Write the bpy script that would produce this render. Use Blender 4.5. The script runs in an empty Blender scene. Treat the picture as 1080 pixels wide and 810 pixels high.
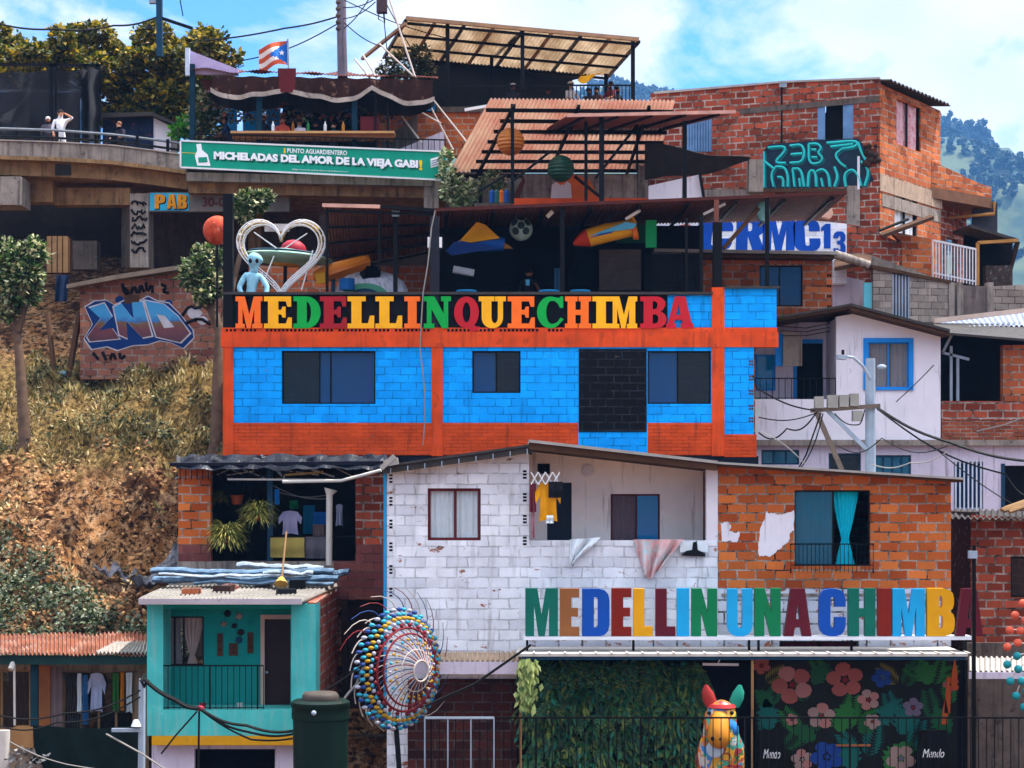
import bpy, math, random
from mathutils import Vector as V, Matrix, noise
from mathutils.geometry import tessellate_polygon
# A hillside of brick houses seen through a long lens from across the street.
# ---- light, air and exposure of the picture
SUN = (.42, .16, .90); SUNK = 3.2; SKYK = .12; EXPOSURE = 1.75
CLOUD = (.395, .51); CLOUDK = 3.15; CLOUD_AT = (0, 0, 0); SKYTINT = (.26, .50, .74, 1)
HAZE = 0.00016; HAZECOL = (.16, .45, 1.0)

R = random.Random(11)
C = bpy.context.scene.collection
F, HZ = 2000.0, 520.0            # focal length and eye level of the photograph, in its own pixels (1080 wide)


def P(px, py, Y):
    """surveying aid: the point at depth Y metres that the photograph shows at (px, py)"""
    return V(((px - 540) / F * Y, Y, (HZ - py) / F * Y))


def XX(px, Y): return (px - 540) / F * Y
def ZZ(py, Y): return (HZ - py) / F * Y


def lin(h):
    h = h.lstrip('#')
    o = []
    for i in (0, 2, 4):
        c = int(h[i:i + 2], 16) / 255
        o.append(c / 12.92 if c <= .04045 else ((c + .055) / 1.055) ** 2.4)
    return (*o, 1)


def mul(c, k): return (min(1, c[0] * k), min(1, c[1] * k), min(1, c[2] * k), 1)


def rootloc(o):
    while o.parent: o = o.parent
    return V(o.location)


class G:
    """collects shapes in world coordinates, then links them as ONE mesh object"""
    def __init__(s): s.v = []; s.f = []; s.mi = []; s.uv = []; s.m = 0

    def add(s, vs, fs, uv=None):
        o = len(s.v); s.v += [V(x) for x in vs]
        for f in fs:
            s.f.append([i + o for i in f]); s.mi.append(s.m); s.uv.append(uv)
        return s

    def box(s, x0, x1, y0, y1, z0, z1):
        v = [(x, y, z) for z in (z0, z1) for y in (y0, y1) for x in (x0, x1)]
        return s.add(v, [(0, 2, 3, 1), (4, 5, 7, 6), (0, 1, 5, 4), (2, 6, 7, 3), (0, 4, 6, 2), (1, 3, 7, 5)])

    def pb(s, a, b, c, d, Y, t):
        """box whose front face covers the rectangle (a,b)-(c,d) at depth Y, t metres deep"""
        return s.box(XX(a, Y), XX(c, Y), Y, Y + t, ZZ(d, Y), ZZ(b, Y))

    def prism(s, pts, ext):
        pts = [V(p) for p in pts]; ext = V(ext); n = len(pts)
        vs = pts + [p + ext for p in pts]
        fs = [tuple(range(n)), tuple(range(2 * n - 1, n - 1, -1))]
        fs += [(i, (i + 1) % n, n + (i + 1) % n, n + i) for i in range(n)]
        return s.add(vs, fs)

    def poly(s, loops, fn, ext):
        """flat shape with holes: loops of 2D points, fn maps a 2D point into the world, ext is its thickness"""
        ext = V(ext)
        l3 = [[V((p[0], p[1], 0)) for p in l] for l in loops]
        tris = tessellate_polygon(l3)
        flat = [fn(p[0], p[1]) for l in loops for p in l]; n = len(flat)
        vs = flat + [p + ext for p in flat]
        fs = [t for t in tris] + [(t[0] + n, t[2] + n, t[1] + n) for t in tris]
        k = 0
        for l in loops:
            m = len(l)
            for i in range(m):
                a, b = k + i, k + (i + 1) % m
                fs.append((a, b, b + n, a + n))
            k += m
        return s.add(vs, fs)

    def tube(s, pts, r, n=6, cap=True):
        pts = [V(p) for p in pts]
        rs = r if isinstance(r, (list, tuple)) else [r] * len(pts)
        vs = []; up = None
        for i, p in enumerate(pts):
            d = (pts[min(i + 1, len(pts) - 1)] - pts[max(i - 1, 0)])
            d = d.normalized() if d.length > 1e-9 else V((0, 0, 1))
            if up is None:
                up = V((0, 0, 1)) if abs(d.z) < .9 else V((0, 1, 0))
            a = d.cross(up).normalized(); b = a.cross(d).normalized(); up = b
            for k in range(n):
                t = 2 * math.pi * k / n
                vs.append(p + (a * math.cos(t) + b * math.sin(t)) * rs[i])
        fs = []
        for i in range(len(pts) - 1):
            for k in range(n):
                fs.append((i * n + k, i * n + (k + 1) % n, (i + 1) * n + (k + 1) % n, (i + 1) * n + k))
        if cap:
            fs.append(tuple(range(n - 1, -1, -1))); fs.append(tuple(range((len(pts) - 1) * n, len(pts) * n)))
        return s.add(vs, fs)

    def bar(s, p, q, w, h=None):
        """square bar from p to q"""
        p, q = V(p), V(q); h = h or w
        d = (q - p).normalized(); up = V((0, 0, 1)) if abs(d.z) < .9 else V((0, 1, 0))
        a = d.cross(up).normalized() * w / 2; b = a.cross(d).normalized() * h / 2
        vs = [p - a - b, p + a - b, p + a + b, p - a + b, q - a - b, q + a - b, q + a + b, q - a + b]
        return s.add(vs, [(3, 2, 1, 0), (4, 5, 6, 7), (0, 1, 5, 4), (1, 2, 6, 5), (2, 3, 7, 6), (3, 0, 4, 7)])

    def ball(s, c, r, nu=14, nv=9, sc=(1, 1, 1), rot=None):
        c = V(c); vs = []
        for j in range(nv + 1):
            th = math.pi * j / nv
            for i in range(nu):
                ph = 2 * math.pi * i / nu
                p = V((math.sin(th) * math.cos(ph) * r * sc[0], math.sin(th) * math.sin(ph) * r * sc[1], math.cos(th) * r * sc[2]))
                if rot: p = rot @ p
                vs.append(c + p)
        fs = []
        for j in range(nv):
            for i in range(nu):
                a, b = j * nu + i, j * nu + (i + 1) % nu
                if j == 0: fs.append((a, a + nu, b + nu))
                elif j == nv - 1: fs.append((a, a + nu, b))
                else: fs.append((a, a + nu, b + nu, b))
        return s.add(vs, fs)

    def lathe(s, c, prof, n=20, rot=None):
        c = V(c); vs = []
        for r, z in prof:
            for i in range(n):
                t = 2 * math.pi * i / n
                p = V((r * math.cos(t), r * math.sin(t), z))
                if rot: p = rot @ p
                vs.append(c + p)
        fs = []
        for j in range(len(prof) - 1):
            for i in range(n):
                a, b = j * n + i, j * n + (i + 1) % n
                fs.append((a, b, b + n, a + n))
        fs.append(tuple(range(n - 1, -1, -1))); k = (len(prof) - 1) * n; fs.append(tuple(range(k, k + n)))
        return s.add(vs, fs)

    def corr(s, a, b, c, d, nw, amp=.02, th=.012, per=6, wob=0.0):
        """corrugated sheet a-b (across the waves) and d-c (the other end)"""
        a, b, c, d = map(V, (a, b, c, d)); n = (b - a).cross(d - a).normalized()
        if n.z < 0: n = -n
        m = nw * per; top = []; rows = 4
        for j in range(rows):
            t = j / (rows - 1)
            for i in range(m + 1):
                u = i / m
                p = (a * (1 - u) + b * u) * (1 - t) + (d * (1 - u) + c * u) * t
                o = amp * math.sin(2 * math.pi * nw * u)
                if wob: o += wob * noise.noise(V((u * 9, t * 3, a.x)))
                top.append(p + n * o)
        k = len(top); vs = top + [p - n * th for p in top]; fs = []; w = m + 1
        for j in range(rows - 1):
            for i in range(m):
                q = (j * w + i, j * w + i + 1, (j + 1) * w + i + 1, (j + 1) * w + i)
                fs.append(q); fs.append(tuple(x + k for x in reversed(q)))
        for i in range(m):
            fs.append((i + 1, i, i + k, i + 1 + k)); e = (rows - 1) * w + i; fs.append((e, e + 1, e + 1 + k, e + k))
        for j in range(rows - 1):
            e = j * w; fs.append((e, e + w, e + w + k, e + k)); e = j * w + m; fs.append((e + w, e, e + k, e + w + k))
        return s.add(vs, fs)

    def sheet(s, fn, nu, nv, th=.01):
        """cloth: fn(u,v) -> point; given a thickness along -normal"""
        top = [V(fn(i / nu, j / nv)) for j in range(nv + 1) for i in range(nu + 1)]
        w = nu + 1; k = len(top); nrm = []
        for j in range(nv + 1):
            for i in range(nu + 1):
                du = top[j * w + min(i + 1, nu)] - top[j * w + max(i - 1, 0)]
                dv = top[min(j + 1, nv) * w + i] - top[max(j - 1, 0) * w + i]
                n = du.cross(dv); nrm.append(n.normalized() if n.length > 1e-9 else V((0, -1, 0)))
        vs = top + [p - n * th for p, n in zip(top, nrm)]; fs = []
        for j in range(nv):
            for i in range(nu):
                q = (j * w + i, j * w + i + 1, (j + 1) * w + i + 1, (j + 1) * w + i)
                fs.append(q); fs.append(tuple(x + k for x in reversed(q)))
        for i in range(nu):
            fs.append((i + 1, i, i + k, i + 1 + k)); e = nv * w + i; fs.append((e, e + 1, e + 1 + k, e + k))
        for j in range(nv):
            e = j * w; fs.append((e, e + w, e + w + k, e + k)); e = j * w + nu; fs.append((e + w, e, e + k, e + w + k))
        return s.add(vs, fs)

    def leaf(s, p, d, n, l, w):
        """one leaf: folded diamond; its uv is a random number for the colour"""
        d = d.normalized(); sd = d.cross(n)
        sd = sd.normalized() if sd.length > 1e-6 else V((1, 0, 0))
        n2 = sd.cross(d)
        a, b = p + d * l, p + d * l * .45
        s.add([p, b + sd * w - n2 * w * .3, a, b - sd * w - n2 * w * .3], [(0, 1, 2), (0, 2, 3)], (R.random(), R.random()))
        return s

    def leaves(s, cen, rad, n, l, w, droop=.2, shell=.55, seed=0):
        """leaf clump in an ellipsoid"""
        cen = V(cen)
        for _ in range(n):
            u = V((R.gauss(0, 1), R.gauss(0, 1), R.gauss(0, 1))).normalized()
            r = (shell + (1 - shell) * R.random()) * (.85 + .3 * noise.noise(u * 2.2 + V((seed, 0, 0))) * 1.6)
            p = cen + V((u.x * rad[0], u.y * rad[1], u.z * rad[2])) * r
            d = u + V((R.uniform(-.8, .8), R.uniform(-.8, .8), R.uniform(-.8, .8) - droop))
            nn = V((R.uniform(-1, 1), R.uniform(-1, 1), 1.2))
            k = R.uniform(.6, 1.25)
            s.leaf(p, d, nn, l * k, w * k)
        return s

    def text(s, body, x0, z0, x1, z1, y, ext=.012, bold=.0, fn=None, shear=0):
        """lettering fitted to a rectangle; fn maps (x, z) into the world"""
        cu = bpy.data.curves.new('t', 'FONT'); cu.body = body; cu.size = 1; cu.offset = bold; cu.resolution_u = 3; cu.shear = shear
        ob = bpy.data.objects.new('t', cu); C.objects.link(ob)
        dg = bpy.context.evaluated_depsgraph_get(); me = bpy.data.meshes.new_from_object(ob.evaluated_get(dg))
        bpy.data.objects.remove(ob); bpy.data.curves.remove(cu)
        xs = [v.co.x for v in me.vertices]; ys = [v.co.y for v in me.vertices]
        mx, Mx, my, My = min(xs), max(xs), min(ys), max(ys)
        fn = fn or (lambda x, z: V((x, y, z)))
        pts = [fn(x0 + (v.co.x - mx) / (Mx - mx) * (x1 - x0), z0 + (v.co.y - my) / (My - my) * (z1 - z0)) for v in me.vertices]
        fs = [tuple(p.vertices) for p in me.polygons]; n = len(pts)
        ec = {}
        for f in fs:
            for i in range(len(f)):
                a, b = f[i], f[(i + 1) % len(f)]; ec[(a, b)] = 1
        e = V((0, ext, 0)) if not isinstance(ext, V) else ext
        vs = pts + [p + e for p in pts]
        allf = fs + [tuple(i + n for i in reversed(f)) for f in fs]
        for a, b in ec:
            if (b, a) not in ec: allf.append((b, a, a + n, b + n))
        bpy.data.meshes.remove(me)
        return s.add(vs, allf)

    def build(s, name, mats, parent=None, smooth=False, loc=None, fixn=True):
        if parent is not None: L = rootloc(parent)
        elif loc is not None: L = V(loc)
        else:
            xs = [v.x for v in s.v]; ys = [v.y for v in s.v]; zs = [v.z for v in s.v]
            L = V(((min(xs) + max(xs)) / 2, (min(ys) + max(ys)) / 2, min(zs)))
        me = bpy.data.meshes.new(name)
        me.from_pydata([tuple(v - L) for v in s.v], [], s.f)
        me.update()
        mats = mats if isinstance(mats, (list, tuple)) else [mats]
        for m in mats: me.materials.append(m)
        if len(mats) > 1: me.polygons.foreach_set('material_index', s.mi)
        uvl = me.uv_layers.new(name='UVMap').data
        for p, u in zip(me.polygons, s.uv):
            if u is not None:
                for li in p.loop_indices: uvl[li].uv = u
                continue
            n = p.normal
            if abs(n.z) > .8:
                for li in p.loop_indices:
                    q = me.vertices[me.loops[li].vertex_index].co + L; uvl[li].uv = (q.x, q.y)
            else:
                t = V((-n.y, n.x, 0)); t = t.normalized() if t.length > 1e-6 else V((1, 0, 0))
                if t.x < -.01 or (abs(t.x) <= .01 and t.y < 0): t = -t
                for li in p.loop_indices:
                    q = me.vertices[me.loops[li].vertex_index].co + L; uvl[li].uv = (q.dot(t), q.z)
        if fixn:
            import bmesh
            bm = bmesh.new(); bm.from_mesh(me); bmesh.ops.recalc_face_normals(bm, faces=bm.faces[:]); bm.to_mesh(me); bm.free()
        if smooth:
            me.polygons.foreach_set('use_smooth', [True] * len(me.polygons))
            try: me.set_sharp_from_angle(angle=math.radians(50))
            except Exception: pass
        ob = bpy.data.objects.new(name, me); C.objects.link(ob)
        if parent is not None: ob.parent = parent
        else: ob.location = L
        return ob


def tag(o, label=None, cat=None, group=None, kind=None):
    if label: o['label'] = label
    if cat: o['category'] = cat
    if group: o['group'] = group
    if kind: o['kind'] = kind
    return o


def thing(name, label, cat, loc, group=None):
    o = bpy.data.objects.new(name, None); C.objects.link(o); o.location = loc; o.empty_display_size = .2
    return tag(o, label, cat, group)


def dup(root, loc, rotz=None, label=None, parent=None):
    r = root.copy(); C.objects.link(r)
    if parent is not None: r.parent = parent
    if loc is not None: r.location = loc
    if rotz is not None: r.rotation_euler = (0, 0, rotz)
    if label: r['label'] = label
    for ch in list(root.children): dup(ch, None, None, None, r)
    return r


def wall(g, p0, p1, z0, top, th, ops=()):
    """wall standing on the plan line p0-p1 with real openings; ops = (u0, z0, u1, z1); top = number or [(u, z), ...]"""
    p0, p1 = V((p0[0], p0[1], 0)), V((p1[0], p1[1], 0)); L = (p1 - p0).length; d = (p1 - p0) / L
    n = V((-d.y, d.x, 0))                     # away from the camera when p0 is the left end
    tl = top if isinstance(top, list) else [(0, top), (L, top)]
    def tz(u):
        for (a, za), (b, zb) in zip(tl, tl[1:]):
            if u <= b + 1e-6: return za + (zb - za) * (max(u, a) - a) / max(b - a, 1e-9)
        return tl[-1][1]
    us = sorted({0., L, *[max(0, min(L, t[0])) for t in tl], *[max(0, min(L, o[k])) for o in ops for k in (0, 2)]})
    zs = sorted({z0, *[o[k] for o in ops for k in (1, 3)]})
    zs = [z for z in zs if z < min(t[1] for t in tl) - 1e-4]; nz = len(zs)
    def pt(i, j, b):
        z = zs[j] if j < nz else tz(us[i])
        return p0 + d * us[i] + n * (th * b) + V((0, 0, z))
    def solid(i, j):
        if i < 0 or j < 0 or i >= len(us) - 1 or j >= nz: return False
        uc = (us[i] + us[i + 1]) / 2; zc = (zs[j] + (zs[j + 1] if j + 1 < nz else tz(uc))) / 2
        return not any(o[0] < uc < o[2] and o[1] < zc < o[3] for o in ops)
    idx = {}; vs = []; fs = []
    def vi(i, j, b):
        if (i, j, b) not in idx: idx[(i, j, b)] = len(vs); vs.append(pt(i, j, b))
        return idx[(i, j, b)]
    for i in range(len(us) - 1):
        for j in range(nz):
            if not solid(i, j): continue
            fs.append((vi(i, j, 0), vi(i + 1, j, 0), vi(i + 1, j + 1, 0), vi(i, j + 1, 0)))
            fs.append((vi(i, j + 1, 1), vi(i + 1, j + 1, 1), vi(i + 1, j, 1), vi(i, j, 1)))
            for (di, dj, a, b) in ((-1, 0, (i, j), (i, j + 1)), (1, 0, (i + 1, j + 1), (i + 1, j)), (0, -1, (i + 1, j), (i, j)), (0, 1, (i, j + 1), (i + 1, j + 1))):
                if not solid(i + di, j + dj): fs.append((vi(*a, 0), vi(*b, 0), vi(*b, 1), vi(*a, 1)))
    return g.add(vs, fs)


def fw(g, px0, px1, pyb, top, Y, th=.2, ops=()):
    """wall square to the view at depth Y, measured on the photograph"""
    t = [(XX(a, Y) - XX(px0, Y), ZZ(b, Y)) for a, b in top] if isinstance(top, list) else ZZ(top, Y)
    return wall(g, (XX(px0, Y), Y), (XX(px1, Y), Y), ZZ(pyb, Y), t, th,
                [(XX(a, Y) - XX(px0, Y), ZZ(d, Y), XX(c, Y) - XX(px0, Y), ZZ(b, Y)) for a, b, c, d in ops])


def chaikin(p, n=2):
    p = [tuple(q) for q in p]
    for _ in range(n):
        if len(p) < 3: return p
        o = [p[0]]
        for a, b in zip(p, p[1:]): o += [tuple(x * .75 + y * .25 for x, y in zip(a, b)), tuple(x * .25 + y * .75 for x, y in zip(a, b))]
        p = o + [p[-1]]
    return p


class Plane:
    """a vertical facade through two plan points, so that its features can be measured on the photograph"""
    def __init__(s, pxa, Ya, pxb, Yb):
        s.a = V((XX(pxa, Ya), Ya, 0)); s.b = V((XX(pxb, Yb), Yb, 0)); s.d = (s.b - s.a).normalized(); s.n = V((-s.d.y, s.d.x, 0)); s.L = (s.b - s.a).length
    def u(s, px):
        k = (px - 540) / F; return (k * s.a.y - s.a.x) / (s.d.x - k * s.d.y)
    def at(s, px, py, off=0):
        u = s.u(px); q = s.a + s.d * u; q = q + V((0, 0, (HZ - py) / F * q.y)); return q - s.n * off
    def op(s, a, b, c, d):
        m = s.a + s.d * s.u((a + c) / 2); return (s.u(a), (HZ - d) / F * m.y, s.u(c), (HZ - b) / F * m.y)
    def uz(s, u, z, off=0): return s.a + s.d * u + V((0, 0, z)) - s.n * off
    def block(s, g, u0, z0, u1, z1, off, th):
        return g.prism([s.uz(u0, z0, off), s.uz(u1, z0, off), s.uz(u1, z1, off), s.uz(u0, z1, off)], s.n * th)

# ------------------------------------------------------------------ materials
def newmat(name):
    m = bpy.data.materials.new(name); m.use_nodes = True; t = m.node_tree
    return m, t.nodes, t.links, t.nodes['Principled BSDF']


def N(nodes, typ, **kw):
    n = nodes.new(typ)
    for k, v in kw.items():
        if k.startswith('_'): setattr(n, k[1:], v)
        else: n.inputs[k.replace('0', ' ') if k not in n.inputs else k].default_value = v
    return n


def mixc(nodes, links, fac, a, b, mode='MIX'):
    n = nodes.new('ShaderNodeMix'); n.data_type = 'RGBA'; n.blend_type = mode
    for s, v in ((0, fac), (6, a), (7, b)):
        if isinstance(v, bpy.types.NodeSocket): links.new(v, n.inputs[s])
        else: n.inputs[s].default_value = v
    return n.outputs[2]


def ramp01(nodes, links, src, lo, hi):
    n = nodes.new('ShaderNodeMapRange'); n.inputs[1].default_value = lo; n.inputs[2].default_value = hi
    links.new(src, n.inputs[0]); return n.outputs[0]


def nz(nodes, links, scale, detail=4, vec=None, stretch=None, kind='Object', rough=.6):
    tc = nodes.new('ShaderNodeTexCoord'); v = tc.outputs[kind]
    if stretch:
        mp = nodes.new('ShaderNodeMapping'); mp.inputs['Scale'].default_value = stretch; links.new(v, mp.inputs['Vector']); v = mp.outputs[0]
    n = nodes.new('ShaderNodeTexNoise'); n.inputs['Scale'].default_value = scale; n.inputs['Detail'].default_value = detail; n.inputs['Roughness'].default_value = rough
    links.new(v, n.inputs['Vector']); return n.outputs[0]


_mc = {}
def mat(name, col, rough=.8, var=.3, scale=2.5, dirt=0., dcol='#3a2f26', streak=0., bump=.25, bscale=25, metal=0., spec=.12):
    """weathered solid colour: mottling, blotches of dirt, vertical rain streaks"""
    if name in _mc: return _mc[name]
    col = lin(col) if isinstance(col, str) else col
    m, n, l, b = newmat(name)
    a = nz(n, l, scale, 5); f = ramp01(n, l, a, .3, .7)
    c = mixc(n, l, f, mul(col, 1 - var), mul(col, 1 + var * .45))
    if streak:
        st = nz(n, l, 2.2, 5, stretch=(3.5, 3.5, .28)); f2 = ramp01(n, l, st, .62 - streak * .3, .8)
        c = mixc(n, l, f2, c, mul(lin(dcol), .8))
    if dirt:
        d = nz(n, l, scale * 1.7 + .3, 7, rough=.7); f3 = ramp01(n, l, d, .66 - dirt * .28, .72)
        c = mixc(n, l, f3, c, lin(dcol))
    l.new(c, b.inputs['Base Color'])
    b.inputs['Metallic'].default_value = metal; b.inputs['Specular IOR Level'].default_value = spec
    r = nz(n, l, scale * 4, 3); mr = n.new('ShaderNodeMapRange'); l.new(r, mr.inputs[0]); mr.inputs[1].default_value = .3; mr.inputs[2].default_value = .7
    mr.inputs[3].default_value = max(0, rough - .15); mr.inputs[4].default_value = min(1, rough + .12); l.new(mr.outputs[0], b.inputs['Roughness'])
    if bump:
        h = nz(n, l, bscale, 5); bp = n.new('ShaderNodeBump'); bp.inputs['Strength'].default_value = bump; bp.inputs['Distance'].default_value = .02
        l.new(h, bp.inputs['Height']); l.new(bp.outputs[0], b.inputs['Normal'])
    _mc[name] = m; return m


def brick(name, c1, c2, mortar='#8d8379', bw=.4, bh=.2, ms=.014, paint=None, wear=.12, dirt=.3, streak=.25, seam=.45, tone=.3, dcol='#33261f', smooth=.2, ragged=.02, jointc=None):
    """hollow clay block laid in courses; paint = colour rolled over it, worn off in places"""
    if name in _mc: return _mc[name]
    m, n, l, b = newmat(name)
    uv = n.new('ShaderNodeUVMap'); wob = n.new('ShaderNodeTexNoise'); wob.inputs['Scale'].default_value = 3.0; wob.inputs['Detail'].default_value = 4
    l.new(uv.outputs[0], wob.inputs['Vector'])
    va = n.new('ShaderNodeVectorMath'); va.operation = 'MULTIPLY_ADD'; l.new(wob.outputs[1], va.inputs[0]); va.inputs[1].default_value = (ragged * 2, ragged, 0); l.new(uv.outputs[0], va.inputs[2])
    bt = n.new('ShaderNodeTexBrick'); l.new(va.outputs[0], bt.inputs['Vector'])
    for k, v in (('Scale', 1), ('Mortar Size', ms), ('Mortar Smooth', smooth), ('Bias', 0), ('Brick Width', bw), ('Row Height', bh)): bt.inputs[k].default_value = v
    bt.inputs['Color1'].default_value = lin(c1); bt.inputs['Color2'].default_value = lin(c2); bt.inputs['Mortar'].default_value = lin(mortar)
    # tone differs block by block
    mp = n.new('ShaderNodeMapping'); mp.inputs['Scale'].default_value = (1 / bw * .5, 1 / bh, 1); l.new(uv.outputs[0], mp.inputs[0])
    big = nz(n, l, 1.1, 5); c = bt.outputs[0]
    # joints: shadow in some is put in as dark colour, some smeared over
    jn = nz(n, l, 2.1, 6, rough=.7); jf = n.new('ShaderNodeMath'); jf.operation = 'MULTIPLY'; l.new(bt.outputs['Fac'], jf.inputs[0]); l.new(ramp01(n, l, jn, .44, .60), jf.inputs[1])
    c = mixc(n, l, jf.outputs[0], c, lin('#3a2c26'))
    sm = nz(n, l, 4.2, 7, rough=.75); c = mixc(n, l, ramp01(n, l, sm, .62, .70), c, mixc(n, l, .5, c, lin(mortar)))
    br2 = n.new('ShaderNodeTexBrick'); sh2 = n.new('ShaderNodeVectorMath'); sh2.operation = 'ADD'; sh2.inputs[1].default_value = (bw * 14, bh * 22, 0); l.new(va.outputs[0], sh2.inputs[0]); l.new(sh2.outputs[0], br2.inputs['Vector'])
    for k, v in (('Scale', 1), ('Mortar Size', 0.0), ('Bias', 0), ('Brick Width', bw), ('Row Height', bh)): br2.inputs[k].default_value = v
    br2.offset = .5; br2.squash_frequency = 2; br2.inputs['Color1'].default_value = (.6, .58, .56, 1); br2.inputs['Color2'].default_value = (1.15, 1.12, 1.1, 1); br2.offset_frequency = 2
    c = mixc(n, l, .55, c, mixc(n, l, 1, c, br2.outputs[0], 'MULTIPLY'))
    fb = ramp01(n, l, big, .3, .7)
    c = mixc(n, l, fb, c, mixc(n, l, 1, c, (1 - tone, 1 - tone, 1 - tone * .9, 1), 'MULTIPLY'))
    grain = nz(n, l, 30, 5); fg = ramp01(n, l, grain, .35, .75)
    c = mixc(n, l, fg, c, mixc(n, l, 1, c, (.72, .7, .7, 1), 'MULTIPLY'))
    if paint:
        pc = lin(paint); pn = nz(n, l, 1.6, 6); fp = ramp01(n, l, pn, .3, .7)
        p = mixc(n, l, fp, mul(pc, .8), mul(pc, 1.1))
        # each block takes the paint a little differently
        bt2 = n.new('ShaderNodeTexBrick'); l.new(va.outputs[0], bt2.inputs['Vector'])
        for k, v in (('Scale', 1), ('Mortar Size', 0.0), ('Bias', 0), ('Brick Width', bw), ('Row Height', bh)): bt2.inputs[k].default_value = v
        bt2.inputs['Color1'].default_value = (.78, .78, .80, 1); bt2.inputs['Color2'].default_value = (1, 1, 1, 1)
        p = mixc(n, l, 1, p, bt2.outputs[0], 'MULTIPLY')
        sv = nz(n, l, 2.7, 4); sv2 = ramp01(n, l, sv, .38, .56)
        seamf = n.new('ShaderNodeMath'); seamf.operation = 'MULTIPLY'; l.new(bt.outputs['Fac'], seamf.inputs[0]); l.new(sv2, seamf.inputs[1])
        sf = n.new('ShaderNodeMath'); sf.operation = 'MULTIPLY'; l.new(seamf.outputs[0], sf.inputs[0]); sf.inputs[1].default_value = min(1, seam * 1.25)
        p = mixc(n, l, sf.outputs[0], p, lin(jointc) if jointc else mul(pc, .13))
        w = nz(n, l, 2.3, 9, rough=.72, stretch=(.8, .8, 1.5)); fw_ = ramp01(n, l, w, .70 - wear * .5, .73 - wear * .5)
        c = mixc(n, l, fw_, p, c)
    if streak:
        st = nz(n, l, 1.7, 6, stretch=(2.6, 2.6, .3)); f2 = ramp01(n, l, st, .66 - streak * .3, .9)
        c = mixc(n, l, f2, c, lin(dcol))
    if dirt:
        d = nz(n, l, 3.1, 8, rough=.7); f3 = ramp01(n, l, d, .7 - dirt * .25, .78)
        c = mixc(n, l, f3, c, lin(dcol))
    l.new(c, b.inputs['Base Color']); b.inputs['Roughness'].default_value = .9; b.inputs['Specular IOR Level'].default_value = .15
    h = n.new('ShaderNodeMath'); h.operation = 'MULTIPLY_ADD'; l.new(bt.outputs['Fac'], h.inputs[0]); h.inputs[1].default_value = -1; l.new(grain, h.inputs[2])
    bp = n.new('ShaderNodeBump'); bp.inputs['Strength'].default_value = .55; bp.inputs['Distance'].default_value = .012
    l.new(h.outputs[0], bp.inputs['Height']); l.new(bp.outputs[0], b.inputs['Normal'])
    _mc[name] = m; return m


def leafmat(name, cols, trans=.35):
    if name in _mc: return _mc[name]
    m, n, l, b = newmat(name)
    uv = n.new('ShaderNodeUVMap'); sx = n.new('ShaderNodeSeparateXYZ'); l.new(uv.outputs[0], sx.inputs[0])
    cr = n.new('ShaderNodeValToRGB'); l.new(sx.outputs[0], cr.inputs[0]); e = cr.color_ramp.elements
    for i, c in enumerate(cols):
        pos = i / max(1, len(cols) - 1)
        if i == 0: e[0].position = 0; e[0].color = lin(c)
        elif i == len(cols) - 1: e[-1].position = 1; e[-1].color = lin(c)
        else: q = e.new(pos); q.color = lin(c)
    big = nz(n, l, 1.0, 3); f = ramp01(n, l, big, .35, .65)
    c = mixc(n, l, f, cr.outputs[0], mixc(n, l, 1, cr.outputs[0], (.7, .75, .7, 1), 'MULTIPLY'))
    l.new(c, b.inputs['Base Color']); b.inputs['Roughness'].default_value = .55; b.inputs['Specular IOR Level'].default_value = .35
    tr = n.new('ShaderNodeBsdfTranslucent'); l.new(c, tr.inputs[0]); ms = n.new('ShaderNodeMixShader'); ms.inputs[0].default_value = trans
    out = [x for x in n if x.type == 'OUTPUT_MATERIAL'][0]
    l.new(b.outputs[0], ms.inputs[1]); l.new(tr.outputs[0], ms.inputs[2]); l.new(ms.outputs[0], out.inputs[0])
    _mc[name] = m; return m


def glass(name, col, alpha=.35, rough=.06):
    """window pane: part of the light passes, part mirrors the sky"""
    if name in _mc: return _mc[name]
    m, n, l, b = newmat(name)
    b.inputs['Base Color'].default_value = lin(col); b.inputs['Roughness'].default_value = rough; b.inputs['Specular IOR Level'].default_value = .35
    tr = n.new('ShaderNodeBsdfTransparent'); ms = n.new('ShaderNodeMixShader'); ms.inputs[0].default_value = alpha
    out = [x for x in n if x.type == 'OUTPUT_MATERIAL'][0]
    l.new(b.outputs[0], ms.inputs[1]); l.new(tr.outputs[0], ms.inputs[2]); l.new(ms.outputs[0], out.inputs[0])
    wv = nz(n, l, 1.3, 2); bp = n.new('ShaderNodeBump'); bp.inputs['Strength'].default_value = .15; bp.inputs['Distance'].default_value = .03
    l.new(wv, bp.inputs['Height']); l.new(bp.outputs[0], b.inputs['Normal'])
    _mc[name] = m; return m


def translucent(name, col, t=.6, tint2=None, scale=1.2):
    """thin plastic roofing or cloth that glows when the sun is above it"""
    if name in _mc: return _mc[name]
    m, n, l, b = newmat(name)
    a = nz(n, l, scale, 6, stretch=(1, .35, 1)); f = ramp01(n, l, a, .3, .7)
    c = mixc(n, l, f, lin(col), lin(tint2) if tint2 else mul(lin(col), .7)); l.new(c, b.inputs['Base Color']); b.inputs['Roughness'].default_value = .5
    tr = n.new('ShaderNodeBsdfTranslucent'); l.new(c, tr.inputs[0]); ms = n.new('ShaderNodeMixShader'); ms.inputs[0].default_value = t
    out = [x for x in n if x.type == 'OUTPUT_MATERIAL'][0]
    l.new(b.outputs[0], ms.inputs[1]); l.new(tr.outputs[0], ms.inputs[2]); l.new(ms.outputs[0], out.inputs[0])
    _mc[name] = m; return m


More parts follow.
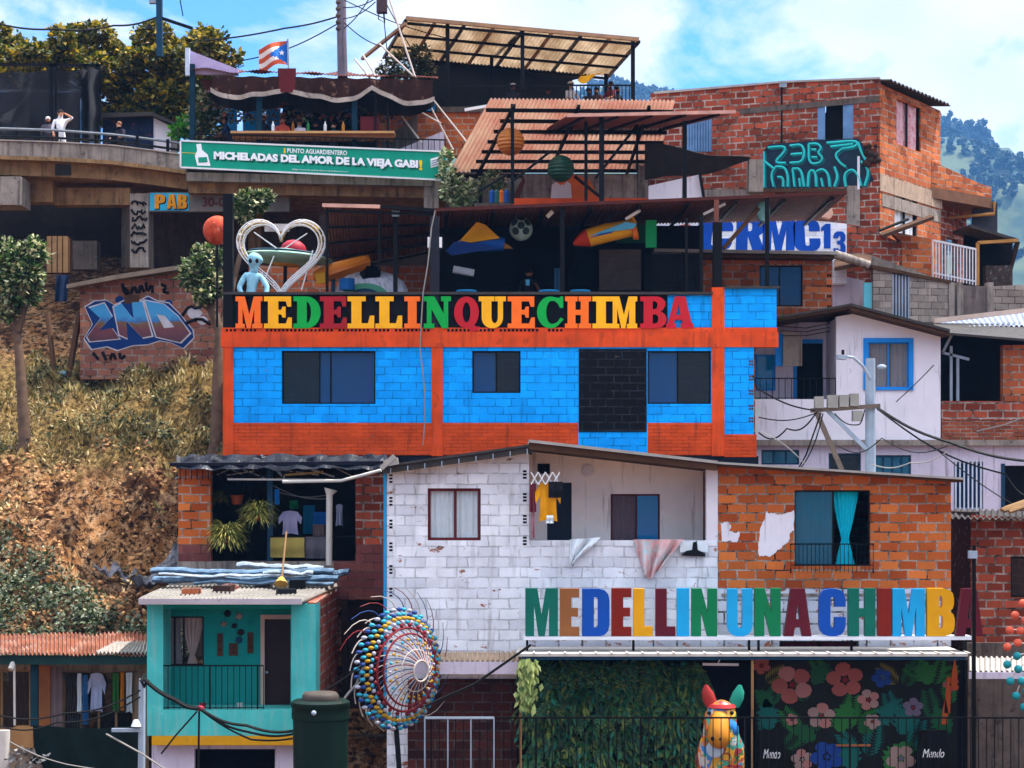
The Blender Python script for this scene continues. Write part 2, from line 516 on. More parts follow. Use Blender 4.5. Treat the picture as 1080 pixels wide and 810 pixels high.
# the palette of the place
BLUE = brick('blue paint on block', '#a5522f', '#8e4327', paint='#0ca0fa', wear=.1, dirt=.12, streak=.25, seam=.45, dcol='#0f4670')
ORANGE = brick('orange paint on block', '#a5522f', '#8e4327', paint='#cf4a1c', wear=.12, dirt=.18, streak=.25, seam=.5, bw=.3, bh=.09, ms=.008)
ORANGE_C = mat('orange painted concrete', '#d2491c', var=.3, scale=1.6, dirt=.28, dcol='#7a3420', streak=.3)
BLACKB = brick('black paint on block', '#8a7a70', '#6b5b52', paint='#0a0a0f', wear=.1, dirt=0, streak=0, seam=.8, jointc='#26262c')
WHITEB = brick('white paint on block', '#9c5a3c', '#b0694a', mortar='#a59a90', paint='#e2e4ea', wear=.2, dirt=.2, streak=.35, seam=.36, dcol='#6a625e', bw=.44, bh=.22, ms=.018, ragged=.06)
WHITEB2 = brick('white paint on lower block', '#9c5a3c', '#b0694a', mortar='#a59a90', paint='#c6cad6', wear=.28, dirt=.2, streak=.25, seam=.9, dcol='#57514f', bw=.5, bh=.25, ms=.022)
CLAY = brick('orange clay block', '#dd7a38', '#a8481a', mortar='#b0a090', dirt=.16, streak=.12, tone=.25, ms=.018, ragged=.05)
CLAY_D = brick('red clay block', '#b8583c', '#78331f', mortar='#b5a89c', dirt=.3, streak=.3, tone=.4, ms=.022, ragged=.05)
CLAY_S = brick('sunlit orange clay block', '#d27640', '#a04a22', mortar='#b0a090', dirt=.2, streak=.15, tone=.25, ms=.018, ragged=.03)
CLAY_P = brick('purplish old block', '#8a5048', '#744040', mortar='#7a5e58', dirt=.2, streak=.2, tone=.3, ms=.01)
CLAY_K = brick('grimy shaded block', '#5a2c20', '#3a1c16', mortar='#5a504a', dirt=.3, streak=.3, tone=.4, ms=.018)  # grimy block, darkened to carry the shade under the beige awning
CLAY_O = brick('pale clay block', '#c0693c', '#aa5430', mortar='#a89a8c', dirt=.25, streak=.2, tone=.3, ms=.02)
GREYB = brick('grey cement block', '#b0a498', '#94897e', mortar='#857b72', dirt=.3, streak=.35, tone=.35, ms=.012)
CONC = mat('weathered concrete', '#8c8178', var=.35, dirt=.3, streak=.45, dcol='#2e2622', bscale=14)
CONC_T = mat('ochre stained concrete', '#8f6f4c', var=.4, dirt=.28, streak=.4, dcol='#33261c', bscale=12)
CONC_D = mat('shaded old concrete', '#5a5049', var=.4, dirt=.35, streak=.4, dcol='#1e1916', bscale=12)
PLASTER = mat('white plaster', '#d9d4dc', var=.1, dirt=.05, streak=.14, dcol='#8e8890', scale=1.2)
PLASTER_L = mat('lavender white plaster', '#c6bccb', var=.14, dirt=.12, streak=.22, dcol='#7b7280', scale=1.2)
PLASTER_P = mat('pinkish balcony plaster', '#fbeee8', var=.14, dirt=.04, streak=.08, dcol='#9b8680', scale=.9)
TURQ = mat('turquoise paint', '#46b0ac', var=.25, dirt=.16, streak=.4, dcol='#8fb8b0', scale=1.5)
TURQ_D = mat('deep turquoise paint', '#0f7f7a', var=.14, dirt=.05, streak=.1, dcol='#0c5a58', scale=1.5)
MUSTARD = mat('mustard paint', '#c08a12', var=.15, dirt=.1)
BEIGE = mat('dingy beige plaster', '#8d7a66', var=.3, dirt=.25, streak=.3)
BLACK = mat('black painted steel', '#060608', rough=.5, var=.3, bump=.08)
DARK = mat('dark interior', '#060507', var=.4, bump=.1)
DARKB = mat('dark brown boards', '#2a1c17', var=.4, bump=.2)
NAVY = mat('navy tarpaulin', '#0f1220', rough=.5, var=.4, bump=.3, bscale=6)
WOOD = mat('weathered wood', '#8a6a48', var=.35, dirt=.2, bscale=18)
WOOD_D = mat('dark old wood', '#4a3222', var=.35, dirt=.2, bscale=18)
WOOD_R = mat('varnished brown wood', '#9a5e33', rough=.5, var=.3)
DOORB = mat('dark brown door wood', '#2c1a17', rough=.5, var=.25)
BROWNR = mat('brown roofing sheet', '#6d4034', rough=.6, var=.35, dirt=.15)
RUST = mat('rusty zinc sheet', '#7d4a36', rough=.75, var=.5, scale=1.6, dirt=.5, dcol='#a8968a', bump=.1)
ZINC = mat('pale zinc sheet', '#9a958f', rough=.55, var=.2, dirt=.2, dcol='#6e655e', bump=.05)
ZINC_D = mat('dark zinc edge', '#3c3836', rough=.6, var=.3)
ZINC_B = mat('bluish zinc sheet', '#5d7fa6', rough=.5, var=.3, bump=.1)
STEEL = mat('galvanised steel', '#8d99a8', rough=.5, var=.2, bump=.1)
WHITEP = mat('white paint', '#d8d8da', rough=.5, var=.1, dirt=.05)
WHITEM = mat('white railing metal', '#c9ccd4', rough=.5, var=.15)
BLUEF = mat('blue window paint', '#1c7fd0', rough=.6, var=.15)
BLUE_D = mat('dark blue steel', '#173a52', rough=.5, var=.25)
MAROON = mat('maroon board', '#5a1a1e', rough=.6, var=.2)
TARP = mat('green shade cloth', '#0a1815', rough=.9, var=.3, bump=.3)
GLASS_N = glass('navy window glass', '#0c3a66', .2)
GLASS_K = glass('dark window glass', '#15171b', .35)
GLASS_B = glass('bright blue glass', '#1d86c4', .15)
GLASS_T = glass('teal glass', '#1d5f78', .3)
GLASS_C = glass('clear pane', '#9fb4c0', .9)
CURT_W = mat('white curtain cloth', '#d5dde2', rough=.9, var=.1, bump=.05)
CURT_M = mat('plum curtain cloth', '#6a2c3a', rough=.9, var=.15, bump=.05)
CURT_C = mat('cyan curtain cloth', '#10c0d6', rough=.85, var=.1, bump=.05)
CURT_G = mat('taupe curtain cloth', '#7e6a68', rough=.9, var=.15, bump=.05)
CURT_T = mat('deep teal curtain cloth', '#14607c', rough=.9, var=.2, bump=.05)
PVC = mat('off white pipe', '#b9b2aa', rough=.5, var=.15, dirt=.1)
CABLE = mat('black cable rubber', '#131313', rough=.6, var=.2, bump=0)
CABLE_W = mat('pale cable rubber', '#85817d', rough=.6, var=.2, bump=0)


def solid(name, col, rough=.55, var=.12):
    return mat(name, col, rough=rough, var=var, bump=.06)

# ------------------------------------------------------------------ camera, sky, sun
sc = bpy.context.scene
cam = bpy.data.cameras.new('camera'); co = bpy.data.objects.new('camera', cam); C.objects.link(co)
co.rotation_euler = (math.pi / 2, 0, 0); cam.sensor_width = 36; cam.lens = 36 * F / 1080; cam.shift_y = 115 / 1080
cam.clip_start = .5; cam.clip_end = 9000; sc.camera = co
sc.view_settings.view_transform = 'Standard'; sc.view_settings.look = 'None'; sc.view_settings.gamma = 1
sc.view_settings.exposure = EXPOSURE
sun_dir = V(SUN).normalized()
el = math.asin(sun_dir.z); az = math.atan2(sun_dir.x, sun_dir.y)
w = bpy.data.worlds.new('World'); sc.world = w; w.use_nodes = True; wn, wl = w.node_tree.nodes, w.node_tree.links
bg = wn['Background']; bg.inputs[1].default_value = SKYK
sky = wn.new('ShaderNodeTexSky'); sky.sky_type = 'NISHITA'; sky.sun_disc = False; sky.sun_elevation = el; sky.sun_rotation = az; sky.altitude = 1600
tc = wn.new('ShaderNodeTexCoord')
mp = wn.new('ShaderNodeMapping'); mp.inputs['Scale'].default_value = (1, 1, 1.7); mp.inputs['Location'].default_value = CLOUD_AT; wl.new(tc.outputs['Generated'], mp.inputs[0])
n1 = wn.new('ShaderNodeTexNoise'); n1.inputs['Scale'].default_value = 7.0; n1.inputs['Detail'].default_value = 9; n1.inputs['Roughness'].default_value = .58; n1.inputs['Distortion'].default_value = .25
wl.new(mp.outputs[0], n1.inputs['Vector'])
n2 = wn.new('ShaderNodeTexNoise'); n2.inputs['Scale'].default_value = 13; n2.inputs['Detail'].default_value = 6; wl.new(mp.outputs[0], n2.inputs['Vector'])
cov = ramp01(wn, wl, n1.outputs[0], CLOUD[0], CLOUD[1])
shade = ramp01(wn, wl, n2.outputs[0], .3, .7)
ccol = mixc(wn, wl, shade, (CLOUDK * .74, CLOUDK * .81, CLOUDK * .9, 1), (CLOUDK, CLOUDK, CLOUDK * 1.01, 1))
sz = wn.new('ShaderNodeSeparateXYZ'); wl.new(tc.outputs['Generated'], sz.inputs[0])
br = wn.new('ShaderNodeMapRange'); wl.new(sz.outputs['Z'], br.inputs[0]); br.inputs[1].default_value = .26; br.inputs[2].default_value = .9; br.inputs[3].default_value = 1; br.inputs[4].default_value = 4.2
vm = wn.new('ShaderNodeVectorMath'); vm.operation = 'SCALE'; wl.new(ccol, vm.inputs[0]); wl.new(br.outputs[0], vm.inputs[3]); ccol = vm.outputs[0]     # clouds are brighter overhead, nearer the sun
skyc = mixc(wn, wl, 1, sky.outputs[0], SKYTINT, 'MULTIPLY')
wl.new(mixc(wn, wl, cov, skyc, ccol), bg.inputs[0])
sl = bpy.data.lights.new('sun', 'SUN'); sl.energy = SUNK; sl.angle = math.radians(.55); sl.color = (1, .95, .87)
so = bpy.data.objects.new('sun', sl); C.objects.link(so); so.rotation_euler = (-sun_dir).to_track_quat('-Z', 'Y').to_euler()

# ------------------------------------------------------------------ the hillside and the valley
TP = [(-3000, -26), (-50, -9), (20, -7.4), (41.5, -6.8), (42.6, -4.6), (44, -3.5), (48, -1.3), (51, 1.3), (54, 2.9), (56.5, 3.85), (59, 4.3), (62, 6.2), (68, 8.6), (76, 10), (95, 10.3), (140, -12), (400, -26), (4000, -26)]


def terr0(y):
    for (a, za), (b, zb) in zip(TP, TP[1:]):
        if y <= b:
            return za + (zb - za) * (y - a) / (b - a)
    return TP[-1][1]


def terr(x, y):
    z = terr0(y)
    if 41 < y < 100:
        t = max(0, min(1, (x + 6.6) / 1.6)); z -= 1.7 * t
        k = (1 - t) * max(0, min(1, (y - 42) / 2)) * max(0, min(1, (60 - y) / 3))
        p = V((x * .45, y * .45, 0))
        z += k * (noise.fractal(p, 1.0, 2.0, 5) * .75 + .8 * abs(noise.noise(V((x * 1.1 + .3 * noise.noise(V((x, y, 3))), y * .3, 7)))) - .2)
        z += k * (.34 * noise.fractal(V((x * 1.9, y * 1.9, 2)), 1., 2., 4) + .10 * (abs(noise.noise(V((x * 4.3, y * 4.3, 5)))) * 2 - .5))
        # the raw earth scar is scooped out of the bank
        d = ((x + 8.6) / 3.2) ** 2 + ((y - 48.6) / 2.3) ** 2
        z -= k * 1.1 * math.exp(-d)
    return z


xs = [-3000, -1500, -700, -300, -120, -60, -36, -26] + [-20 + .14 * i for i in range(105)] + [-5 + 1.0 * i for i in range(26)] + [24, 32, 60, 120, 300, 700, 1500, 3000]
ys = [-2800, -900, -200, -40, 0, 20, 32, 38, 41] + [41.5 + .14 * i for i in range(135)] + [60.6 + .8 * i for i in range(45)] + [100, 115, 140, 200, 400, 900, 1800, 2900]
g = G(); nx = len(xs)
g.add([(x, y, terr(x, y)) for y in ys for x in xs], [(j * nx + i, j * nx + i + 1, (j + 1) * nx + i + 1, (j + 1) * nx + i) for j in range(len(ys) - 1) for i in range(nx - 1)])
m, n, l, b = newmat('earth bank')
a = nz(n, l, .55, 8, rough=.65); f = ramp01(n, l, a, .35, .62)
c = mixc(n, l, f, lin('#5a3118'), lin('#bd8450'))
g2 = nz(n, l, 2.4, 8, rough=.75); f = ramp01(n, l, g2, .46, .66); c = mixc(n, l, f, c, lin('#dcb084'))
g4 = nz(n, l, 5.5, 8, rough=.8); f = ramp01(n, l, g4, .47, .56); c = mixc(n, l, f, c, lin('#20120a'))  # near-black patches stand in for shade in the earth's hollows
g5 = nz(n, l, .9, 8, rough=.7); f = ramp01(n, l, g5, .52, .62); c = mixc(n, l, f, c, lin('#3f2514'))  # broader dark patches, hollow shade put into the colour as well
tcn = n.new('ShaderNodeTexCoord'); sp = n.new('ShaderNodeSeparateXYZ'); l.new(tcn.outputs['Object'], sp.inputs[0])
hh = ramp01(n, l, sp.outputs['Z'], 25.3, 28.2)          # dry grass takes over towards the top (object z is measured from the valley floor)
gn = nz(n, l, 1.3, 7, rough=.7); ad = n.new('ShaderNodeMath'); ad.operation = 'ADD'; l.new(hh, ad.inputs[0]); l.new(gn, ad.inputs[1])
up = ramp01(n, l, sp.outputs['Z'], 30.4, 29.6); mu_ = n.new('ShaderNodeMath'); mu_.operation = 'MULTIPLY'; l.new(ramp01(n, l, ad.outputs[0], .85, 1.1), mu_.inputs[0]); l.new(up, mu_.inputs[1]); f = mu_.outputs[0]; g3 = nz(n, l, 9, 6); grass = mixc(n, l, ramp01(n, l, g3, .35, .65), lin('#3f2e18'), lin('#a88a54'))
c = mixc(n, l, f, c, grass)
l.new(c, b.inputs['Base Color']); b.inputs['Roughness'].default_value = .95; b.inputs['Specular IOR Level'].default_value = .1
h = nz(n, l, 4.5, 9, rough=.75); bp = n.new('ShaderNodeBump'); bp.inputs['Strength'].default_value = 1.; bp.inputs['Distance'].default_value = .3; l.new(h, bp.inputs['Height']); l.new(bp.outputs[0], b.inputs['Normal'])
EARTH = m
ground = g.build('hillside', EARTH, smooth=True, loc=(0, 0, -26))
ground.data.shade_smooth() if hasattr(ground.data, 'shade_smooth') else None
tag(ground, kind='structure')

# clods and stones lying on the scar, weeds over the bank
g = G()
for i in range(2200):
    x, y = R.uniform(-13.5, -6.6), R.uniform(44, 51)
    if noise.noise(V((x * .6, y * .6, 3))) < -.15: continue
    r = R.uniform(.02, .075); z = terr(x, y)
    rot = Matrix.Rotation(R.uniform(0, 6.3), 3, V((R.uniform(-1, 1), R.uniform(-1, 1), 1)).normalized())
    g.ball((x, y, z + r * .2), r, 6, 4, (R.uniform(.8, 1.5), R.uniform(.7, 1.2), R.uniform(.5, .9)), rot)
m, n, l, b = newmat('clods'); a = nz(n, l, 1.7, 3); c = mixc(n, l, ramp01(n, l, a, .35, .65), lin('#5a3419'), lin('#c4915e')); l.new(c, b.inputs['Base Color']); b.inputs['Roughness'].default_value = .95
tag(g.build('stones', m), kind='stuff')

GRASS = leafmat('dry grass blades', ['#3a3418', '#7d6a34', '#c4a566', '#555022', '#ead39c', '#9a8048', '#6a5a30'])
WEED = leafmat('bank weeds', ['#12180a', '#2a3416', '#575a2c', '#1c2410', '#a09a6c', '#6f6034'])
SHRUBL = leafmat('shrub leaves', ['#121e0c', '#26381a', '#4c5c34', '#1b2a12', '#b0b498', '#5d5a3a'])
g = G()
for i in range(2600):                                 # tufts
    x, y = R.uniform(-14.5, -6.3), R.uniform(45.5, 56.3)
    if 45.6 < y < 50.8 + .8 * noise.noise(V((x, 3, 3))) and x > -12.8 and R.random() < .86: continue
    k = noise.noise(V((x * .5, y * .5, 11))) + (y - 50.7) * .16
    if k < R.uniform(-.1, .35) or noise.noise(V((x * 1.6, y * 1.6, 21))) < -.18: continue
    p = V((x, y, terr(x, y) - .03)); H = R.uniform(.12, .42)
    for q in range(R.randint(6, 13)):
        d = V((R.uniform(-.75, .75), R.uniform(-.9, .5), 1)); L = H * R.uniform(.5, 1.1)
        g.leaf(p + V((R.uniform(-.1, .1), R.uniform(-.1, .1), 0)), d, V((R.uniform(-1, 1), -1, R.uniform(-.3, .6))), L, .012 + L * .06)
tag(g.build('grass', GRASS, fixn=False), kind='stuff')
g = G()
for i in range(1500):
    x, y = R.uniform(-14.5, -6.2), R.uniform(44, 57.5)
    if 45.6 < y < 50.8 + .8 * noise.noise(V((x, 3, 3))) and x > -12.8 and R.random() < .86: continue
    k = noise.noise(V((x * .42 + 5, y * .42, 1)))
    if k < -.05 or (R.random() < .45 and y < 51.5): continue
    p = V((x, y, terr(x, y)))
    g.leaves(p + V((0, 0, .08)), (.3, .3, .2), 17, .1, .042, seed=i)
tag(g.build('weeds', WEED, fixn=False), kind='stuff')
g = G()
for i in range(130):                                  # low dark bushes dotted over the bank
    x, y = R.uniform(-14.5, -6.3), R.uniform(46.5, 56.5)
    if 45.6 < y < 50.8 + .8 * noise.noise(V((x, 3, 3))) and x > -12.8 and R.random() < .86: continue
    if noise.noise(V((x * .35, y * .35, 31))) < -.05: continue
    r = R.uniform(.2, .5); g.leaves(V((x, y, terr(x, y) + r * .4)), (r * 1.2, r, r * .75), int(150 * r), .13, .05, seed=i)
tag(g.build('low_scrub', WEED, fixn=False), kind='stuff')
g = G()
for i in range(620):
    x, y = R.uniform(-13.4, -7.2), R.uniform(42.6, 48.6)
    lim = 44.6 + 3.3 * max(0, min(1, (-9.6 - x) / 2.0)) + .25 * noise.noise(V((x * .8, 0, 4)))
    if y > lim or R.random() < .2: continue
    p = V((x, y, terr(x, y)))
    g.leaves(p + V((0, 0, .2)), (.32, .32, .34), 34, .12, .05, seed=i)
tag(g.build('undergrowth', SHRUBL, fixn=False), kind='stuff')

BRUSH = leafmat('dry brush', ['#6a5230', '#b8955c', '#e6cc98', '#4a3a22', '#a08a50'], .2)
g = G()
for i in range(1500):
    x, y = R.uniform(-14.5, -6.3), R.uniform(46.0, 56.2)
    if 45.6 < y < 50.8 + .8 * noise.noise(V((x, 3, 3))) and x > -12.8 and R.random() < .86: continue
    if noise.noise(V((x * .7 + 9, y * .7, 6))) < .0: continue
    g.leaves(V((x, y, terr(x, y) + .05)), (.24, .24, .2), 15, .16, .022, droop=-.4, seed=i)
tag(g.build('dry_brush', BRUSH, fixn=False), kind='stuff')

# ------------------------------------------------------------------ the mountain across the valley
RID = [(-2200, 120), (-700, 190), (200, 260), (420, 60), (560, 106), (640, 91), (700, 100), (800, 135), (900, 132), (985, 146), (1030, 160), (1052, 182), (1075, 174), (1110, 158), (1200, 190), (1700, 120), (3300, 160)]


def ridge(px):
    for (a, ya), (b_, yb) in zip(RID, RID[1:]):
        if px <= b_: return ya + (yb - ya) * (px - a) / (b_ - a)
    return 160


def mont(x, y):
    px = 540 + x / 1750 * F
    top = (HZ - ridge(px)) / F * 1750
    t = max(0, min(1, (y - 650) / 1100)); z = -30 + (top + 30) * (t ** .85)
    if y > 1750: z = top - (y - 1750) * .5
    e = noise.fractal(V((x / 130, y / 170, 0)), 1, 2, 5) * 34 * min(1, t * 4) * (1 - .82 * max(0, min(1, (y - 1500) / 250)))
    return z + e * (1 if y <= 1750 else .2)


g = G(); mx = [-1900 + 60 * i for i in range(34)] + [140 + 9 * i for i in range(50)] + [590 + 55 * i for i in range(26)]
my = [560 + 22 * i for i in range(66)]; k = len(mx)
g.add([(x, y, mont(x, y)) for y in my for x in mx], [(j * k + i, j * k + i + 1, (j + 1) * k + i + 1, (j + 1) * k + i) for j in range(len(my) - 1) for i in range(k - 1)])
m, n, l, b = newmat('mountain pasture and forest')
a = nz(n, l, .012, 6); c = mixc(n, l, ramp01(n, l, a, .42, .58), lin('#1a3426'), lin('#3f4a2a'))
a = nz(n, l, .035, 6); c = mixc(n, l, ramp01(n, l, a, .5, .62), c, lin('#142c1c'))
l.new(c, b.inputs['Base Color']); b.inputs['Roughness'].default_value = 1
tag(g.build('mountain', m, smooth=True, loc=(0, 1200, -30)), kind='structure')
g = G()
def far_tree(x, y, r, tall=1.):
    z = mont(x, y); rot = Matrix.Rotation(R.uniform(0, 6), 3, 'Z')
    for q in range(3):
        i0 = len(g.v); g.ball((x + R.uniform(-.5, .5) * r, y + R.uniform(-.5, .5) * r, z + r * tall * (.45 + .42 * q)), r * R.uniform(.45, .8) * (1 - .15 * q), 6, 4, (1, 1, .8 * tall ** .5), rot)
        for i in range(i0, len(g.v)): g.v[i] += V((R.uniform(-.3, .3), R.uniform(-.3, .3), R.uniform(-.3, .3))) * r
for i in range(7500):
    x, y = R.uniform(190, 560), R.uniform(760, 1740)
    px = 540 + x / y * F
    if not (960 < px < 1120): continue
    kk = noise.noise(V((x / 75, y / 95, 5)))
    if kk < R.uniform(-.22, .3): continue
    far_tree(x, y, R.uniform(2.2, 5.2))
for i in range(300):
    x, y = R.uniform(40, 160), R.uniform(1500, 1745); far_tree(x, y, R.uniform(3.5, 6))
for i in range(90):                                   # the eucalyptus row on the crest
    px = R.uniform(975, 1045); y = R.uniform(1690, 1750)
    far_tree((px - 540) / F * y, y, R.uniform(4, 6.5), R.uniform(2.0, 3.6))
m, n, l, b = newmat('far tree crowns'); a = nz(n, l, .05, 4); c = mixc(n, l, ramp01(n, l, a, .35, .65), lin('#0a1a16'), lin('#183024')); l.new(c, b.inputs['Base Color']); b.inputs['Roughness'].default_value = 1
tag(g.build('distant_woods', m), kind='stuff')
for px, Yy, hh_ in ((1051, 1720, 20), (1043, 1735, 17)):   # lone tufted trees standing clear of the wood
    x = (px - 540) / F * Yy; z = mont(x, Yy)
    tg = thing('eucalyptus_tree', 'tall thin tufted tree alone on the far ridge, the %s one' % ('right-hand' if px > 1045 else 'left-hand'), 'tree', (x, Yy, z))
    q = G().tube([(x, Yy, z - 2), (x, Yy, z + hh_)], [.7, .3]); q.build('trunk', WOOD_D, tg)
    q = G()
    for i in range(5): q.ball((x + R.uniform(-2, 2), Yy + R.uniform(-2, 2), z + hh_ * R.uniform(.5, 1.05)), R.uniform(2, 3.2), 7, 5, (1, 1, .7))
    q.build('crown', m, tg, smooth=True)

if HAZE:
    g = G().box(-3100, 3100, -2950, 2980, -34, 420)
    m, n, l, b = newmat('haze'); n.remove(b); pv = n.new('ShaderNodeVolumePrincipled'); out = [x for x in n if x.type == 'OUTPUT_MATERIAL'][0]
    pv.inputs['Color'].default_value = (*HAZECOL, 1); pv.inputs['Density'].default_value = HAZE; pv.inputs['Anisotropy'].default_value = 0.
    l.new(pv.outputs[0], out.inputs['Volume'])
    tag(g.build('haze', m), kind='stuff')

# ------------------------------------------------------------------ shared builders
def curtain(parent, a, b, c, d, Y, m, folds=5, tie=None, amp=.03, name='curtain', flare=1.0):
    x0, x1, z0, z1 = XX(a, Y), XX(c, Y), ZZ(d, Y), ZZ(b, Y)
    ph = R.uniform(0, 6)
    def fn(u, v):
        k = 1.
        if tie is not None:
            k = min(1., .22 + 1.1 * abs(v - tie[1]) ** .8) if v > tie[1] else min(flare, .22 + 1.3 * (tie[1] - v))
        cx = tie[0] if tie else .5
        uu = cx + (u - cx) * k
        return (x0 + uu * (x1 - x0), Y + amp * math.sin(u * folds * 6.283 + ph + .6 * math.sin(v * 3)) * (1 if k > .5 else .6), z0 + v * (z1 - z0))
    return G().sheet(fn, folds * 6, 14).build(name, m, parent, smooth=True)


def win(parent, a, b, c, d, Y, frame, gl, t=.045, mull=(.5,), deep=.09, gls=None, name='window', trans=()):
    """window set into an opening: frame with mullions, each pane its own sub-part"""
    x0, x1, z0, z1 = XX(a, Y), XX(c, Y), ZZ(d, Y), ZZ(b, Y); y = Y + deep
    g = G(); e = .012
    g.box(x0 - e, x1 + e, y, y + .05, z0 - e, z0 + t); g.box(x0 - e, x1 + e, y, y + .05, z1 - t, z1 + e)
    g.box(x0 - e, x0 + t, y, y + .05, z0 + t, z1 - t); g.box(x1 - t, x1 + e, y, y + .05, z0 + t, z1 - t)
    ms = [x0 + (x1 - x0) * k for k in mull]
    for k in ms: g.box(k - t / 2, k + t / 2, y, y + .05, z0 + t, z1 - t)
    zz = [z0 + (z1 - z0) * k for k in trans]
    for k in zz:
        e_ = [x0 + t] + [q for m_ in ms for q in (m_ - t / 2, m_ + t / 2)] + [x1 - t]
        for i in range(0, len(e_), 2): g.box(e_[i], e_[i + 1], y + .005, y + .045, k - t / 2, k + t / 2)
    f = g.build(name, frame, parent)
    ed = [x0 + t] + [q for m_ in ms for q in (m_ - t / 2, m_ + t / 2)] + [x1 - t]
    for i in range(0, len(ed), 2):
        gm = (gls or {}).get(i // 2, gl)
        if gm is None: continue
        G().box(ed[i] + .001, ed[i + 1] - .001, y + .02, y + .03, z0 + t + .001, z1 - t - .001).build('pane', gm, f)
    return f


def railing(parent, p, q, h, n, m, r=.012, rr=.02, name='railing', bottom=.06, posts=0):
    """rail from p to q (feet), with separate balusters"""
    p, q = V(p), V(q); up = V((0, 0, h))
    g = G().bar(p + up, q + up, rr * 2)
    f = g.build(name, m, parent)
    b_ = G().bar(p + V((0, 0, bottom)), q + V((0, 0, bottom)), rr * 1.4).build('bottom_rail', m, None, loc=rootloc(f) if parent is not None else f.location); b_.parent = f; b_.location = (0, 0, 0)
    L = rootloc(f) if parent is not None else V(f.location); me = None
    for i in range(n + 1):
        k = i / n; c0 = p + (q - p) * k
        th = rr * 1.1 if posts and i % posts == 0 else r
        if me is None or th != r:
            ob = G().bar(V((0, 0, 0)), up, th * 2).build('baluster', m, None, loc=(0, 0, 0)); ob.parent = f
            if th == r: me = ob.data
        else:
            ob = bpy.data.objects.new('baluster', me); C.objects.link(ob); ob.parent = f
        ob.location = c0 - L
    return f


def shell(parent, a, c, top, bot, Y0, Y1, m, name='side_wall', back=True, sides=True, floor=None):
    """the unseen body of a house: back and side walls, so that its rooms are closed"""
    g = G()
    if sides:
        g.box(XX(a, Y0), XX(a, Y0) + .2, Y0 + .26, Y1, ZZ(bot, Y0), ZZ(top, Y0))
        g.box(XX(c, Y0) - .2, XX(c, Y0), Y0 + .26, Y1, ZZ(bot, Y0), ZZ(top, Y0))
    if back: g.box(XX(a, Y0) + .2, XX(c, Y0) - .2, Y1 - .2, Y1 - .005, ZZ(bot, Y0), ZZ(top, Y0))
    return g.build(name, m, parent)


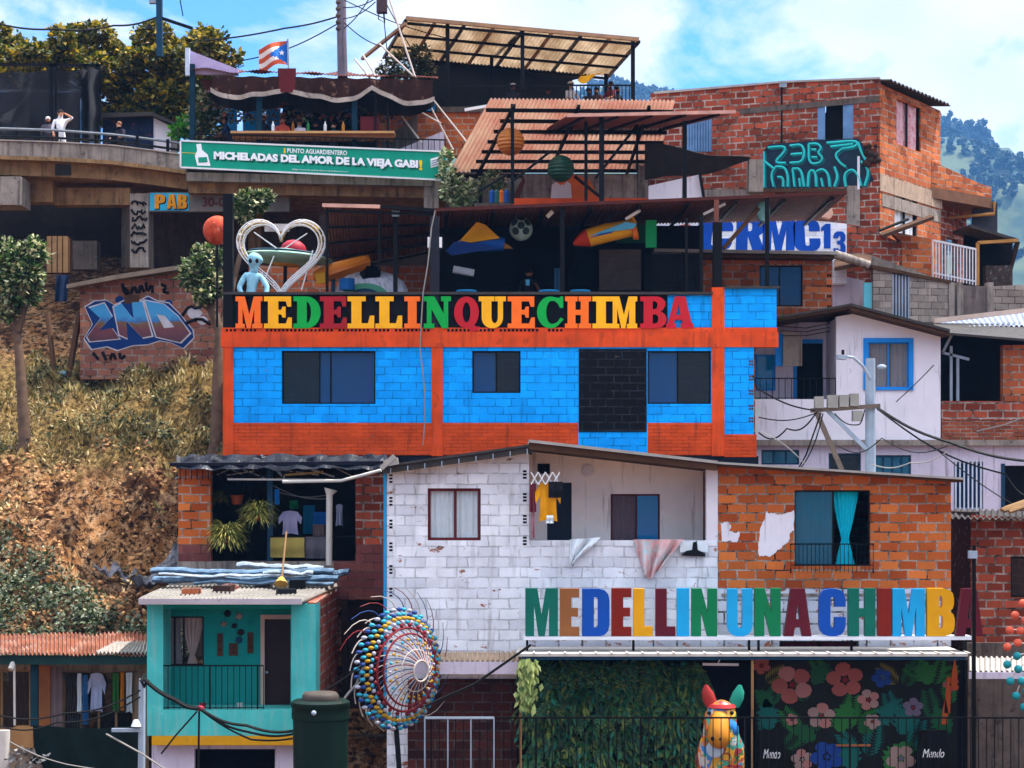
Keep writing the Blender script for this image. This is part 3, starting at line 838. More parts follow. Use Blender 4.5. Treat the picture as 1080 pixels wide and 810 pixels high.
# condensed block letters, one unit high
SANS = {
    'I': (.30, [[(0, 0), (.30, 0), (.30, 1), (0, 1)]]),
    'L': (.48, [[(0, 0), (.48, 0), (.48, .20), (.27, .20), (.27, 1), (0, 1)]]),
    'E': (.46, [[(0, 0), (.46, 0), (.46, .19), (.27, .19), (.27, .41), (.43, .41), (.43, .59), (.27, .59), (.27, .81), (.46, .81), (.46, 1), (0, 1)]]),
    'M': (.70, [[(0, 0), (.19, 0), (.19, .62), (.28, 0), (.42, 0), (.51, .62), (.51, 0), (.70, 0), (.70, 1), (.44, 1), (.35, .45), (.26, 1), (0, 1)]]),
    'N': (.54, [[(0, 0), (.20, 0), (.20, .52), (.33, 0), (.54, 0), (.54, 1), (.34, 1), (.34, .5), (.21, 1), (0, 1)]]),
    'H': (.56, [[(0, 0), (.22, 0), (.22, .40), (.34, .40), (.34, 0), (.56, 0), (.56, 1), (.34, 1), (.34, .58), (.22, .58), (.22, 1), (0, 1)]]),
    'U': (.54, [[(.54, 1), (.32, 1), (.32, .22), (.295, .17), (.245, .17), (.22, .22), (.22, 1), (0, 1), (0, .24), (.03, .11), (.10, .03), (.20, 0), (.34, 0), (.44, .03), (.51, .11), (.54, .24)]]),
    'A': (.58, [[(0, 0), (.20, 0), (.225, .18), (.355, .18), (.38, 0), (.58, 0), (.44, 1), (.14, 1)], [(.25, .35), (.29, .72), (.33, .35)]]),
    'D': (.56, [[(0, 0), (.34, 0), (.46, .03), (.53, .11), (.56, .24), (.56, .76), (.53, .89), (.46, .97), (.34, 1), (0, 1)], [(.24, .18), (.24, .82), (.29, .82), (.32, .77), (.32, .23), (.29, .18)]]),
    'C': (.56, [[(.56, .40), (.33, .40), (.33, .22), (.305, .17), (.265, .17), (.24, .22), (.24, .78), (.265, .83), (.305, .83), (.33, .78), (.33, .62), (.56, .62), (.56, .77), (.53, .89), (.46, .97), (.35, 1), (.21, 1), (.10, .97), (.03, .89), (0, .77), (0, .23), (.03, .11), (.10, .03), (.21, 0), (.35, 0), (.46, .03), (.53, .11), (.56, .23)]]),
    'B': (.56, [[(0, 0), (.34, 0), (.47, .03), (.54, .11), (.56, .22), (.56, .36), (.53, .46), (.46, .52), (.52, .58), (.545, .67), (.545, .78), (.52, .90), (.45, .97), (.34, 1), (0, 1)], [(.24, .16), (.24, .43), (.29, .43), (.32, .38), (.32, .21), (.29, .16)], [(.24, .60), (.24, .84), (.28, .84), (.31, .80), (.31, .64), (.28, .60)]]),
    'R': (.56, [[(0, 0), (.23, 0), (.23, .42), (.33, 0), (.56, 0), (.45, .44), (.53, .54), (.55, .68), (.55, .78), (.52, .90), (.45, .97), (.34, 1), (0, 1)], [(.23, .58), (.23, .83), (.28, .83), (.31, .79), (.31, .62), (.28, .58)]]),
    'P': (.54, [[(0, 0), (.23, 0), (.23, .38), (.34, .38), (.46, .42), (.53, .52), (.54, .68), (.53, .85), (.46, .96), (.34, 1), (0, 1)], [(.23, .56), (.23, .83), (.28, .83), (.31, .79), (.31, .60), (.28, .56)]]),
    '1': (.34, [[(.10, 0), (.34, 0), (.34, 1), (.16, 1), (0, .84), (0, .68), (.10, .74)]]),
    '3': (.52, [[(0, .26), (0, .2), (.04, .08), (.12, .02), (.22, 0), (.36, 0), (.46, .05), (.52, .16), (.52, .36), (.47, .47), (.41, .51), (.47, .56), (.51, .66), (.51, .82), (.46, .93), (.37, 1), (.16, 1), (.05, .93), (0, .80), (0, .70), (.21, .70), (.23, .80), (.29, .80), (.30, .64), (.26, .59), (.16, .59), (.16, .43), (.26, .43), (.30, .38), (.30, .22), (.26, .18), (.22, .20), (.21, .26)]]),
}


def arc(cx, cy, rx, ry, a0, a1, n=8):
    return [(cx + rx * math.cos(math.radians(a0 + (a1 - a0) * i / n)), cy + ry * math.sin(math.radians(a0 + (a1 - a0) * i / n))) for i in range(n + 1)]


SLAB = {   # heavy slab-serif letters, one unit high
    'I': (.58, [[(0, 0), (.58, 0), (.58, .15), (.45, .15), (.45, .85), (.58, .85), (.58, 1), (0, 1), (0, .85), (.13, .85), (.13, .15), (0, .15)]]),
    'L': (.88, [[(0, 0), (.88, 0), (.88, .40), (.74, .40), (.68, .16), (.46, .16), (.46, .85), (.60, .85), (.60, 1), (0, 1), (0, .85), (.13, .85), (.13, .15), (0, .15)]]),
    'E': (.90, [[(0, 0), (.90, 0), (.90, .34), (.78, .34), (.71, .15), (.46, .15), (.46, .44), (.56, .44), (.60, .34), (.70, .34), (.70, .68), (.60, .68), (.56, .58), (.46, .58), (.46, .85), (.71, .85), (.76, .68), (.88, .68), (.88, 1), (0, 1), (0, .85), (.13, .85), (.13, .15), (0, .15)]]),
    'D': (.94, [[(0, 0), (.46, 0), *arc(.46, .5, .48, .5, -90, 90, 14)[1:-1], (.46, 1), (0, 1), (0, .85), (.13, .85), (.13, .15), (0, .15)], [(.46, .16), (.46, .84), *arc(.46, .5, .15, .33, 80, -80, 10)]]),
    'M': (1.0, [[(0, 0), (.34, 0), (.34, .14), (.26, .14), (.26, .62), (.42, 0), (.56, 0), (.70, .62), (.70, .14), (.62, .14), (.62, 0), (1.0, 0), (1.0, .15), (.93, .15), (.93, .85), (1.0, .85), (1.0, 1), (.68, 1), (.51, .42), (.34, 1), (0, 1), (0, .85), (.10, .85), (.10, .15), (0, .15)]]),
    'N': (.98, [[(0, 0), (.38, 0), (.38, .15), (.28, .15), (.28, .60), (.66, 0), (.88, 0), (.88, .85), (.98, .85), (.98, 1), (.62, 1), (.62, .85), (.72, .85), (.72, .46), (.38, 1), (0, 1), (0, .85), (.11, .85), (.11, .15), (0, .15)]]),
    'U': (.94, [[(0, 1), (0, .85), (.10, .85), (.10, .34), *arc(.47, .34, .37, .34, 180, 360, 14)[1:-1], (.84, .34), (.84, .85), (.94, .85), (.94, 1), (.56, 1), (.56, .85), (.66, .85), (.66, .34), *arc(.55, .34, .11, .18, 0, -180, 8)[1:-1], (.44, .34), (.44, .85), (.54, .85), (.54, 1)]]),
    'Q': (.94, [[*arc(.47, .5, .47, .5, -52, 268, 22), (.50, .02), (.60, -.08), (.74, -.10), (.90, -.07), (.96, .06), (.86, .05), (.80, .08)], arc(.47, .5, .15, .32, 0, -345, 14)]),
    'C': (.96, [[(.96, .28), (.84, .34), (.74, .20), (.60, .14), *arc(.52, .5, .19, .36, -95, -265, 10), (.62, .86), (.74, .78), (.82, .64), (.94, .64), (.94, 1), (.84, 1), (.80, .95), *arc(.48, .5, .48, .5, 70, 305, 18)]]),
    'H': (1.0, [[(0, 0), (.48, 0), (.48, .15), (.40, .15), (.40, .42), (.60, .42), (.60, .15), (.52, .15), (.52, 0), (1, 0), (1, .15), (.90, .15), (.90, .85), (1, .85), (1, 1), (.52, 1), (.52, .85), (.60, .85), (.60, .58), (.40, .58), (.40, .85), (.48, .85), (.48, 1), (0, 1), (0, .85), (.10, .85), (.10, .15), (0, .15)]]),
    'B': (.94, [[(0, 0), (.56, 0), *arc(.56, .28, .38, .28, -90, 70, 8)[1:], (.78, .55), *arc(.56, .76, .34, .24, -30, 90, 8)[1:], (0, 1), (0, .85), (.12, .85), (.12, .15), (0, .15)], [(.44, .15), (.44, .44), (.54, .44), *arc(.54, .295, .11, .145, 80, -90, 6)], [(.44, .60), (.44, .85), (.52, .85), *arc(.52, .725, .10, .125, 80, -90, 6)]]),
    'A': (1.0, [[(0, 0), (.36, 0), (.36, .15), (.29, .15), (.32, .27), (.58, .27), (.61, .15), (.54, .15), (.54, 0), (1, 0), (1, .15), (.93, .15), (.70, 1), (.32, 1), (.07, .15), (0, .15)], [(.365, .42), (.45, .76), (.535, .42)]]),
}


def letter(parent, font, ch, a, b, c, d, Y, th, m, label=None, shear=0.):
    w_, loops = font[ch]
    x0, x1, z0, z1 = XX(a, Y), XX(c, Y), ZZ(d, Y), ZZ(b, Y)
    fn = lambda x, y: V((x0 + (x + shear * y) / w_ * (x1 - x0), Y, z0 + y * (z1 - z0)))
    o = G().poly(loops, fn, (0, th, 0)).build('letter', m, parent)
    if label: o['label'] = label
    return o


# ------------------------------------------------------------------ the white block house and its brick neighbour
Y = 40.0
wh = thing('white_house', 'white painted block house with a recessed balcony under a low gable', 'house', P(580, 830, Y))
g = G(); fw(g, 408, 558, 840, [(408, 496), (558, 476)], Y, .25, [(451, 515, 507, 570)]); g.build('wall', WHITEB, wh)
g = G(); fw(g, 558, 757, 672, 570, Y + .004, .2); g.build('parapet', WHITEB, wh)
g = G(); fw(g, 558, 757, 840, 672, Y + .004, .25); g.build('lower_wall', WHITEB2, wh)
g = G().pb(745, 494, 757, 570, Y + .004, .25); g.build('pillar', PLASTER, wh)
Yi = 41.7
g = G(); fw(g, 548, 766, 585, [(548, 472), (566, 470), (766, 492)], Yi, .15, [(577, 509, 603, 585), (644, 521, 696, 572)]); g.build('inner_wall', PLASTER_P, wh)
g = G().box(XX(553, Y), XX(757, Y), Y + .21, Yi - .01, ZZ(578, Y), ZZ(575, Y)); g.build('balcony_floor', CONC, wh)
g = G().box(XX(553, Y) - .0, XX(556, Y), Y + .26, Yi - .01, ZZ(575, Y), ZZ(481, Y)); g.build('balcony_side', PLASTER_P, wh)
shell(wh, 408, 760, 497, 840, Y, 46, CLAY_D)
win(wh, 451, 515, 507, 570, Y, MAROON, GLASS_C, t=.06, mull=(.52,), deep=.05)
curtain(wh, 452, 516, 480, 570, Y + .16, CURT_W, 5, amp=.025); curtain(wh, 479, 516, 506, 570, Y + .17, CURT_W, 5, amp=.025)
d = win(wh, 644, 521, 696, 572, Yi, MAROON, GLASS_C, t=.04, mull=(.52,), deep=.03, gls={1: GLASS_B})
curtain(wh, 645, 522, 671, 572, Yi + .12, CURT_M, 5, amp=.02)
g = G().pb(577, 509, 603, 585, Yi + .05, .06); g.pb(577.8, 510, 579.2, 585, Yi + .03, .03); g.pb(601, 510, 602.2, 585, Yi + .03, .03); d = g.build('door', solid('slate blue door', '#232c3a'), wh)
G().ball(P(580.5, 548, Yi + .03), .03, 8, 6).build('handle', STEEL, d)
g = G().pb(567, 489, 580, 500, Yi - .03, .03)
for k in range(5): g.pb(567.6, 490 + k * 2, 579.4, 490.8 + k * 2, Yi - .05, .02)
g.build('vent', DARK, wh)
g = G().lathe(P(620, 496, Yi - .03), [(.125, 0), (.125, .04), (.10, .05)], 20, Matrix.Rotation(math.pi / 2, 3, 'X')); g.bar(P(617, 499, Yi - .085), P(623, 493, Yi - .085), .02); g.build('electric_meter', PLASTER, wh)  # round electric meter on the balcony wall
# hollow block ends left open along the two corners of the facade
for py in list(range(500, 690, 24)):
    for k in range(3):
        G().pb(410.6, py + k * 3.6, 414, py + k * 3.6 + 2.2, Y - .003, .02).build('block_hole', DARK, wh)
for py in (496, 520, 543, 566):
    for k in range(3):
        G().pb(551.5, py + k * 3.4, 555.5, py + k * 3.4 + 2.2, Y - .003, .02).build('block_hole', DARK, wh)
g = G().pb(404.5, 496, 407.8, 735, Y - .02, .12); g.build('corner_strip', solid('blue painted strip', '#2a86b4'), wh)
# roof
def roof_slope(parent, a, za, c, zc, Ya, Yb, th, m, name='roof', under=None, uth=.12):
    x0, x1 = XX(a, Ya), XX(c, Ya); z0, z1 = ZZ(za, Ya), ZZ(zc, Ya)
    r = G().prism([(x0, Ya, z0), (x1, Ya, z1), (x1, Ya, z1 + th), (x0, Ya, z0 + th)], (0, Yb - Ya, 0)).build(name, m, parent)
    if under:
        G().prism([(x0, Ya + .06, z0 - uth), (x1, Ya + .06, z1 - uth), (x1, Ya + .06, z1 - .003), (x0, Ya + .06, z0 - .003)], (0, Yb - Ya - .1, 0)).build('roof_timber', under, r)
    return r
r = roof_slope(wh, 403, 493, 562, 470.5, 39.55, 46.1, .05, ZINC_D, under=ZINC_D, uth=.13)
for k in range(9):
    px = 412 + k * 18; G().bar(P(px, 493 - (px - 403) * .1415 + 2, 39.53), P(px, 493 - (px - 403) * .1415 + 9, 39.53), .02).build('gutter_bracket', STEEL, r)
roof_slope(wh, 558, 466.5, 757, 489, 39.45, 46.1, .06, ZINC, under=WOOD_D, uth=.14)
g = G().bar(P(405, 489, 39.5), P(420, 486, 39.5), .14); g.bar(P(402, 494, 39.46), P(416, 481, 39.46), .1); g.build('eave_plank', ZINC, wh)

bh = thing('brick_house', 'orange clay block house beside the white one with one railed window', 'house', P(880, 830, Y))
g = G(); fw(g, 757.3, 1003, 620, [(757.3, 490), (1003, 507)], Y, .25, [(838, 517, 918, 597)]); g.build('wall', CLAY, bh)
g = G(); fw(g, 757.3, 1003, 840, 620, Y + .012, .25, [(822, 676, 906, 700)]); g.build('lower_wall', WHITEB2, bh)
shell(bh, 757.4, 1003, 508, 840, Y, 46, CLAY_D)
g = G().box(XX(757, Y), XX(1003, Y), Y + .27, 45.7, ZZ(612, Y), ZZ(609, Y)); g.build('floor', CONC_D, bh)
rr = roof_slope(bh, 757, 489.2, 1017, 506, 39.5, 46.1, .045, ZINC, under=WOOD_D, uth=.05)
def patch(pts, Yp, m, parent, name='plaster_patch', th=.012):
    for amp in (1.1, .7, .4):                          # flaked edge
        o = []
        for a_, b_ in zip(pts, pts[1:] + pts[:1]): o += [a_, ((a_[0] + b_[0]) / 2 + R.uniform(-amp, amp), (a_[1] + b_[1]) / 2 + R.uniform(-amp, amp))]
        pts = o
    return G().poly([pts], lambda x, y: P(x, y, Yp), (0, th, 0)).build(name, m, parent)
patch([(760, 552), (764, 551), (767, 549.5), (771, 554), (769, 560), (774, 562), (780, 561), (777, 572), (770, 570), (761, 571)], Y - .012, PLASTER, bh)
patch([(808, 539), (812, 541.5), (817, 541), (823, 542.5), (830, 541), (837.4, 538), (837.4, 560), (833, 562), (831, 572), (825, 576), (820, 580), (816, 585), (812, 587.5), (806, 586), (801, 587), (800, 577), (801.5, 565), (804, 552), (807, 546)], Y - .012, PLASTER, bh)
w_ = win(bh, 838, 517, 918, 597, Y, BLACK, GLASS_C, t=.035, mull=(.52,), deep=.1, gls={0: GLASS_T, 1: None})
curtain(bh, 839, 518, 879, 597, Y + .32, CURT_T, 8, amp=.02)
curtain(bh, 876, 518, 906, 597, Y + .26, CURT_C, 6, tie=(.5, .38), amp=.025, flare=.72)
rl = railing(bh, P(834, 604, Y - .22), P(921, 604, Y - .22), .60, 20, BLACK, .006, .014, bottom=.16)
g = G()
for px in (834, 921):
    g.bar(P(px, 574, Y - .22), P(px, 574.5, Y + .02), .03); g.bar(P(px, 604, Y - .22), P(px, 600, Y + .02), .03)
g.build('bracket', BLACK, rl)
curtain(bh, 825, 677, 862, 700, Y + .3, CURT_M, 5); curtain(bh, 866, 677, 903, 700, Y + .3, CURT_M, 4)
g = G().pb(761, 626, 1000, 629, Y - .02, .03); g.build('ledge', CONC, bh)

# ------------------------------------------------------------------ the lower sign of big letters and its shelf
Ys = 38.7
sg = thing('letter_sign', 'lower row of big multicoloured block letters standing on a thin shelf', 'sign', P(790, 675, Ys))
cols = {'deep green': '#0c5f50', 'brown': '#87542d', 'blue': '#10469a', 'dark red': '#741c0e', 'yellow': '#cf920c', 'plum': '#551522', 'sky blue': '#1c95c8', 'green': '#0a6e43'}
row = [('M', 554, 588.5, 'deep green'), ('E', 590.5, 611, 'brown'), ('D', 614, 643, 'blue'), ('E', 645, 666, 'dark red'), ('L', 668, 688.5, 'yellow'), ('L', 691.5, 712.5, 'plum'), ('I', 714, 727, 'sky blue'), ('N', 729.5, 756.5, 'green'),
       ('U', 767, 794, 'sky blue'), ('N', 796, 823.5, 'green'), ('A', 827, 856, 'plum'), ('C', 864, 892, 'blue'), ('H', 895, 923.5, 'deep green'), ('I', 926, 940, 'dark red'), ('M', 941.5, 975.5, 'sky blue'), ('B', 978, 1007, 'yellow'), ('A', 1008, 1037, 'plum')]
for i, (ch, a, c_, k) in enumerate(row):
    letter(sg, SANS, ch, a, 620.5 + (i % 3) * .3, c_, 671, Ys, .16, solid('sign ' + k, cols[k], .45, .1), '%s letter %s' % (k, ch))
g = G().box(XX(552, Ys), XX(1026, Ys), Ys - .1, Ys + .5, ZZ(674.6, Ys), ZZ(671.3, Ys)); g.build('shelf', WHITEM, sg)
g = G()
for px in (556, 668, 790, 800, 898, 1018): g.bar(P(px, 675, Ys + .2), P(px, 690, Ys + .2), .05)
g.build('support', BLACK, sg)

# ------------------------------------------------------------------ pergola, green wall, painted panel, railing of the bar
Yp = 39.7
pg = thing('pergola', 'thin flat pergola roof on slim posts under the lower letter sign', 'pergola', P(780, 830, Yp))
g = G().box(XX(545, 38.2), XX(1021, 38.2), 38.2, 39.95, ZZ(692.4, 38.2), ZZ(689.4, 38.2)); r = g.build('roof', PVC, pg)
g = G()
for k in range(30): g.box(XX(546 + k * 16.4, 38.2), XX(547.8 + k * 16.4, 38.2), 38.15, 38.7, ZZ(689.2, 38.2), ZZ(688.2, 38.2))
g.build('roof_rib', PVC, r)
g = G().box(XX(550, 38.2), XX(1019, 38.2), 38.24, 38.34, ZZ(696, 38.2), ZZ(692.6, 38.2)); g.build('beam', BLUE_D, pg)
for px in (793.5, 1019, 549):
    G().bar(P(px, 840, 38.3), P(px, 696, 38.3), .05).build('post', WOOD if px < 1000 else BLACK, pg)
G().box(XX(545, Yp), XX(1021, Yp), 39.9, 39.95, ZZ(845, Yp), ZZ(693, Yp)).build('back_panel', DARK, pg)
g = G().bar(P(741, 700.5, 38.8), P(779, 701, 38.8), .05); g.bar(P(757, 700, 38.8), P(760, 694, 38.8), .02); g.build('lamp_tube', WHITEP, pg)

gw = thing('green_wall', 'planted wall of drooping ferns and broad leaves under the pergola', 'green wall', P(645, 830, Yp))
G().pb(552, 697, 742, 845, Yp + .02, .1).build('panel', mat('peat panel', '#0f140d', var=.5), gw)
FERN = leafmat('green wall leaves', ['#0c2412', '#1d4a24', '#3a7a40', '#0f3a2e', '#7d8a3c', '#123018', '#2a8a72'], .25)
PALE = leafmat('pale climber leaves', ['#3f5a22', '#8a9a4c', '#b8bd72', '#5d7430'], .35)
g = G()
def tuft(g, p, n, L, w, spread=.9, out=.5):
    for i in range(n):
        a = R.uniform(-1.4, 1.4)
        q = V(p); d = V((math.sin(a) * spread, -out * R.uniform(.4, 1), math.cos(a) * .3 + R.uniform(-.2, .3)))
        for s in range(4):
            ln = L / 4 * R.uniform(.8, 1.2)
            g.leaf(q, d, V((0, -1, .4)), ln * 1.9, w * (1 - .12 * s)); q = q + d.normalized() * ln; d = d + V((0, 0, -.55))
for i in range(170):
    px, py = R.uniform(556, 738), 700 + R.random() ** 1.3 * 110
    tuft(g, P(px, py, Yp), R.randint(5, 9), R.uniform(.3, .6), R.uniform(.03, .07))
for px, py in ((570, 704), (590, 709), (604, 702), (632, 703), (648, 712), (672, 702), (690, 714), (730, 706), (655, 703), (618, 714), (580, 742), (660, 748), (705, 740), (625, 755)):
    for k in range(9):                                # drooping fern fronds, leaflets in pairs
        a = -1.35 + 2.7 * k / 8 + R.uniform(-.2, .2); q = P(px, py, Yp - .12); d = V((math.sin(a) * .9, -.75, .35 * math.cos(a))).normalized(); L = R.uniform(.45, .75); nl = 11
        for s_ in range(nl):
            sd = d.cross(V((0, -.6, .8))).normalized(); t_ = s_ / nl; ll = .17 * (1 - .75 * t_) * R.uniform(.85, 1.1)
            for e_ in (-1, 1): g.leaf(q, sd * e_ + d * .55 + V((0, 0, -.25)), V((0, -1, .5)), ll, .018)
            q = q + d * L / nl; d = (d + V((0, -.01, -.2))).normalized()
for k in range(1500):
    px, py = R.uniform(552, 740), R.uniform(697, 812)
    g.leaf(P(px, py, Yp - R.uniform(0, .14)), V((R.uniform(-.8, .8), -.4, R.uniform(-1, .3))), V((0, -1, .3)), R.uniform(.12, .28), R.uniform(.03, .06))
g.build('leaves', FERN, gw, fixn=False)
g = G()
for k in range(230):
    py = 694 + 52 * R.random() ** 1.1; px = 556 + R.gauss(0, 4.6)
    g.leaf(P(px, py, 38.25 - R.uniform(0, .2)), V((R.uniform(-.7, .7), -.5, -1)), V((R.uniform(-.3, .3), -1, .4)), R.uniform(.12, .24), R.uniform(.035, .06))
tag(g.build('climber', PALE, fixn=False), 'pale green climber hanging off the corner of the pergola', 'climber')

mp_ = thing('mural_panel', 'black panel painted with pink flowers and jungle leaves', 'mural', P(905, 830, Yp))
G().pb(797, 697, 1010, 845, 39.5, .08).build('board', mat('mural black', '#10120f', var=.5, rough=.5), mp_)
def flower(g, px, py, r, slots, petals=5, a0=0.):
    s = 39.5 / F * r; c0 = P(px, py, 39.49)
    for k in range(petals):
        a = a0 + 6.283 * k / petals; g.m = slots[0] if (k + petals) % 3 else slots[1]
        pc = (math.cos(a) * .62, math.sin(a) * .62); pts = [(pc[0] + .48 * math.cos(t) * (1.05 if math.cos(t - a) > 0 else .8), pc[1] + .42 * math.sin(t)) for t in [6.283 * i / 10 for i in range(10)]]
        dy = .004 * (k + 1)
        g.poly([pts], lambda x, z, dy=dy: c0 + V((x * s, -dy, z * s)), (0, .006, 0))
    g.m = slots[2]; g.poly([[(.17 * math.cos(t), .17 * math.sin(t)) for t in [6.283 * i / 8 for i in range(8)]]], lambda x, z: c0 + V((x * s, -.03, z * s)), (0, .01, 0))
def frond(g, px, py, L, ang, n, slot, w=.42):
    s = 39.5 / F; g.m = slot
    c0 = P(px, py, 39.495); d = V((math.cos(ang), 0, math.sin(ang))); nn = V((-d.z, 0, d.x))
    for k in range(n):
        t = (k + 1) / n; q = c0 + d * (L * s * t)
        for sd in (-1, 1):
            e = (d * .7 + nn * sd).normalized() * (L * s * w * (1.1 - .8 * abs(t - .4)))
            off = V((0, -.002 - .0004 * k, 0)); pw = d * (L * s / n * .5)
            g.prism([q + off, q + e * .6 + pw + off, q + e + off, q + e * .5 - pw + off], (0, .002, 0))
g = G()
FM = [solid('mural salmon', '#8a4a42'), solid('mural pink', '#96655f'), solid('mural wine', '#6a1a20'), solid('mural pale pink', '#8a726c'), solid('mural lilac', '#5f5568'), solid('mural blue', '#16387a'), solid('mural orange', '#a04a1e'),  # paints darkened to carry the dim light under the pergola
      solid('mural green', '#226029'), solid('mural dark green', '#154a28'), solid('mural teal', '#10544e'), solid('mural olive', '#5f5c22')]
for px, py, L, a, n_, s_ in ((812, 745, 26, 1.2, 9, 8), (806, 720, 24, .6, 9, 10), (826, 790, 30, .7, 10, 8), (845, 775, 30, 2.2, 10, 7), (850, 742, 24, 1.9, 9, 8), (872, 715, 24, 2.2, 9, 7), (855, 712, 20, .4, 8, 8), (894, 770, 34, 1.4, 12, 7), (903, 765, 26, .5, 9, 7), (884, 765, 26, 2.6, 9, 7),
                         (945, 760, 28, 1.9, 10, 9), (930, 750, 22, .4, 8, 9), (952, 725, 30, 1.0, 12, 8), (948, 722, 26, 2.4, 10, 10), (985, 724, 26, 1.3, 8, 7), (975, 716, 22, 2.6, 8, 7), (990, 712, 20, .3, 8, 7), (985, 760, 30, 1.8, 10, 8), (960, 790, 30, 1.2, 10, 9), (915, 800, 34, 1.3, 10, 9), (905, 800, 30, 2.2, 10, 9), (940, 800, 26, .5, 9, 8), (805, 780, 26, 1.4, 9, 9), (1003, 745, 26, 1.7, 9, 7), (870, 750, 20, 4.2, 8, 8)):
    frond(g, px, py, L, a, n_, s_)
for a in ((835.5, 722, 22, (0, 1, 2)), (891, 717, 20, (0, 0, 2)), (866, 755, 15, (3, 1, 2)), (916, 738, 12, (1, 3, 2)), (920, 761, 9, (3, 3, 2)), (963, 746, 11, (4, 4, 2)), (930, 715, 11, (5, 5, 5)), (835, 759, 7, (1, 1, 2)), (803, 702, 10, (0, 0, 2)), (1003, 722, 9, (0, 6, 2)), (846, 801, 12, (3, 1, 3)), (872, 798, 18, (5, 5, 5)), (950, 800, 16, (3, 3, 4))):
    flower(g, a[0], a[1], a[2] * .9, a[3], petals=5, a0=R.uniform(0, 1))
def broad(px, py, L, ang, slot, lobes=6):
    s = 39.5 / F * L; c0 = P(px, py, 39.49); ca, sa = math.cos(ang), math.sin(ang); pts = []
    for sd in (1, -1):
        q = []
        for k in range(lobes * 2 + 1):
            t = k / (lobes * 2); wd = .42 * math.sin(math.pi * t ** .8) * (1 if k % 2 else .58); q.append((t, sd * wd))
        pts += q if sd == 1 else q[::-1][1:-1]
    g.m = slot; g.poly([pts], lambda x, z: c0 + V(((x * ca - z * sa) * s, -.001, (x * sa + z * ca) * s)), (0, .003, 0))
for a in ((980, 722, 30, 1.9, 7), (884, 772, 36, 1.2, 7), (905, 772, 30, .7, 8), (858, 722, 26, 1.1, 8), (812, 770, 34, 1.7, 9), (950, 775, 34, 1.3, 9), (1000, 775, 34, 2.0, 8), (925, 765, 30, .9, 9), (815, 745, 26, 2.4, 8), (900, 812, 36, 1.9, 9), (935, 812, 36, 1.0, 7), (860, 780, 26, 2.6, 8)): broad(*a)
g.m = 6
for px, py, hh_ in ((1010 - 4, 710, 16), (999, 732, 20), (996, 750, 14)):
    g.prism([P(px - 3, py + hh_, 39.46), P(px + 3, py + hh_, 39.46), P(px + 4, py, 39.46), P(px + 1, py - hh_, 39.46), P(px - 2, py, 39.46)], (0, .01, 0))
g.build('painted_pattern', FM, mp_)
g = G().text('Mendo', XX(804, 38.9), ZZ(800, 38.9), XX(824, 38.9), ZZ(789, 38.9), 38.9, .004, fn=lambda x, z: V((x, 38.9, z)), shear=.3)
def boardsign(px0, px1, txt, a, lab):
    b_ = thing('menu_board', lab, 'menu board', P((px0 + px1) / 2, 830, 38.95))
    G().pb(px0, 770, px1, 842, 38.95, .05).build('board', BLACK, b_)
    G().text(txt, XX(a[0], 38.94), ZZ(a[1], 38.94), XX(a[2], 38.94), ZZ(a[3], 38.94), 38.94, .006, shear=.35).build('lettering', WHITEP, b_)
boardsign(800, 827, 'Mendo', (805, 800, 823, 790), 'black board with white handwriting at the foot of the flower mural')
boardsign(968, 1000, 'Mendo', (973, 799, 996, 790), 'black board with white handwriting beneath the lilac mural flower')
g = G().bar(P(882, 786, 39.44), P(918, 786, 39.44), .04); tag(g.build('shelf', WOOD_R), 'narrow wooden shelf across the lower flower mural', 'shelf')

Yr = 36.6
rl = railing(None, P(455, 840, Yr), P(1100, 840, Yr), (840 - 757) * Yr / F, 76, BLACK, .008, .016, bottom=.3, posts=13)
tag(rl, 'long black railing in front of the green wall and mural', 'railing')
fr = railing(None, P(448, 840, Yr - .15), P(521, 840, Yr - .15), (840 - 757.5) * Yr / F, 3, STEEL, .012, .02, bottom=.4, name='gate')
tag(fr, 'pale metal gate frame beside the wheel of coloured beads', 'gate')

# awning and dark wall between the wheel and the pergola
aw = thing('awning', 'beige corrugated awning with a white front edge beside the bead wheel', 'awning', P(500, 712, 39))
G().corr(P(438, 697, 39.2), P(556, 697, 39.2), P(556, 687.5, 39.96), P(438, 687.5, 39.96), 22, .025).build('sheet', mat('tan zinc', '#a8917c', var=.25, dirt=.2), aw)
G().pb(436, 698, 552, 711, 39.18, .05).build('fascia', PLASTER_L, aw)
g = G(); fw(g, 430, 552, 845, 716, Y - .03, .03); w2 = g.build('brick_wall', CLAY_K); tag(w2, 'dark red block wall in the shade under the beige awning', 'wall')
aw2 = thing('awning', 'whitish corrugated awning below the end of the lower sign', 'awning', P(1050, 700, 39))
G().corr(P(1022, 708, 38.6), P(1100, 708, 38.6), P(1100, 693, 40), P(1022, 693, 40), 14, .025).build('sheet', ZINC, aw2)
G().pb(1022, 709, 1100, 716, 38.58, .04).build('fascia', PLASTER_L, aw2)

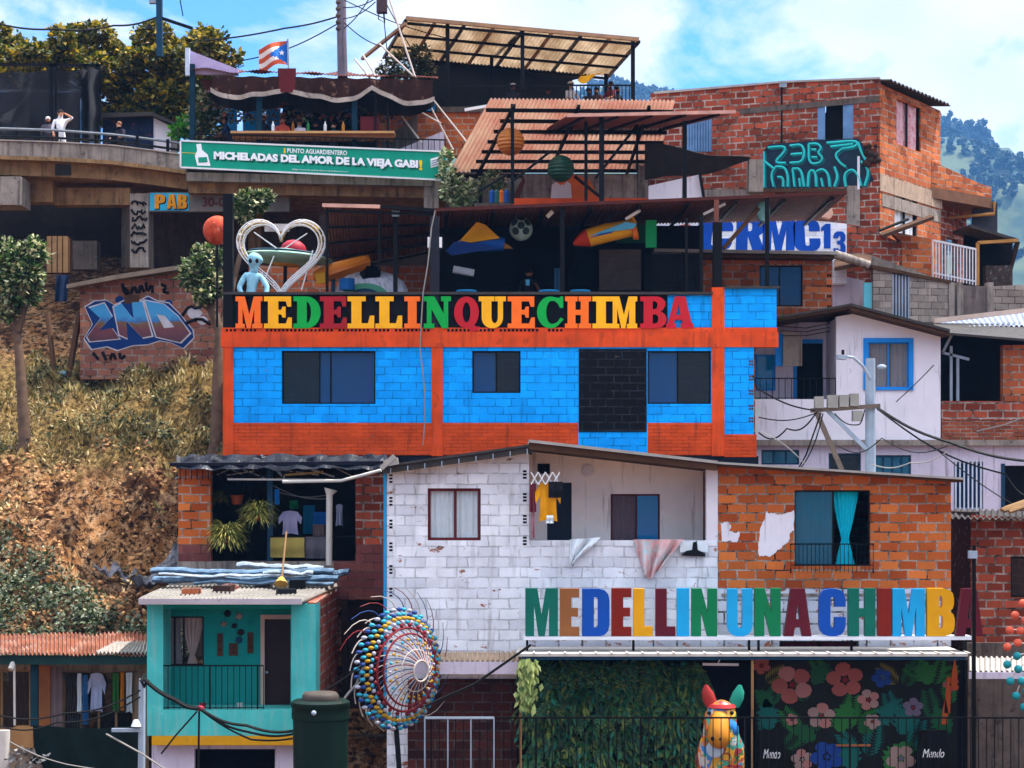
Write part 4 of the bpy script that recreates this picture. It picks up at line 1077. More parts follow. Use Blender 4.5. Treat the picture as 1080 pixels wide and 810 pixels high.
# the far right brick house behind the sign
b2 = thing('brick_house', 'red block house at the edge with a black window, past the sign\'s last letter', 'house', P(1060, 830, 43))
g = G(); fw(g, 1024, 1130, 800, [(1024, 543), (1130, 548)], 43, .25, [(1066, 587, 1110, 630)]); g.build('wall', CLAY_D, b2)
wall(g := G(), (XX(1003, 44.5), 44.5), (XX(1024, 43), 43.02), ZZ(800, 43), ZZ(540, 43), .2); g.build('side_wall', mat('tagged dark wall', '#33201b', var=.5, dirt=.3, dcol='#7d8aa0', scale=5), b2)
win(b2, 1066, 587, 1110, 630, 43, BLACK, GLASS_K, mull=(.5,), deep=.06)
shell(b2, 1024, 1130, 552, 800, 43, 47, CLAY_D)
G().corr(P(1000, 546, 42.4), P(1130, 549, 42.4), P(1130, 539, 46), P(1000, 537, 46), 20, .03).build('roof', ZINC_D, b2)
g = G()
for k in range(5): g.tube([P(1060 + R.uniform(-6, 6), 540 - k, 42.6 + k * .2), P(1100, 528 - k * 1.5, 42.8 + k * .2)], .05)
tag(g.build('log_pile', WOOD), 'pile of yellowish poles lying on the roof edge at far right', 'pile of poles')
bp_ = thing('lamp_post', 'thin black post with a small pale box, in front of the sign\'s last letter', 'post', P(1027, 840, 38))
G().bar(P(1027, 840, 38), P(1027, 575, 38), .07).build('pole', BLACK, bp_); G().pb(1022.5, 581, 1031, 589, 37.9, .15).build('box', STEEL, bp_)
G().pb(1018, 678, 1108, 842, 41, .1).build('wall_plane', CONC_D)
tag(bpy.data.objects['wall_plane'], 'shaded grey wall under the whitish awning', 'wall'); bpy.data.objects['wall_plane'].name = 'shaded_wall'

# ------------------------------------------------------------------ turquoise house
Y = 39.0
tq = thing('turquoise_house', 'small turquoise house with a recessed railed balcony and mustard band', 'house', P(245, 830, Y))
TQ = TURQ
g = G().pb(155, 637, 172, 776, Y, .9); g.build('pillar', TQ, tq)
g = G().pb(307, 637, 333, 748.5, Y, .9); g.build('pillar', TQ, tq)
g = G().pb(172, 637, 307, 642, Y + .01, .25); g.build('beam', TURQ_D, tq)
g = G().pb(172, 748.5, 333.2, 776, Y + .004, .9); g.build('balcony_band', TQ, tq)
g = G().pb(160, 776.2, 333, 786, Y - .01, .3); g.build('mustard_band', MUSTARD, tq)
Yb = 39.95
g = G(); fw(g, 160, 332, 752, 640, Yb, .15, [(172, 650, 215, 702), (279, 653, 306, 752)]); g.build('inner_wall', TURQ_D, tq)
win(tq, 172, 650, 215, 702, Yb, BLACK, GLASS_C, t=.035, mull=(.28, .5), deep=.03, gls={2: None})
curtain(tq, 191, 651, 214.5, 701, Yb + .12, mat('pale taupe curtain', '#a89690', var=.2, bump=.05), 5, tie=(.5, .22), amp=.02, flare=.45); curtain(tq, 181, 651, 191, 701, Yb + .2, CURT_G, 2)
g = G().pb(279, 653, 306, 752, Yb + .04, .05); d = g.build('door', DOORB, tq)
G().ball(P(281.5, 709, Yb + .02), .03, 8, 6).build('handle', STEEL, d)
g = G().pb(274.8, 648.5, 279, 752, Yb - .03, .04); g.pb(279, 648.5, 309, 653, Yb - .03, .04); g.build('door_frame', mat('pinkish door frame', '#b99a8c', var=.15), tq)
railing(tq, P(171, 748, Y + .05), P(278, 748, Y + .05), 46 * Y / F, 17, BLACK, .007, .014, bottom=.03, posts=8)
for i, (px, py, w2, h2, m_, nm) in enumerate(((240, 647, 4, 3, BLACK, 'wall_ornament'), (252, 650, 4, 4, CONC, 'wall_ornament'), (236, 658, 3.4, 4.5, CONC, 'wall_ornament'), (247, 660, 3, 2, BLACK, 'wall_ornament'), (254, 667, 4, 3.6, DARKB, 'wall_ornament'), (264, 658, 3, 3, TURQ_D, 'wall_ornament'), (232, 680, 3, 12, WOOD_D, 'wall_plaque'), (246, 685, 4.5, 6.5, WOOD_D, 'wall_plaque'), (264, 678, 3, 11, WOOD_D, 'wall_plaque'), (252, 675, 4, 2, BLUE_D, 'wall_ornament'))):
    g = G()
    if nm == 'wall_plaque': g.pb(px - w2, py - h2, px + w2, py + h2, Yb - .03, .026); g.ball(P(px, py - h2 * .4, Yb - .035), .03, 8, 5); g.ball(P(px, py + h2 * .4, Yb - .035), .03, 8, 5)
    else: g.lathe(P(px, py, Yb - .002), [(w2 * .019, 0), (w2 * .017, .02), (w2 * .008, .035)], 10, Matrix.Rotation(math.pi / 2, 3, 'X')); g.bar(P(px - w2, py + 1, Yb - .02), P(px + w2, py - 1, Yb - .02), .02)
    g.build(nm, m_, tq)
# plants behind the railing
for px, c_ in ((214, '#8a2430'), (253, '#b9b4b4')):
    o = G().lathe(P(px, 748, Y + .5), [(.05, 0), (.07, .12), (.075, .13)], 10); o.build('pot', solid('pot ' + c_, c_), None)
    o = bpy.data.objects['pot']; o.name = 'flower_pot'; tag(o, ('small red pot' if px < 230 else 'small pale pot') + ' standing behind the turquoise balcony railing', 'flower pot')
# side wall of brick running back into the hill
wall(g := G(), (XX(333, Y) - .2, Y + .9), (XX(333, Y), Y + .905), ZZ(840, Y), ZZ(637, Y), .05); g.build('corner', TQ, tq)
g = G().prism([P(333.1, 840, Y + .02), (XX(333, Y), 44, ZZ(840, Y)), (XX(333, Y), 44, ZZ(617, 43.4) - .06), (XX(333, Y), Y + .02, ZZ(634, 38.5) - .06)], (-.18, 0, 0)); g.build('side_wall', CLAY_D, tq)
shell(tq, 155, 330, 640, 845, Y, 44, CONC_D, sides=False)
g = G(); fw(g, 160, 333, 845, 786.2, Y + .3, .15, [(205, 790, 290, 845)]); g.build('lower_wall', PLASTER_L, tq)
G().pb(205, 790, 290, 845, Y + 1.1, .05).build('dark_room', DARK, tq)
# roof seen slightly from above
zf, zb = ZZ(633.5, 38.5), ZZ(617, 43.4)
g = G().corr((XX(146, 38.5), 38.5, zf), (XX(319, 38.5), 38.5, zf), (XX(358, 43.4), 43.4, zb), (XX(180, 43.4), 43.4, zb), 38, .045, .015, wob=.04); rf = g.build('roof', mat('whitish zinc', '#8d8882', rough=.5, var=.35, scale=1.5, dirt=.3, dcol='#5d554f', bump=.05), tq)
G().pb(146, 631.5, 318, 637.5, 38.46, .035).build('gutter', mat('grey pink gutter', '#a79da3', var=.15, dirt=.15), rf)
def on_roof(px, t): return V((XX(px, 38.5 + 4.9 * t), 38.5 + 4.9 * t, zf + (zb - zf) * t + .04))
for i, (px, t, w2, l2, h2, m_, lab) in enumerate(((202, .3, .2, .4, .12, CLAY_O, 'pale clay block weighing down the turquoise house roof, leftmost'), (236, .45, .2, .42, .12, mat('old dark brick', '#3b2620'), 'dark block lying in the middle of the white zinc roof'), (243, .62, .2, .3, .1, CLAY_D, 'small red block behind the dark one on the zinc roof'),
                                          (302, .3, .22, .4, .1, mat('black brick', '#1b1a1c'), 'black flat block near the roof\'s front right corner'), (314, .6, .16, .34, .2, BLACK, 'upright black hollow block at the right of the zinc roof'), (238, .85, .3, .3, .1, STEEL, 'grey lump of metal at the back of the zinc roof'), (277, .75, .2, .34, .14, CONC, 'grey stone beside the broom on the zinc roof'))):
    p = on_roof(px, t); g = G(); q = Matrix.Rotation(R.uniform(-.4, .4), 3, 'Z')
    g.box(-l2 / 2, l2 / 2, -w2 / 2, w2 / 2, 0, h2)
    for k in range(3): g.box(-l2 / 2 + .05 + k * l2 * .3, -l2 / 2 + .05 + k * l2 * .3 + l2 * .18, -w2 / 2 - .004, -w2 / 2 + .01, h2 * .2, h2 * .8) if i != 5 else None
    g.v = [q @ v + p for v in g.v]; tag(g.build('brick', m_), lab, 'brick')
# rolled tarpaulins on the roof
g = G()
TP_B = mat('pale blue tarpaulin', '#5f788f', rough=.5, var=.6, scale=4, dirt=.3, dcol='#2a3a4c', bump=.4, bscale=8)
TP_L = mat('whitish blue tarpaulin', '#8f9aa4', rough=.5, var=.4, scale=4, dirt=.25, dcol='#39485a', bump=.4, bscale=8)
def roll(pa, pb_, r, Yq, n=44, sag=.05):
    pts = []; rs = []
    for i in range(n + 1):
        k = i / n; p = P(pa[0] + (pb_[0] - pa[0]) * k, pa[1] + (pb_[1] - pa[1]) * k, Yq); p.z += sag * noise.noise(V((k * 5, Yq * 3, pa[1]))) + .012 * noise.noise(V((k * 23, Yq, pa[1]))); pts.append(p); rs.append(r * (.88 + .26 * noise.noise(V((k * 7, pa[0], 1))) + .1 * noise.noise(V((k * 26, pa[1], 1)))))
    return pts, rs
for i, (a, b_, r, Yq, m_, lab) in enumerate((((160, 602), (352, 603), .115, 42.4, TP_B, 'long blue rolled tarpaulin, topmost on the turquoise house roof'), ((162, 610.5), (357, 611), .125, 42.0, TP_B, 'long blue rolled tarpaulin lying in front on the zinc roof'), ((250, 596.5), (341, 599), .10, 42.9, TP_L, 'short whitish rolled tarpaulin behind the blue rolls'), ((168, 606.5), (300, 607), .05, 41.8, TP_L, 'thin whitish strip lying in the groove between the blue rolls'), ((205, 613.5), (352, 614.5), .06, 41.8, TP_B, 'thin blue fold lowest on the zinc roof'), ((278, 604), (330, 605), .07, 41.85, TP_L, 'thin pale strip of sheet on top of the blue rolls'), ((325, 609), (368, 603), .15, 42.7, TP_B, 'bulky end of folded blue sheet by the pinkish pillar'))):
    p_, r_ = roll(a, b_, r, Yq); g = G().tube(p_, r_, 10)
    for j, v in enumerate(g.v): c_ = p_[j // 10]; v.y = c_.y + (v.y - c_.y) * 1.7; v.z = c_.z + max(-.07, min(.06, (v.z - c_.z) * .75)) + .02 * noise.noise(V((v.x * 5, v.y * 9, i)))
    tag(g.build('tarpaulin_roll', m_, smooth=False), lab, 'tarpaulin')
br = thing('broom', 'broom leaning on the tarpaulins with its pale handle up', 'broom', P(297, 612, 41.6))
G().tube([P(297, 612, 41.6), P(302, 561, 42.4)], .022).build('handle', WOOD, br); G().tube([P(297, 609, 41.6), P(296.5, 616, 41.5)], [.05, .16], 8).build('brush', mat('straw brush', '#b98e45'), br)

# water tank
wt = thing('water_tank', 'dark green water tank with a grey domed lid', 'water tank', P(338, 830, 36))
g = G().lathe(P(338, 840, 36.6), [(.52, 0), (.53, 1.5), (.555, 1.51), (.56, 1.6), (.55, 1.72), (.57, 1.74), (.565, 1.83), (.5, 1.87)], 32); g.build('body', mat('green tank plastic', '#061c14', rough=.5, var=.25, dirt=.1), wt, smooth=True)  # body green darkened in place of real shade down here
g = G().lathe(P(338, 748, 36.6), [(.33, 0), (.34, .14), (.355, .16), (.355, .27), (.3, .33), (.1, .35)], 28); g.build('lid', mat('grey tank lid', '#443c36', rough=.6, var=.25, dirt=.2), wt, smooth=True)
g = G().ball(P(331, 752, 36.02), .05, 10, 6); g.build('valve', STEEL, wt)

# ------------------------------------------------------------------ rusty roofed house at the lower left
Y = 40.0
lh = thing('rusty_roof_house', 'low dingy house under a rusty zinc roof with washing at its window', 'house', P(70, 830, Y))
g = G(); fw(g, -60, 157, 830, 698, Y + .5, .2, [(-30, 706, 33, 770), (66, 708, 142, 772)]); g.build('wall', BEIGE, lh)
g = G().corr(P(-60, 690, 39.3), P(157, 690, 39.3), P(157, 667.5, 42.2), P(-60, 669.5, 42.2), 50, .03, .015, wob=.05); rf = g.build('roof', RUST, lh)
g = G().corr(P(101, 689.2, 39.32) + V((0, 0, .02)), P(157.5, 689, 39.32) + V((0, 0, .02)), P(157.5, 678, 40.9) + V((0, 0, .03)), P(122, 679, 40.7) + V((0, 0, .03)), 14, .03, .012); g.build('newer_sheet', ZINC, rf)
G().pb(-60, 691.5, 157, 701, 39.36, .12).build('fascia', mat('dark green fascia', '#16302f', var=.3, dirt=.2), lh)
G().pb(32, 701.5, 39.5, 840, 39.6, .12).build('post', mat('dark green post', '#12303a', var=.3), lh)
G().pb(40, 702, 53, 770, 40.46, .05).build('shutter', WOOD_R, lh)
for a, c_ in ((-30, 33), (66, 142)):
    f = win(lh, a, 706 if a < 0 else 708, c_, 770 if a < 0 else 772, Y + .5, WOOD, GLASS_K, t=.05, mull=(.5,) if a < 0 else (.26, .5, .74), deep=.02)
g = G()
for k in range(9): g.bar(P(68 + k * 2.7, 709, Y + .47), P(92 - 2.7 * (8 - k) + 3, 771, Y + .47), .012)
for k in range(9): g.bar(P(92 - k * 2.7, 709, Y + .46), P(68 + 2.7 * (8 - k), 771, Y + .46), .012)
g.build('window_grille', mat('old grille', '#38363a'), lh)
curtain(lh, 54, 704, 66, 770, Y + .44, CURT_G, 2); curtain(lh, 10, 708, 30, 770, Y + .9, CURT_G, 3)
shell(lh, -60, 157, 700, 840, Y + .5, 44, CONC_D)
G().pb(12, 768, 37, 789, 39.35, .5).build('crate_box', mat('cardboard', '#9a6f45', var=.2))
o = bpy.data.objects['crate_box']; o.name = 'cardboard_box'; tag(o, 'tan box beside the green shade cloth', 'box')
def tfn(u, v):
    p = P(35 + u * 117, 815 - v * 50, 39.2); return (p.x, p.y + .05 * math.sin(u * 9) + .04 * math.sin(u * 23 + v * 4), p.z - .06 * math.sin(u * 3.14) * v)
tag(G().sheet(tfn, 40, 10).build('shade_cloth', TARP, smooth=True), 'dark green shade cloth hung along the rusty house front', 'cloth')
g = G().tube([P(4, 838, 39), P(4, 770, 39)], .13, 12); tag(g.build('drain_pipe', PVC, smooth=True), 'thick whitish pipe at the bottom left corner', 'pipe')
g = G().tube([P(15, 700, 39.4), P(15.5, 765, 39.4)], .025); g.tube([P(14, 699, 39.4), P(11, 706, 39.3)], .06); tag(g.build('downpipe', PVC), 'thin white pipe before the barred window of the rusty house', 'pipe')
tag(G().leaves(P(28, 800, 39), (.45, .2, .25), 60, .16, .07, seed=3).build('rubbish_heap', mat('torn plastic', '#8f8a86', var=.4), fixn=False), 'heap of torn grey plastic under the tan box', 'rubbish heap')

def garment(px, py, w_, h_, Y, m, kind, lab, group=None, sleeves=True, m2=None):
    """a piece of washing on a line: cut as a shirt, or as a cloth"""
    s = Y / F; c0 = P(px, py, Y); W, H = w_ * s, h_ * s; g = G()
    ph = R.uniform(0, 6)
    def body(u, v):
        k = 1 - .12 * math.sin(v * 3.14) if kind == 'shirt' else (1 - .45 * v if kind == 'towel' else 1)
        return c0 + V(((u - .5) * W * k, .04 * math.sin(u * 11 + ph) * v + .02 * math.sin(v * 7 + ph), -H * v + (.03 * math.sin(u * 3.14) if kind == 'shirt' else 0)))
    g.sheet(body, 12, 10, .012)
    if kind == 'shirt' and sleeves:
        for sd in (-1, 1):
            g.sheet(lambda u, v: c0 + V((sd * (W * .47 + W * .26 * v - W * .05 * u), -.01 + .02 * math.sin(u * 5), -H * (.02 + .30 * u) - H * .22 * v)), 5, 5, .012)
    return tag(g.build(name_of(kind), m, smooth=True), lab, 'laundry', group)
def name_of(k): return {'shirt': 'shirt', 'towel': 'towel', 'cloth': 'hanging_cloth', 'trousers': 'trousers'}[k]
STR = mat('striped pale blue cotton', '#aeb6d0', var=.2, bump=.05)
garment(102, 711, 13, 40, 40.42, STR, 'shirt', 'pale striped shirt hanging at the rusty house window')
garment(84, 710, 4, 42, 40.44, CURT_W, 'cloth', 'narrow white cloth on the rusty house window line')
garment(90, 712, 5, 52, 40.43, solid('blue towel cloth', '#2a5f92'), 'cloth', 'long blue towel hanging beside the striped shirt')
garment(122, 709, 7, 42, 40.43, solid('green jersey', '#2f6a2a'), 'cloth', 'green garment next to the yellow one at the window')
garment(129, 709, 4, 40, 40.41, solid('amber cloth', '#c77a12'), 'cloth', 'yellow garment between green and white at the rusty house window')
garment(136, 710, 7, 42, 40.44, CURT_W, 'shirt', 'white shirt hanging furthest along the rusty house line', sleeves=False)
g = G().tube([P(66, 709.5, 40.43), P(105, 710.5, 40.43), P(145, 708.5, 40.43)], .008); tag(g.build('clothes_line', CABLE), 'clothes line across the rusty house window', 'clothes line')

# ------------------------------------------------------------------ the open laundry storey of red block
Y = 44.0
ls = thing('laundry_house', 'open fronted storey of red block, hung with plants and washing', 'house', P(295, 640, Y))
g = G().pb(188, 489, 222, 592, Y, .3); g.build('pillar', CLAY, ls)
g = G().pb(375, 500, 408, 592, Y, .3); g.build('pillar', CLAY_D, ls)
g = G().pb(188, 574, 222.3, 592, Y - .004, .02); g.build('pillar_foot', CLAY_P, ls)
g = G().pb(352, 592, 408, 632, Y - .01, .3); g.pb(375, 574, 408.2, 592, Y - .006, .02); g.build('lower_wall', CLAY_P, ls)
g = G().pb(188, 592, 352, 640, Y, .3); g.build('base_wall', CONC, ls)
g = G().box(XX(188, Y), XX(408, Y), Y + .3, 48, ZZ(604, Y), ZZ(600, Y)); g.build('floor_slab', CONC_D, ls)
g = G().box(XX(188, Y), XX(408, Y), 47.9, 48, ZZ(600, Y), ZZ(486, Y)); g.box(XX(188, Y), XX(188, Y) + .15, Y + .31, 47.89, ZZ(600, Y), ZZ(492, Y)); g.box(XX(408, Y) - .15, XX(408, Y), Y + .31, 47.89, ZZ(600, Y), ZZ(492, Y)); g.build('back_wall', mat('dark brown back wall', '#2b2522', var=.5, dirt=.3), ls)  # back and end walls in a very dark, blotched brown
g = G().prism([(XX(183, Y), 43.5, ZZ(492, 43.5)), (XX(410, Y), 43.5, ZZ(490, 43.5)), (XX(410, Y), 48, ZZ(484, 48)), (XX(183, Y), 48, ZZ(484, 48))], (0, 0, .08)); rf = g.build('roof', NAVY, ls)
def flap(u, v):
    p = P(186 + 222 * u, 480 + 15 * v + 3 * noise.noise(V((u * 9, v, 3))), 43.9 - .5 * v); return (p.x, p.y + .12 * noise.noise(V((u * 14, v * 3, 5))), p.z + .06 * noise.noise(V((u * 20, v * 3, 9))))
G().sheet(flap, 60, 5).build('roof_sheeting', mat('torn navy sheeting', '#10131f', rough=.5, var=.5, dirt=.3, dcol='#39435c', scale=4, bump=.4, bscale=8), ls)
for k in range(26):
    px = 192 + R.random() * 160; G().bar(P(px, 494 + R.uniform(-2, 4), 44.3), P(px + R.uniform(-30, 45), 497 + R.uniform(0, 9), 44.6), R.uniform(.015, .035)).build('roof_slat', (WOOD_D, BLACK, PVC, STEEL)[k % 4], ls)
G().bar(P(240, 505.5, 43.7), P(345, 506, 43.7), .04).build('clothes_pole', PVC, ls)
G().bar(P(300, 501, 43.9), P(341, 498, 43.9), .05).build('bamboo_pole', mat('bamboo', '#a8854a'), ls)
G().bar(P(285, 492, 44.1), P(285, 598, 44.1), .12).build('post', BLUE_D, ls)
G().bar(P(275, 480, 44.0), P(300, 504, 44.0), .05).build('brace', STEEL, ls)
g = G(); nn_ = 9
for k in range(24): g.bar(P(190 + k * 6, 494, 43.9), P(190 + k * 6, 506, 43.9), .02)
g.build('roof_batten', BLACK, ls)
g = G().tube([P(347, 596, 43.6), P(347.5, 522, 43.6), P(349, 516, 43.6)], [.075, .075, .16], 12); tag(g.build('downpipe', PVC, smooth=True), 'whitish downpipe with a funnel top before the washing', 'pipe')
g = G().tube([P(298, 508, 43.4), P(360, 507, 43.4), P(402, 496, 43.3)], .04, 10); tag(g.build('gutter_pipe', PVC, smooth=True), 'pale gutter pipe slanting up to the white house eave', 'pipe')
# washing
garment(306, 540, 17, 24, 45.0, solid('lilac cotton', '#b9b4d8'), 'shirt', 'lilac white shirt hanging in the open laundry storey')
garment(326, 533, 12, 30, 45.6, solid('sea blue cloth', '#0f6f94'), 'cloth', 'teal blue towel on the laundry storey line')
garment(338, 540, 15, 14, 45.4, solid('bright blue cloth', '#1466b4'), 'cloth', 'bright blue cloth hanging beside the teal towel')
garment(336, 553, 12, 14, 45.3, CURT_G, 'cloth', 'taupe cloth hanging below the bright blue one')
garment(310, 528, 9, 9, 45.2, solid('leaf green cloth', '#14663a'), 'cloth', 'small green cloth pegged above the lilac shirt')
garment(292, 516, 5, 16, 44.4, solid('azure cloth', '#1f7fd0'), 'cloth', 'narrow azure cloth by the blue post of the laundry')
garment(358, 533, 7, 22, 45.2, STR, 'shirt', 'pale hanging shirt at the dark right side of the laundry', sleeves=False)
garment(303, 567, 36, 21, 43.95, mat('khaki cloth', '#8d7c3e', var=.25), 'cloth', 'khaki yellow cloth folded over the laundry rail')
garment(333, 566, 22, 23, 43.97, mat('charcoal cloth', '#4e4a52', var=.25), 'cloth', 'charcoal grey cloth beside the khaki one on the rail')
g = G().bar(P(284, 566, 44.0), P(375, 566, 44.0), .03); tag(g.build('hand_rail', BLACK), 'thin rail carrying the khaki and charcoal cloths', 'rail')
for i, (a, b_, s_) in enumerate((((288, 512), (345, 526), 5), ((290, 518), (347, 522), 4))):
    pts = [P(a[0] + (b_[0] - a[0]) * k / 8, a[1] + (b_[1] - a[1]) * k / 8 + s_ * math.sin(k / 8 * 3.14), 44.8 + i * .3) for k in range(9)]
    tag(G().tube(pts, .012).build('clothes_line', CABLE_W), ('upper' if i == 0 else 'lower') + ' sagging clothes line in the laundry storey', 'clothes line')
# spiky hanging plants
SPIK = leafmat('spider plant blades', ['#2c3a16', '#5f6a2a', '#a09a4a', '#c9b65a', '#3f4e1e'], .3)
def spiky(px, py, r, Yq, lab, n=220):
    t = thing('hanging_plant', lab, 'plant', P(px, py, Yq) + V((0, 0, -r)))
    c0 = P(px, py, Yq)
    G().lathe(c0 + V((0, 0, -r * .35)), [(r * .16, 0), (r * .26, r * .3), (r * .28, r * .32)], 12).build('pot', solid('terracotta', '#8a4026'), t)
    g = G()
    for i in range(n):
        a = R.uniform(0, 6.283); e = R.uniform(-.35, 1.2)
        d = V((math.cos(a) * math.cos(e), math.sin(a) * math.cos(e), math.sin(e))); q = c0.copy(); L = r * R.uniform(.7, 1.25)
        for s in range(4):
            g.leaf(q, d, V((0, 0, 1)), L / 4 * 1.25, r * .045 * (1 - .18 * s)); q = q + d.normalized() * L / 4; d = d + V((0, 0, -.38))
    g.build('leaves', SPIK, t, fixn=False); return t
spiky(239, 564, .55, 43.6, 'big spiky plant low on the laundry parapet by the brick pillar', 330)
spiky(272, 541, .5, 43.8, 'spiky yellow green plant hanging beside the blue post', 280)
spiky(232, 525, .3, 45.0, 'small dark plant hanging in the shade by the brick pillar', 120)
p_ = thing('flower_pot', 'terracotta pot hanging between the laundry plants', 'flower pot', P(250, 532, 44.6))
G().lathe(P(250, 532, 44.6), [(.10, 0), (.16, .2), (.18, .22)], 14).build('bowl', solid('terracotta', '#8a4026'), p_); G().tube([P(250, 524, 44.6), P(250, 505, 44.6)], .01).build('hanger', CABLE, p_)
# dark doorway under it
dr = thing('doorway', 'dark brown framed doorway below the pinkish pillar', 'doorway', P(385, 770, 44))
G().pb(360, 632.5, 366, 775, 43.9, .2).build('frame', DARKB, dr); G().pb(366, 633, 405, 775, 44.3, .05).build('door', DOORB, dr)
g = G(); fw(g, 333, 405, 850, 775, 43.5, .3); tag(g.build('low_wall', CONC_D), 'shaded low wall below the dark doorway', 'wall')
# torn silver sheet lying on the bank
def sil(u, v):
    y = 46.7 + .3 * u + v * (.3 + 1.3 * u); x = XX(100 + 86 * u, 46.9) + .3 * v
    return (x, y, max(terr(x, y), terr(x, y - .35), terr(x, y + .3)) + .2 + .10 * noise.noise(V((u * 7, v * 6, 2))) + .05 * math.sin(u * 23 + v * 9) + .25 * u)
tag(G().sheet(sil, 44, 22).build('plastic_sheet', mat('silver black plastic', '#77757c', rough=.4, var=.5, scale=2.2, dirt=.45, dcol='#0b0c12', bump=.4, bscale=6), smooth=False), 'crumpled silver and black plastic sheet lying on the earth bank', 'plastic sheet')

# washing on the white house balcony
g = G()
for k in range(4):
    x0 = 560 + k * 7.6
    g.bar(P(x0, 498, 39.7), P(x0 + 7.6, 511, 39.7), .025); g.bar(P(x0, 511, 39.67), P(x0 + 7.6, 498, 39.67), .025)
tag(g.build('drying_rack', WHITEP), 'white folding lattice rack fixed above the yellow jacket', 'drying rack')
garment(578, 510, 19, 40, 39.75, mat('yellow jacket cloth', '#d9930c', var=.15, bump=.1), 'shirt', 'yellow jacket hanging from the white lattice rack')
garment(586, 508, 15, 17, 39.62, mat('black cloth', '#131318'), 'cloth', 'black garment hung over the yellow jacket')
garment(562, 510, 7, 30, 39.8, CURT_M, 'cloth', 'dark plum garment at the inner end of the lattice rack')
garment(580, 544, 7, 8, 39.66, CURT_W, 'cloth', 'small white cloth under the yellow jacket')
garment(562, 540, 4, 28, 39.85, solid('faded pink cloth', '#9a6f7a'), 'cloth', 'thin faded pink cloth below the plum garment')
def tri(u, v): return P(601 + u * 33 * (1 - v * .9), 569 + v * 27 - 2 * u, 39.9 + .07 * math.sin(u * 11 + v * 4) + .03 * math.sin(u * 23))
tag(G().sheet(tri, 26, 10).build('hanging_cloth', CURT_W, smooth=True), 'white pointed cloth over the balcony parapet of the white house', 'laundry')
def tow(u, v): return P(668 + u * 53 - 12 * v * (u - .3) - (30 * v * (u - .4)) * .8 - 3 * v, 569 + 43 * v * (1 - .45 * abs(u - .42)), 39.86 + .09 * math.sin(u * 15 + v * 2.5) + .03 * math.sin(u * 31))
tag(G().sheet(tow, 44, 14).build('towel', mat('pastel beach towel', '#d9a8a8', var=.3, scale=3, dirt=.75, dcol='#8fd0d4'), smooth=True), 'pastel pink and aqua towel draped over the balcony parapet', 'towel')
g = G().prism([P(718, 586, 39.9), P(724, 581, 39.9), P(730, 580, 39.9), P(731, 572, 39.9), P(735, 571, 39.9), P(736, 580, 39.9), P(744, 584, 39.9), P(744, 587, 39.9)], (0, .05, 0)); tag(g.build('hanging_cloth', mat('black cloth', '#131318')), 'little black garment on the parapet beside the pastel towel', 'laundry')
def wcl(u, v): return P(717 + u * 30, 571 + v * (9 + 6 * abs(u - .5)), 39.95 + .02 * math.sin(u * 9))
tag(G().sheet(wcl, 10, 5).build('hanging_cloth', CURT_W, smooth=True), 'white cloth behind the little black garment on the parapet', 'laundry')

# ------------------------------------------------------------------ the wheel of beads
Yw = 38.3; cw = P(427, 706, Yw); sw = Yw / F; ax = V((math.cos(.86), math.sin(.86), 0)); az_ = V((0, 0, 1)); nw_ = V((math.sin(.78), -math.cos(.78), 0))
fwl = thing('bead_wheel', 'ornamental wheel of curved red spokes studded with coloured beads', 'sculpture', P(424, 800, Yw))
def wp(r, a, o=0): return cw + (ax * math.cos(a) * r + az_ * math.sin(a) * r) * sw + nw_ * o
RED = solid('wine red tube', '#6e1c22'); CREAM = solid('cream tube', '#a89c94')
NV = solid('navy tube', '#28406e')
def wq(r, a): t = (r - 10) / 56; return wp(r, a + .95 * t, .5 - .75 * t)      # the wheel is a shallow funnel of spiral arms
for r, m_, th in ((44, RED, .028), (38, RED, .022), (11, CREAM, .02), (22, CREAM, .014)):
    G().tube([wq(r, 6.283 * k / 44) for k in range(45)], th, 6, cap=False).build('ring', m_, fwl)
bc = [solid('bead yellow', '#a8801f'), solid('bead cyan', '#2f8fa8'), solid('bead white', '#9a9aa6'), solid('bead navy', '#23407a'), solid('bead pink', '#b07880'), solid('bead wine', '#6e1c22')]
bm_ = {}; nb = 0; rest = [G() for _ in bc]
for k in range(46):
    a = 6.283 * k / 46
    G().tube([wq(11 + 53 * t, a) for t in [i / 7 for i in range(8)]], .011, 5).build('spoke', (CREAM, NV, CREAM, RED)[k % 4], fwl)
    for r, ci, br_ in ((63, (2, 1, 3)[k % 3], .05), (58, (1, 3, 1)[k % 3], .05), (54, 0, .048), (50, (1, 2)[k % 2], .045), (47, (5, 4)[k % 2], .045), (41, (4, 2)[k % 2], .045), (33, (1, 0, 2)[k % 3], .034), (28, (0, 2)[k % 2], .026)):
        if r < 48 and (k % 2 or r == 41): continue
        p = wq(r, a + R.uniform(-.02, .02)) + nw_ * .03
        if r >= 54 and nb < 99:
            nb += 1
            if ci not in bm_:
                o = G().ball((0, 0, 0), .05, 8, 6, (1.25, 1, .8)).build('bead', bc[ci], None, smooth=True, loc=(0, 0, 0)); bm_[ci] = o.data; o.parent = fwl
            else: o = bpy.data.objects.new('bead', bm_[ci]); C.objects.link(o); o.parent = fwl
            o.location = p - rootloc(fwl)
        else:
            g = rest[0]; g.m = ci; g.ball(p, br_, 7, 5)
tag(rest[0].build('beads', bc, fwl, smooth=True), kind='stuff')
for k in range(17):
    a = -1.35 + k * .21; pts = [wp(60 + 26 * t, a + .45 * t * t + .4, -.28) for t in [i / 5 for i in range(6)]]
    G().tube(pts, [.014, .013, .012, .010, .008, .006], 5).build('antenna', (CREAM, RED, NV)[k % 3], fwl)
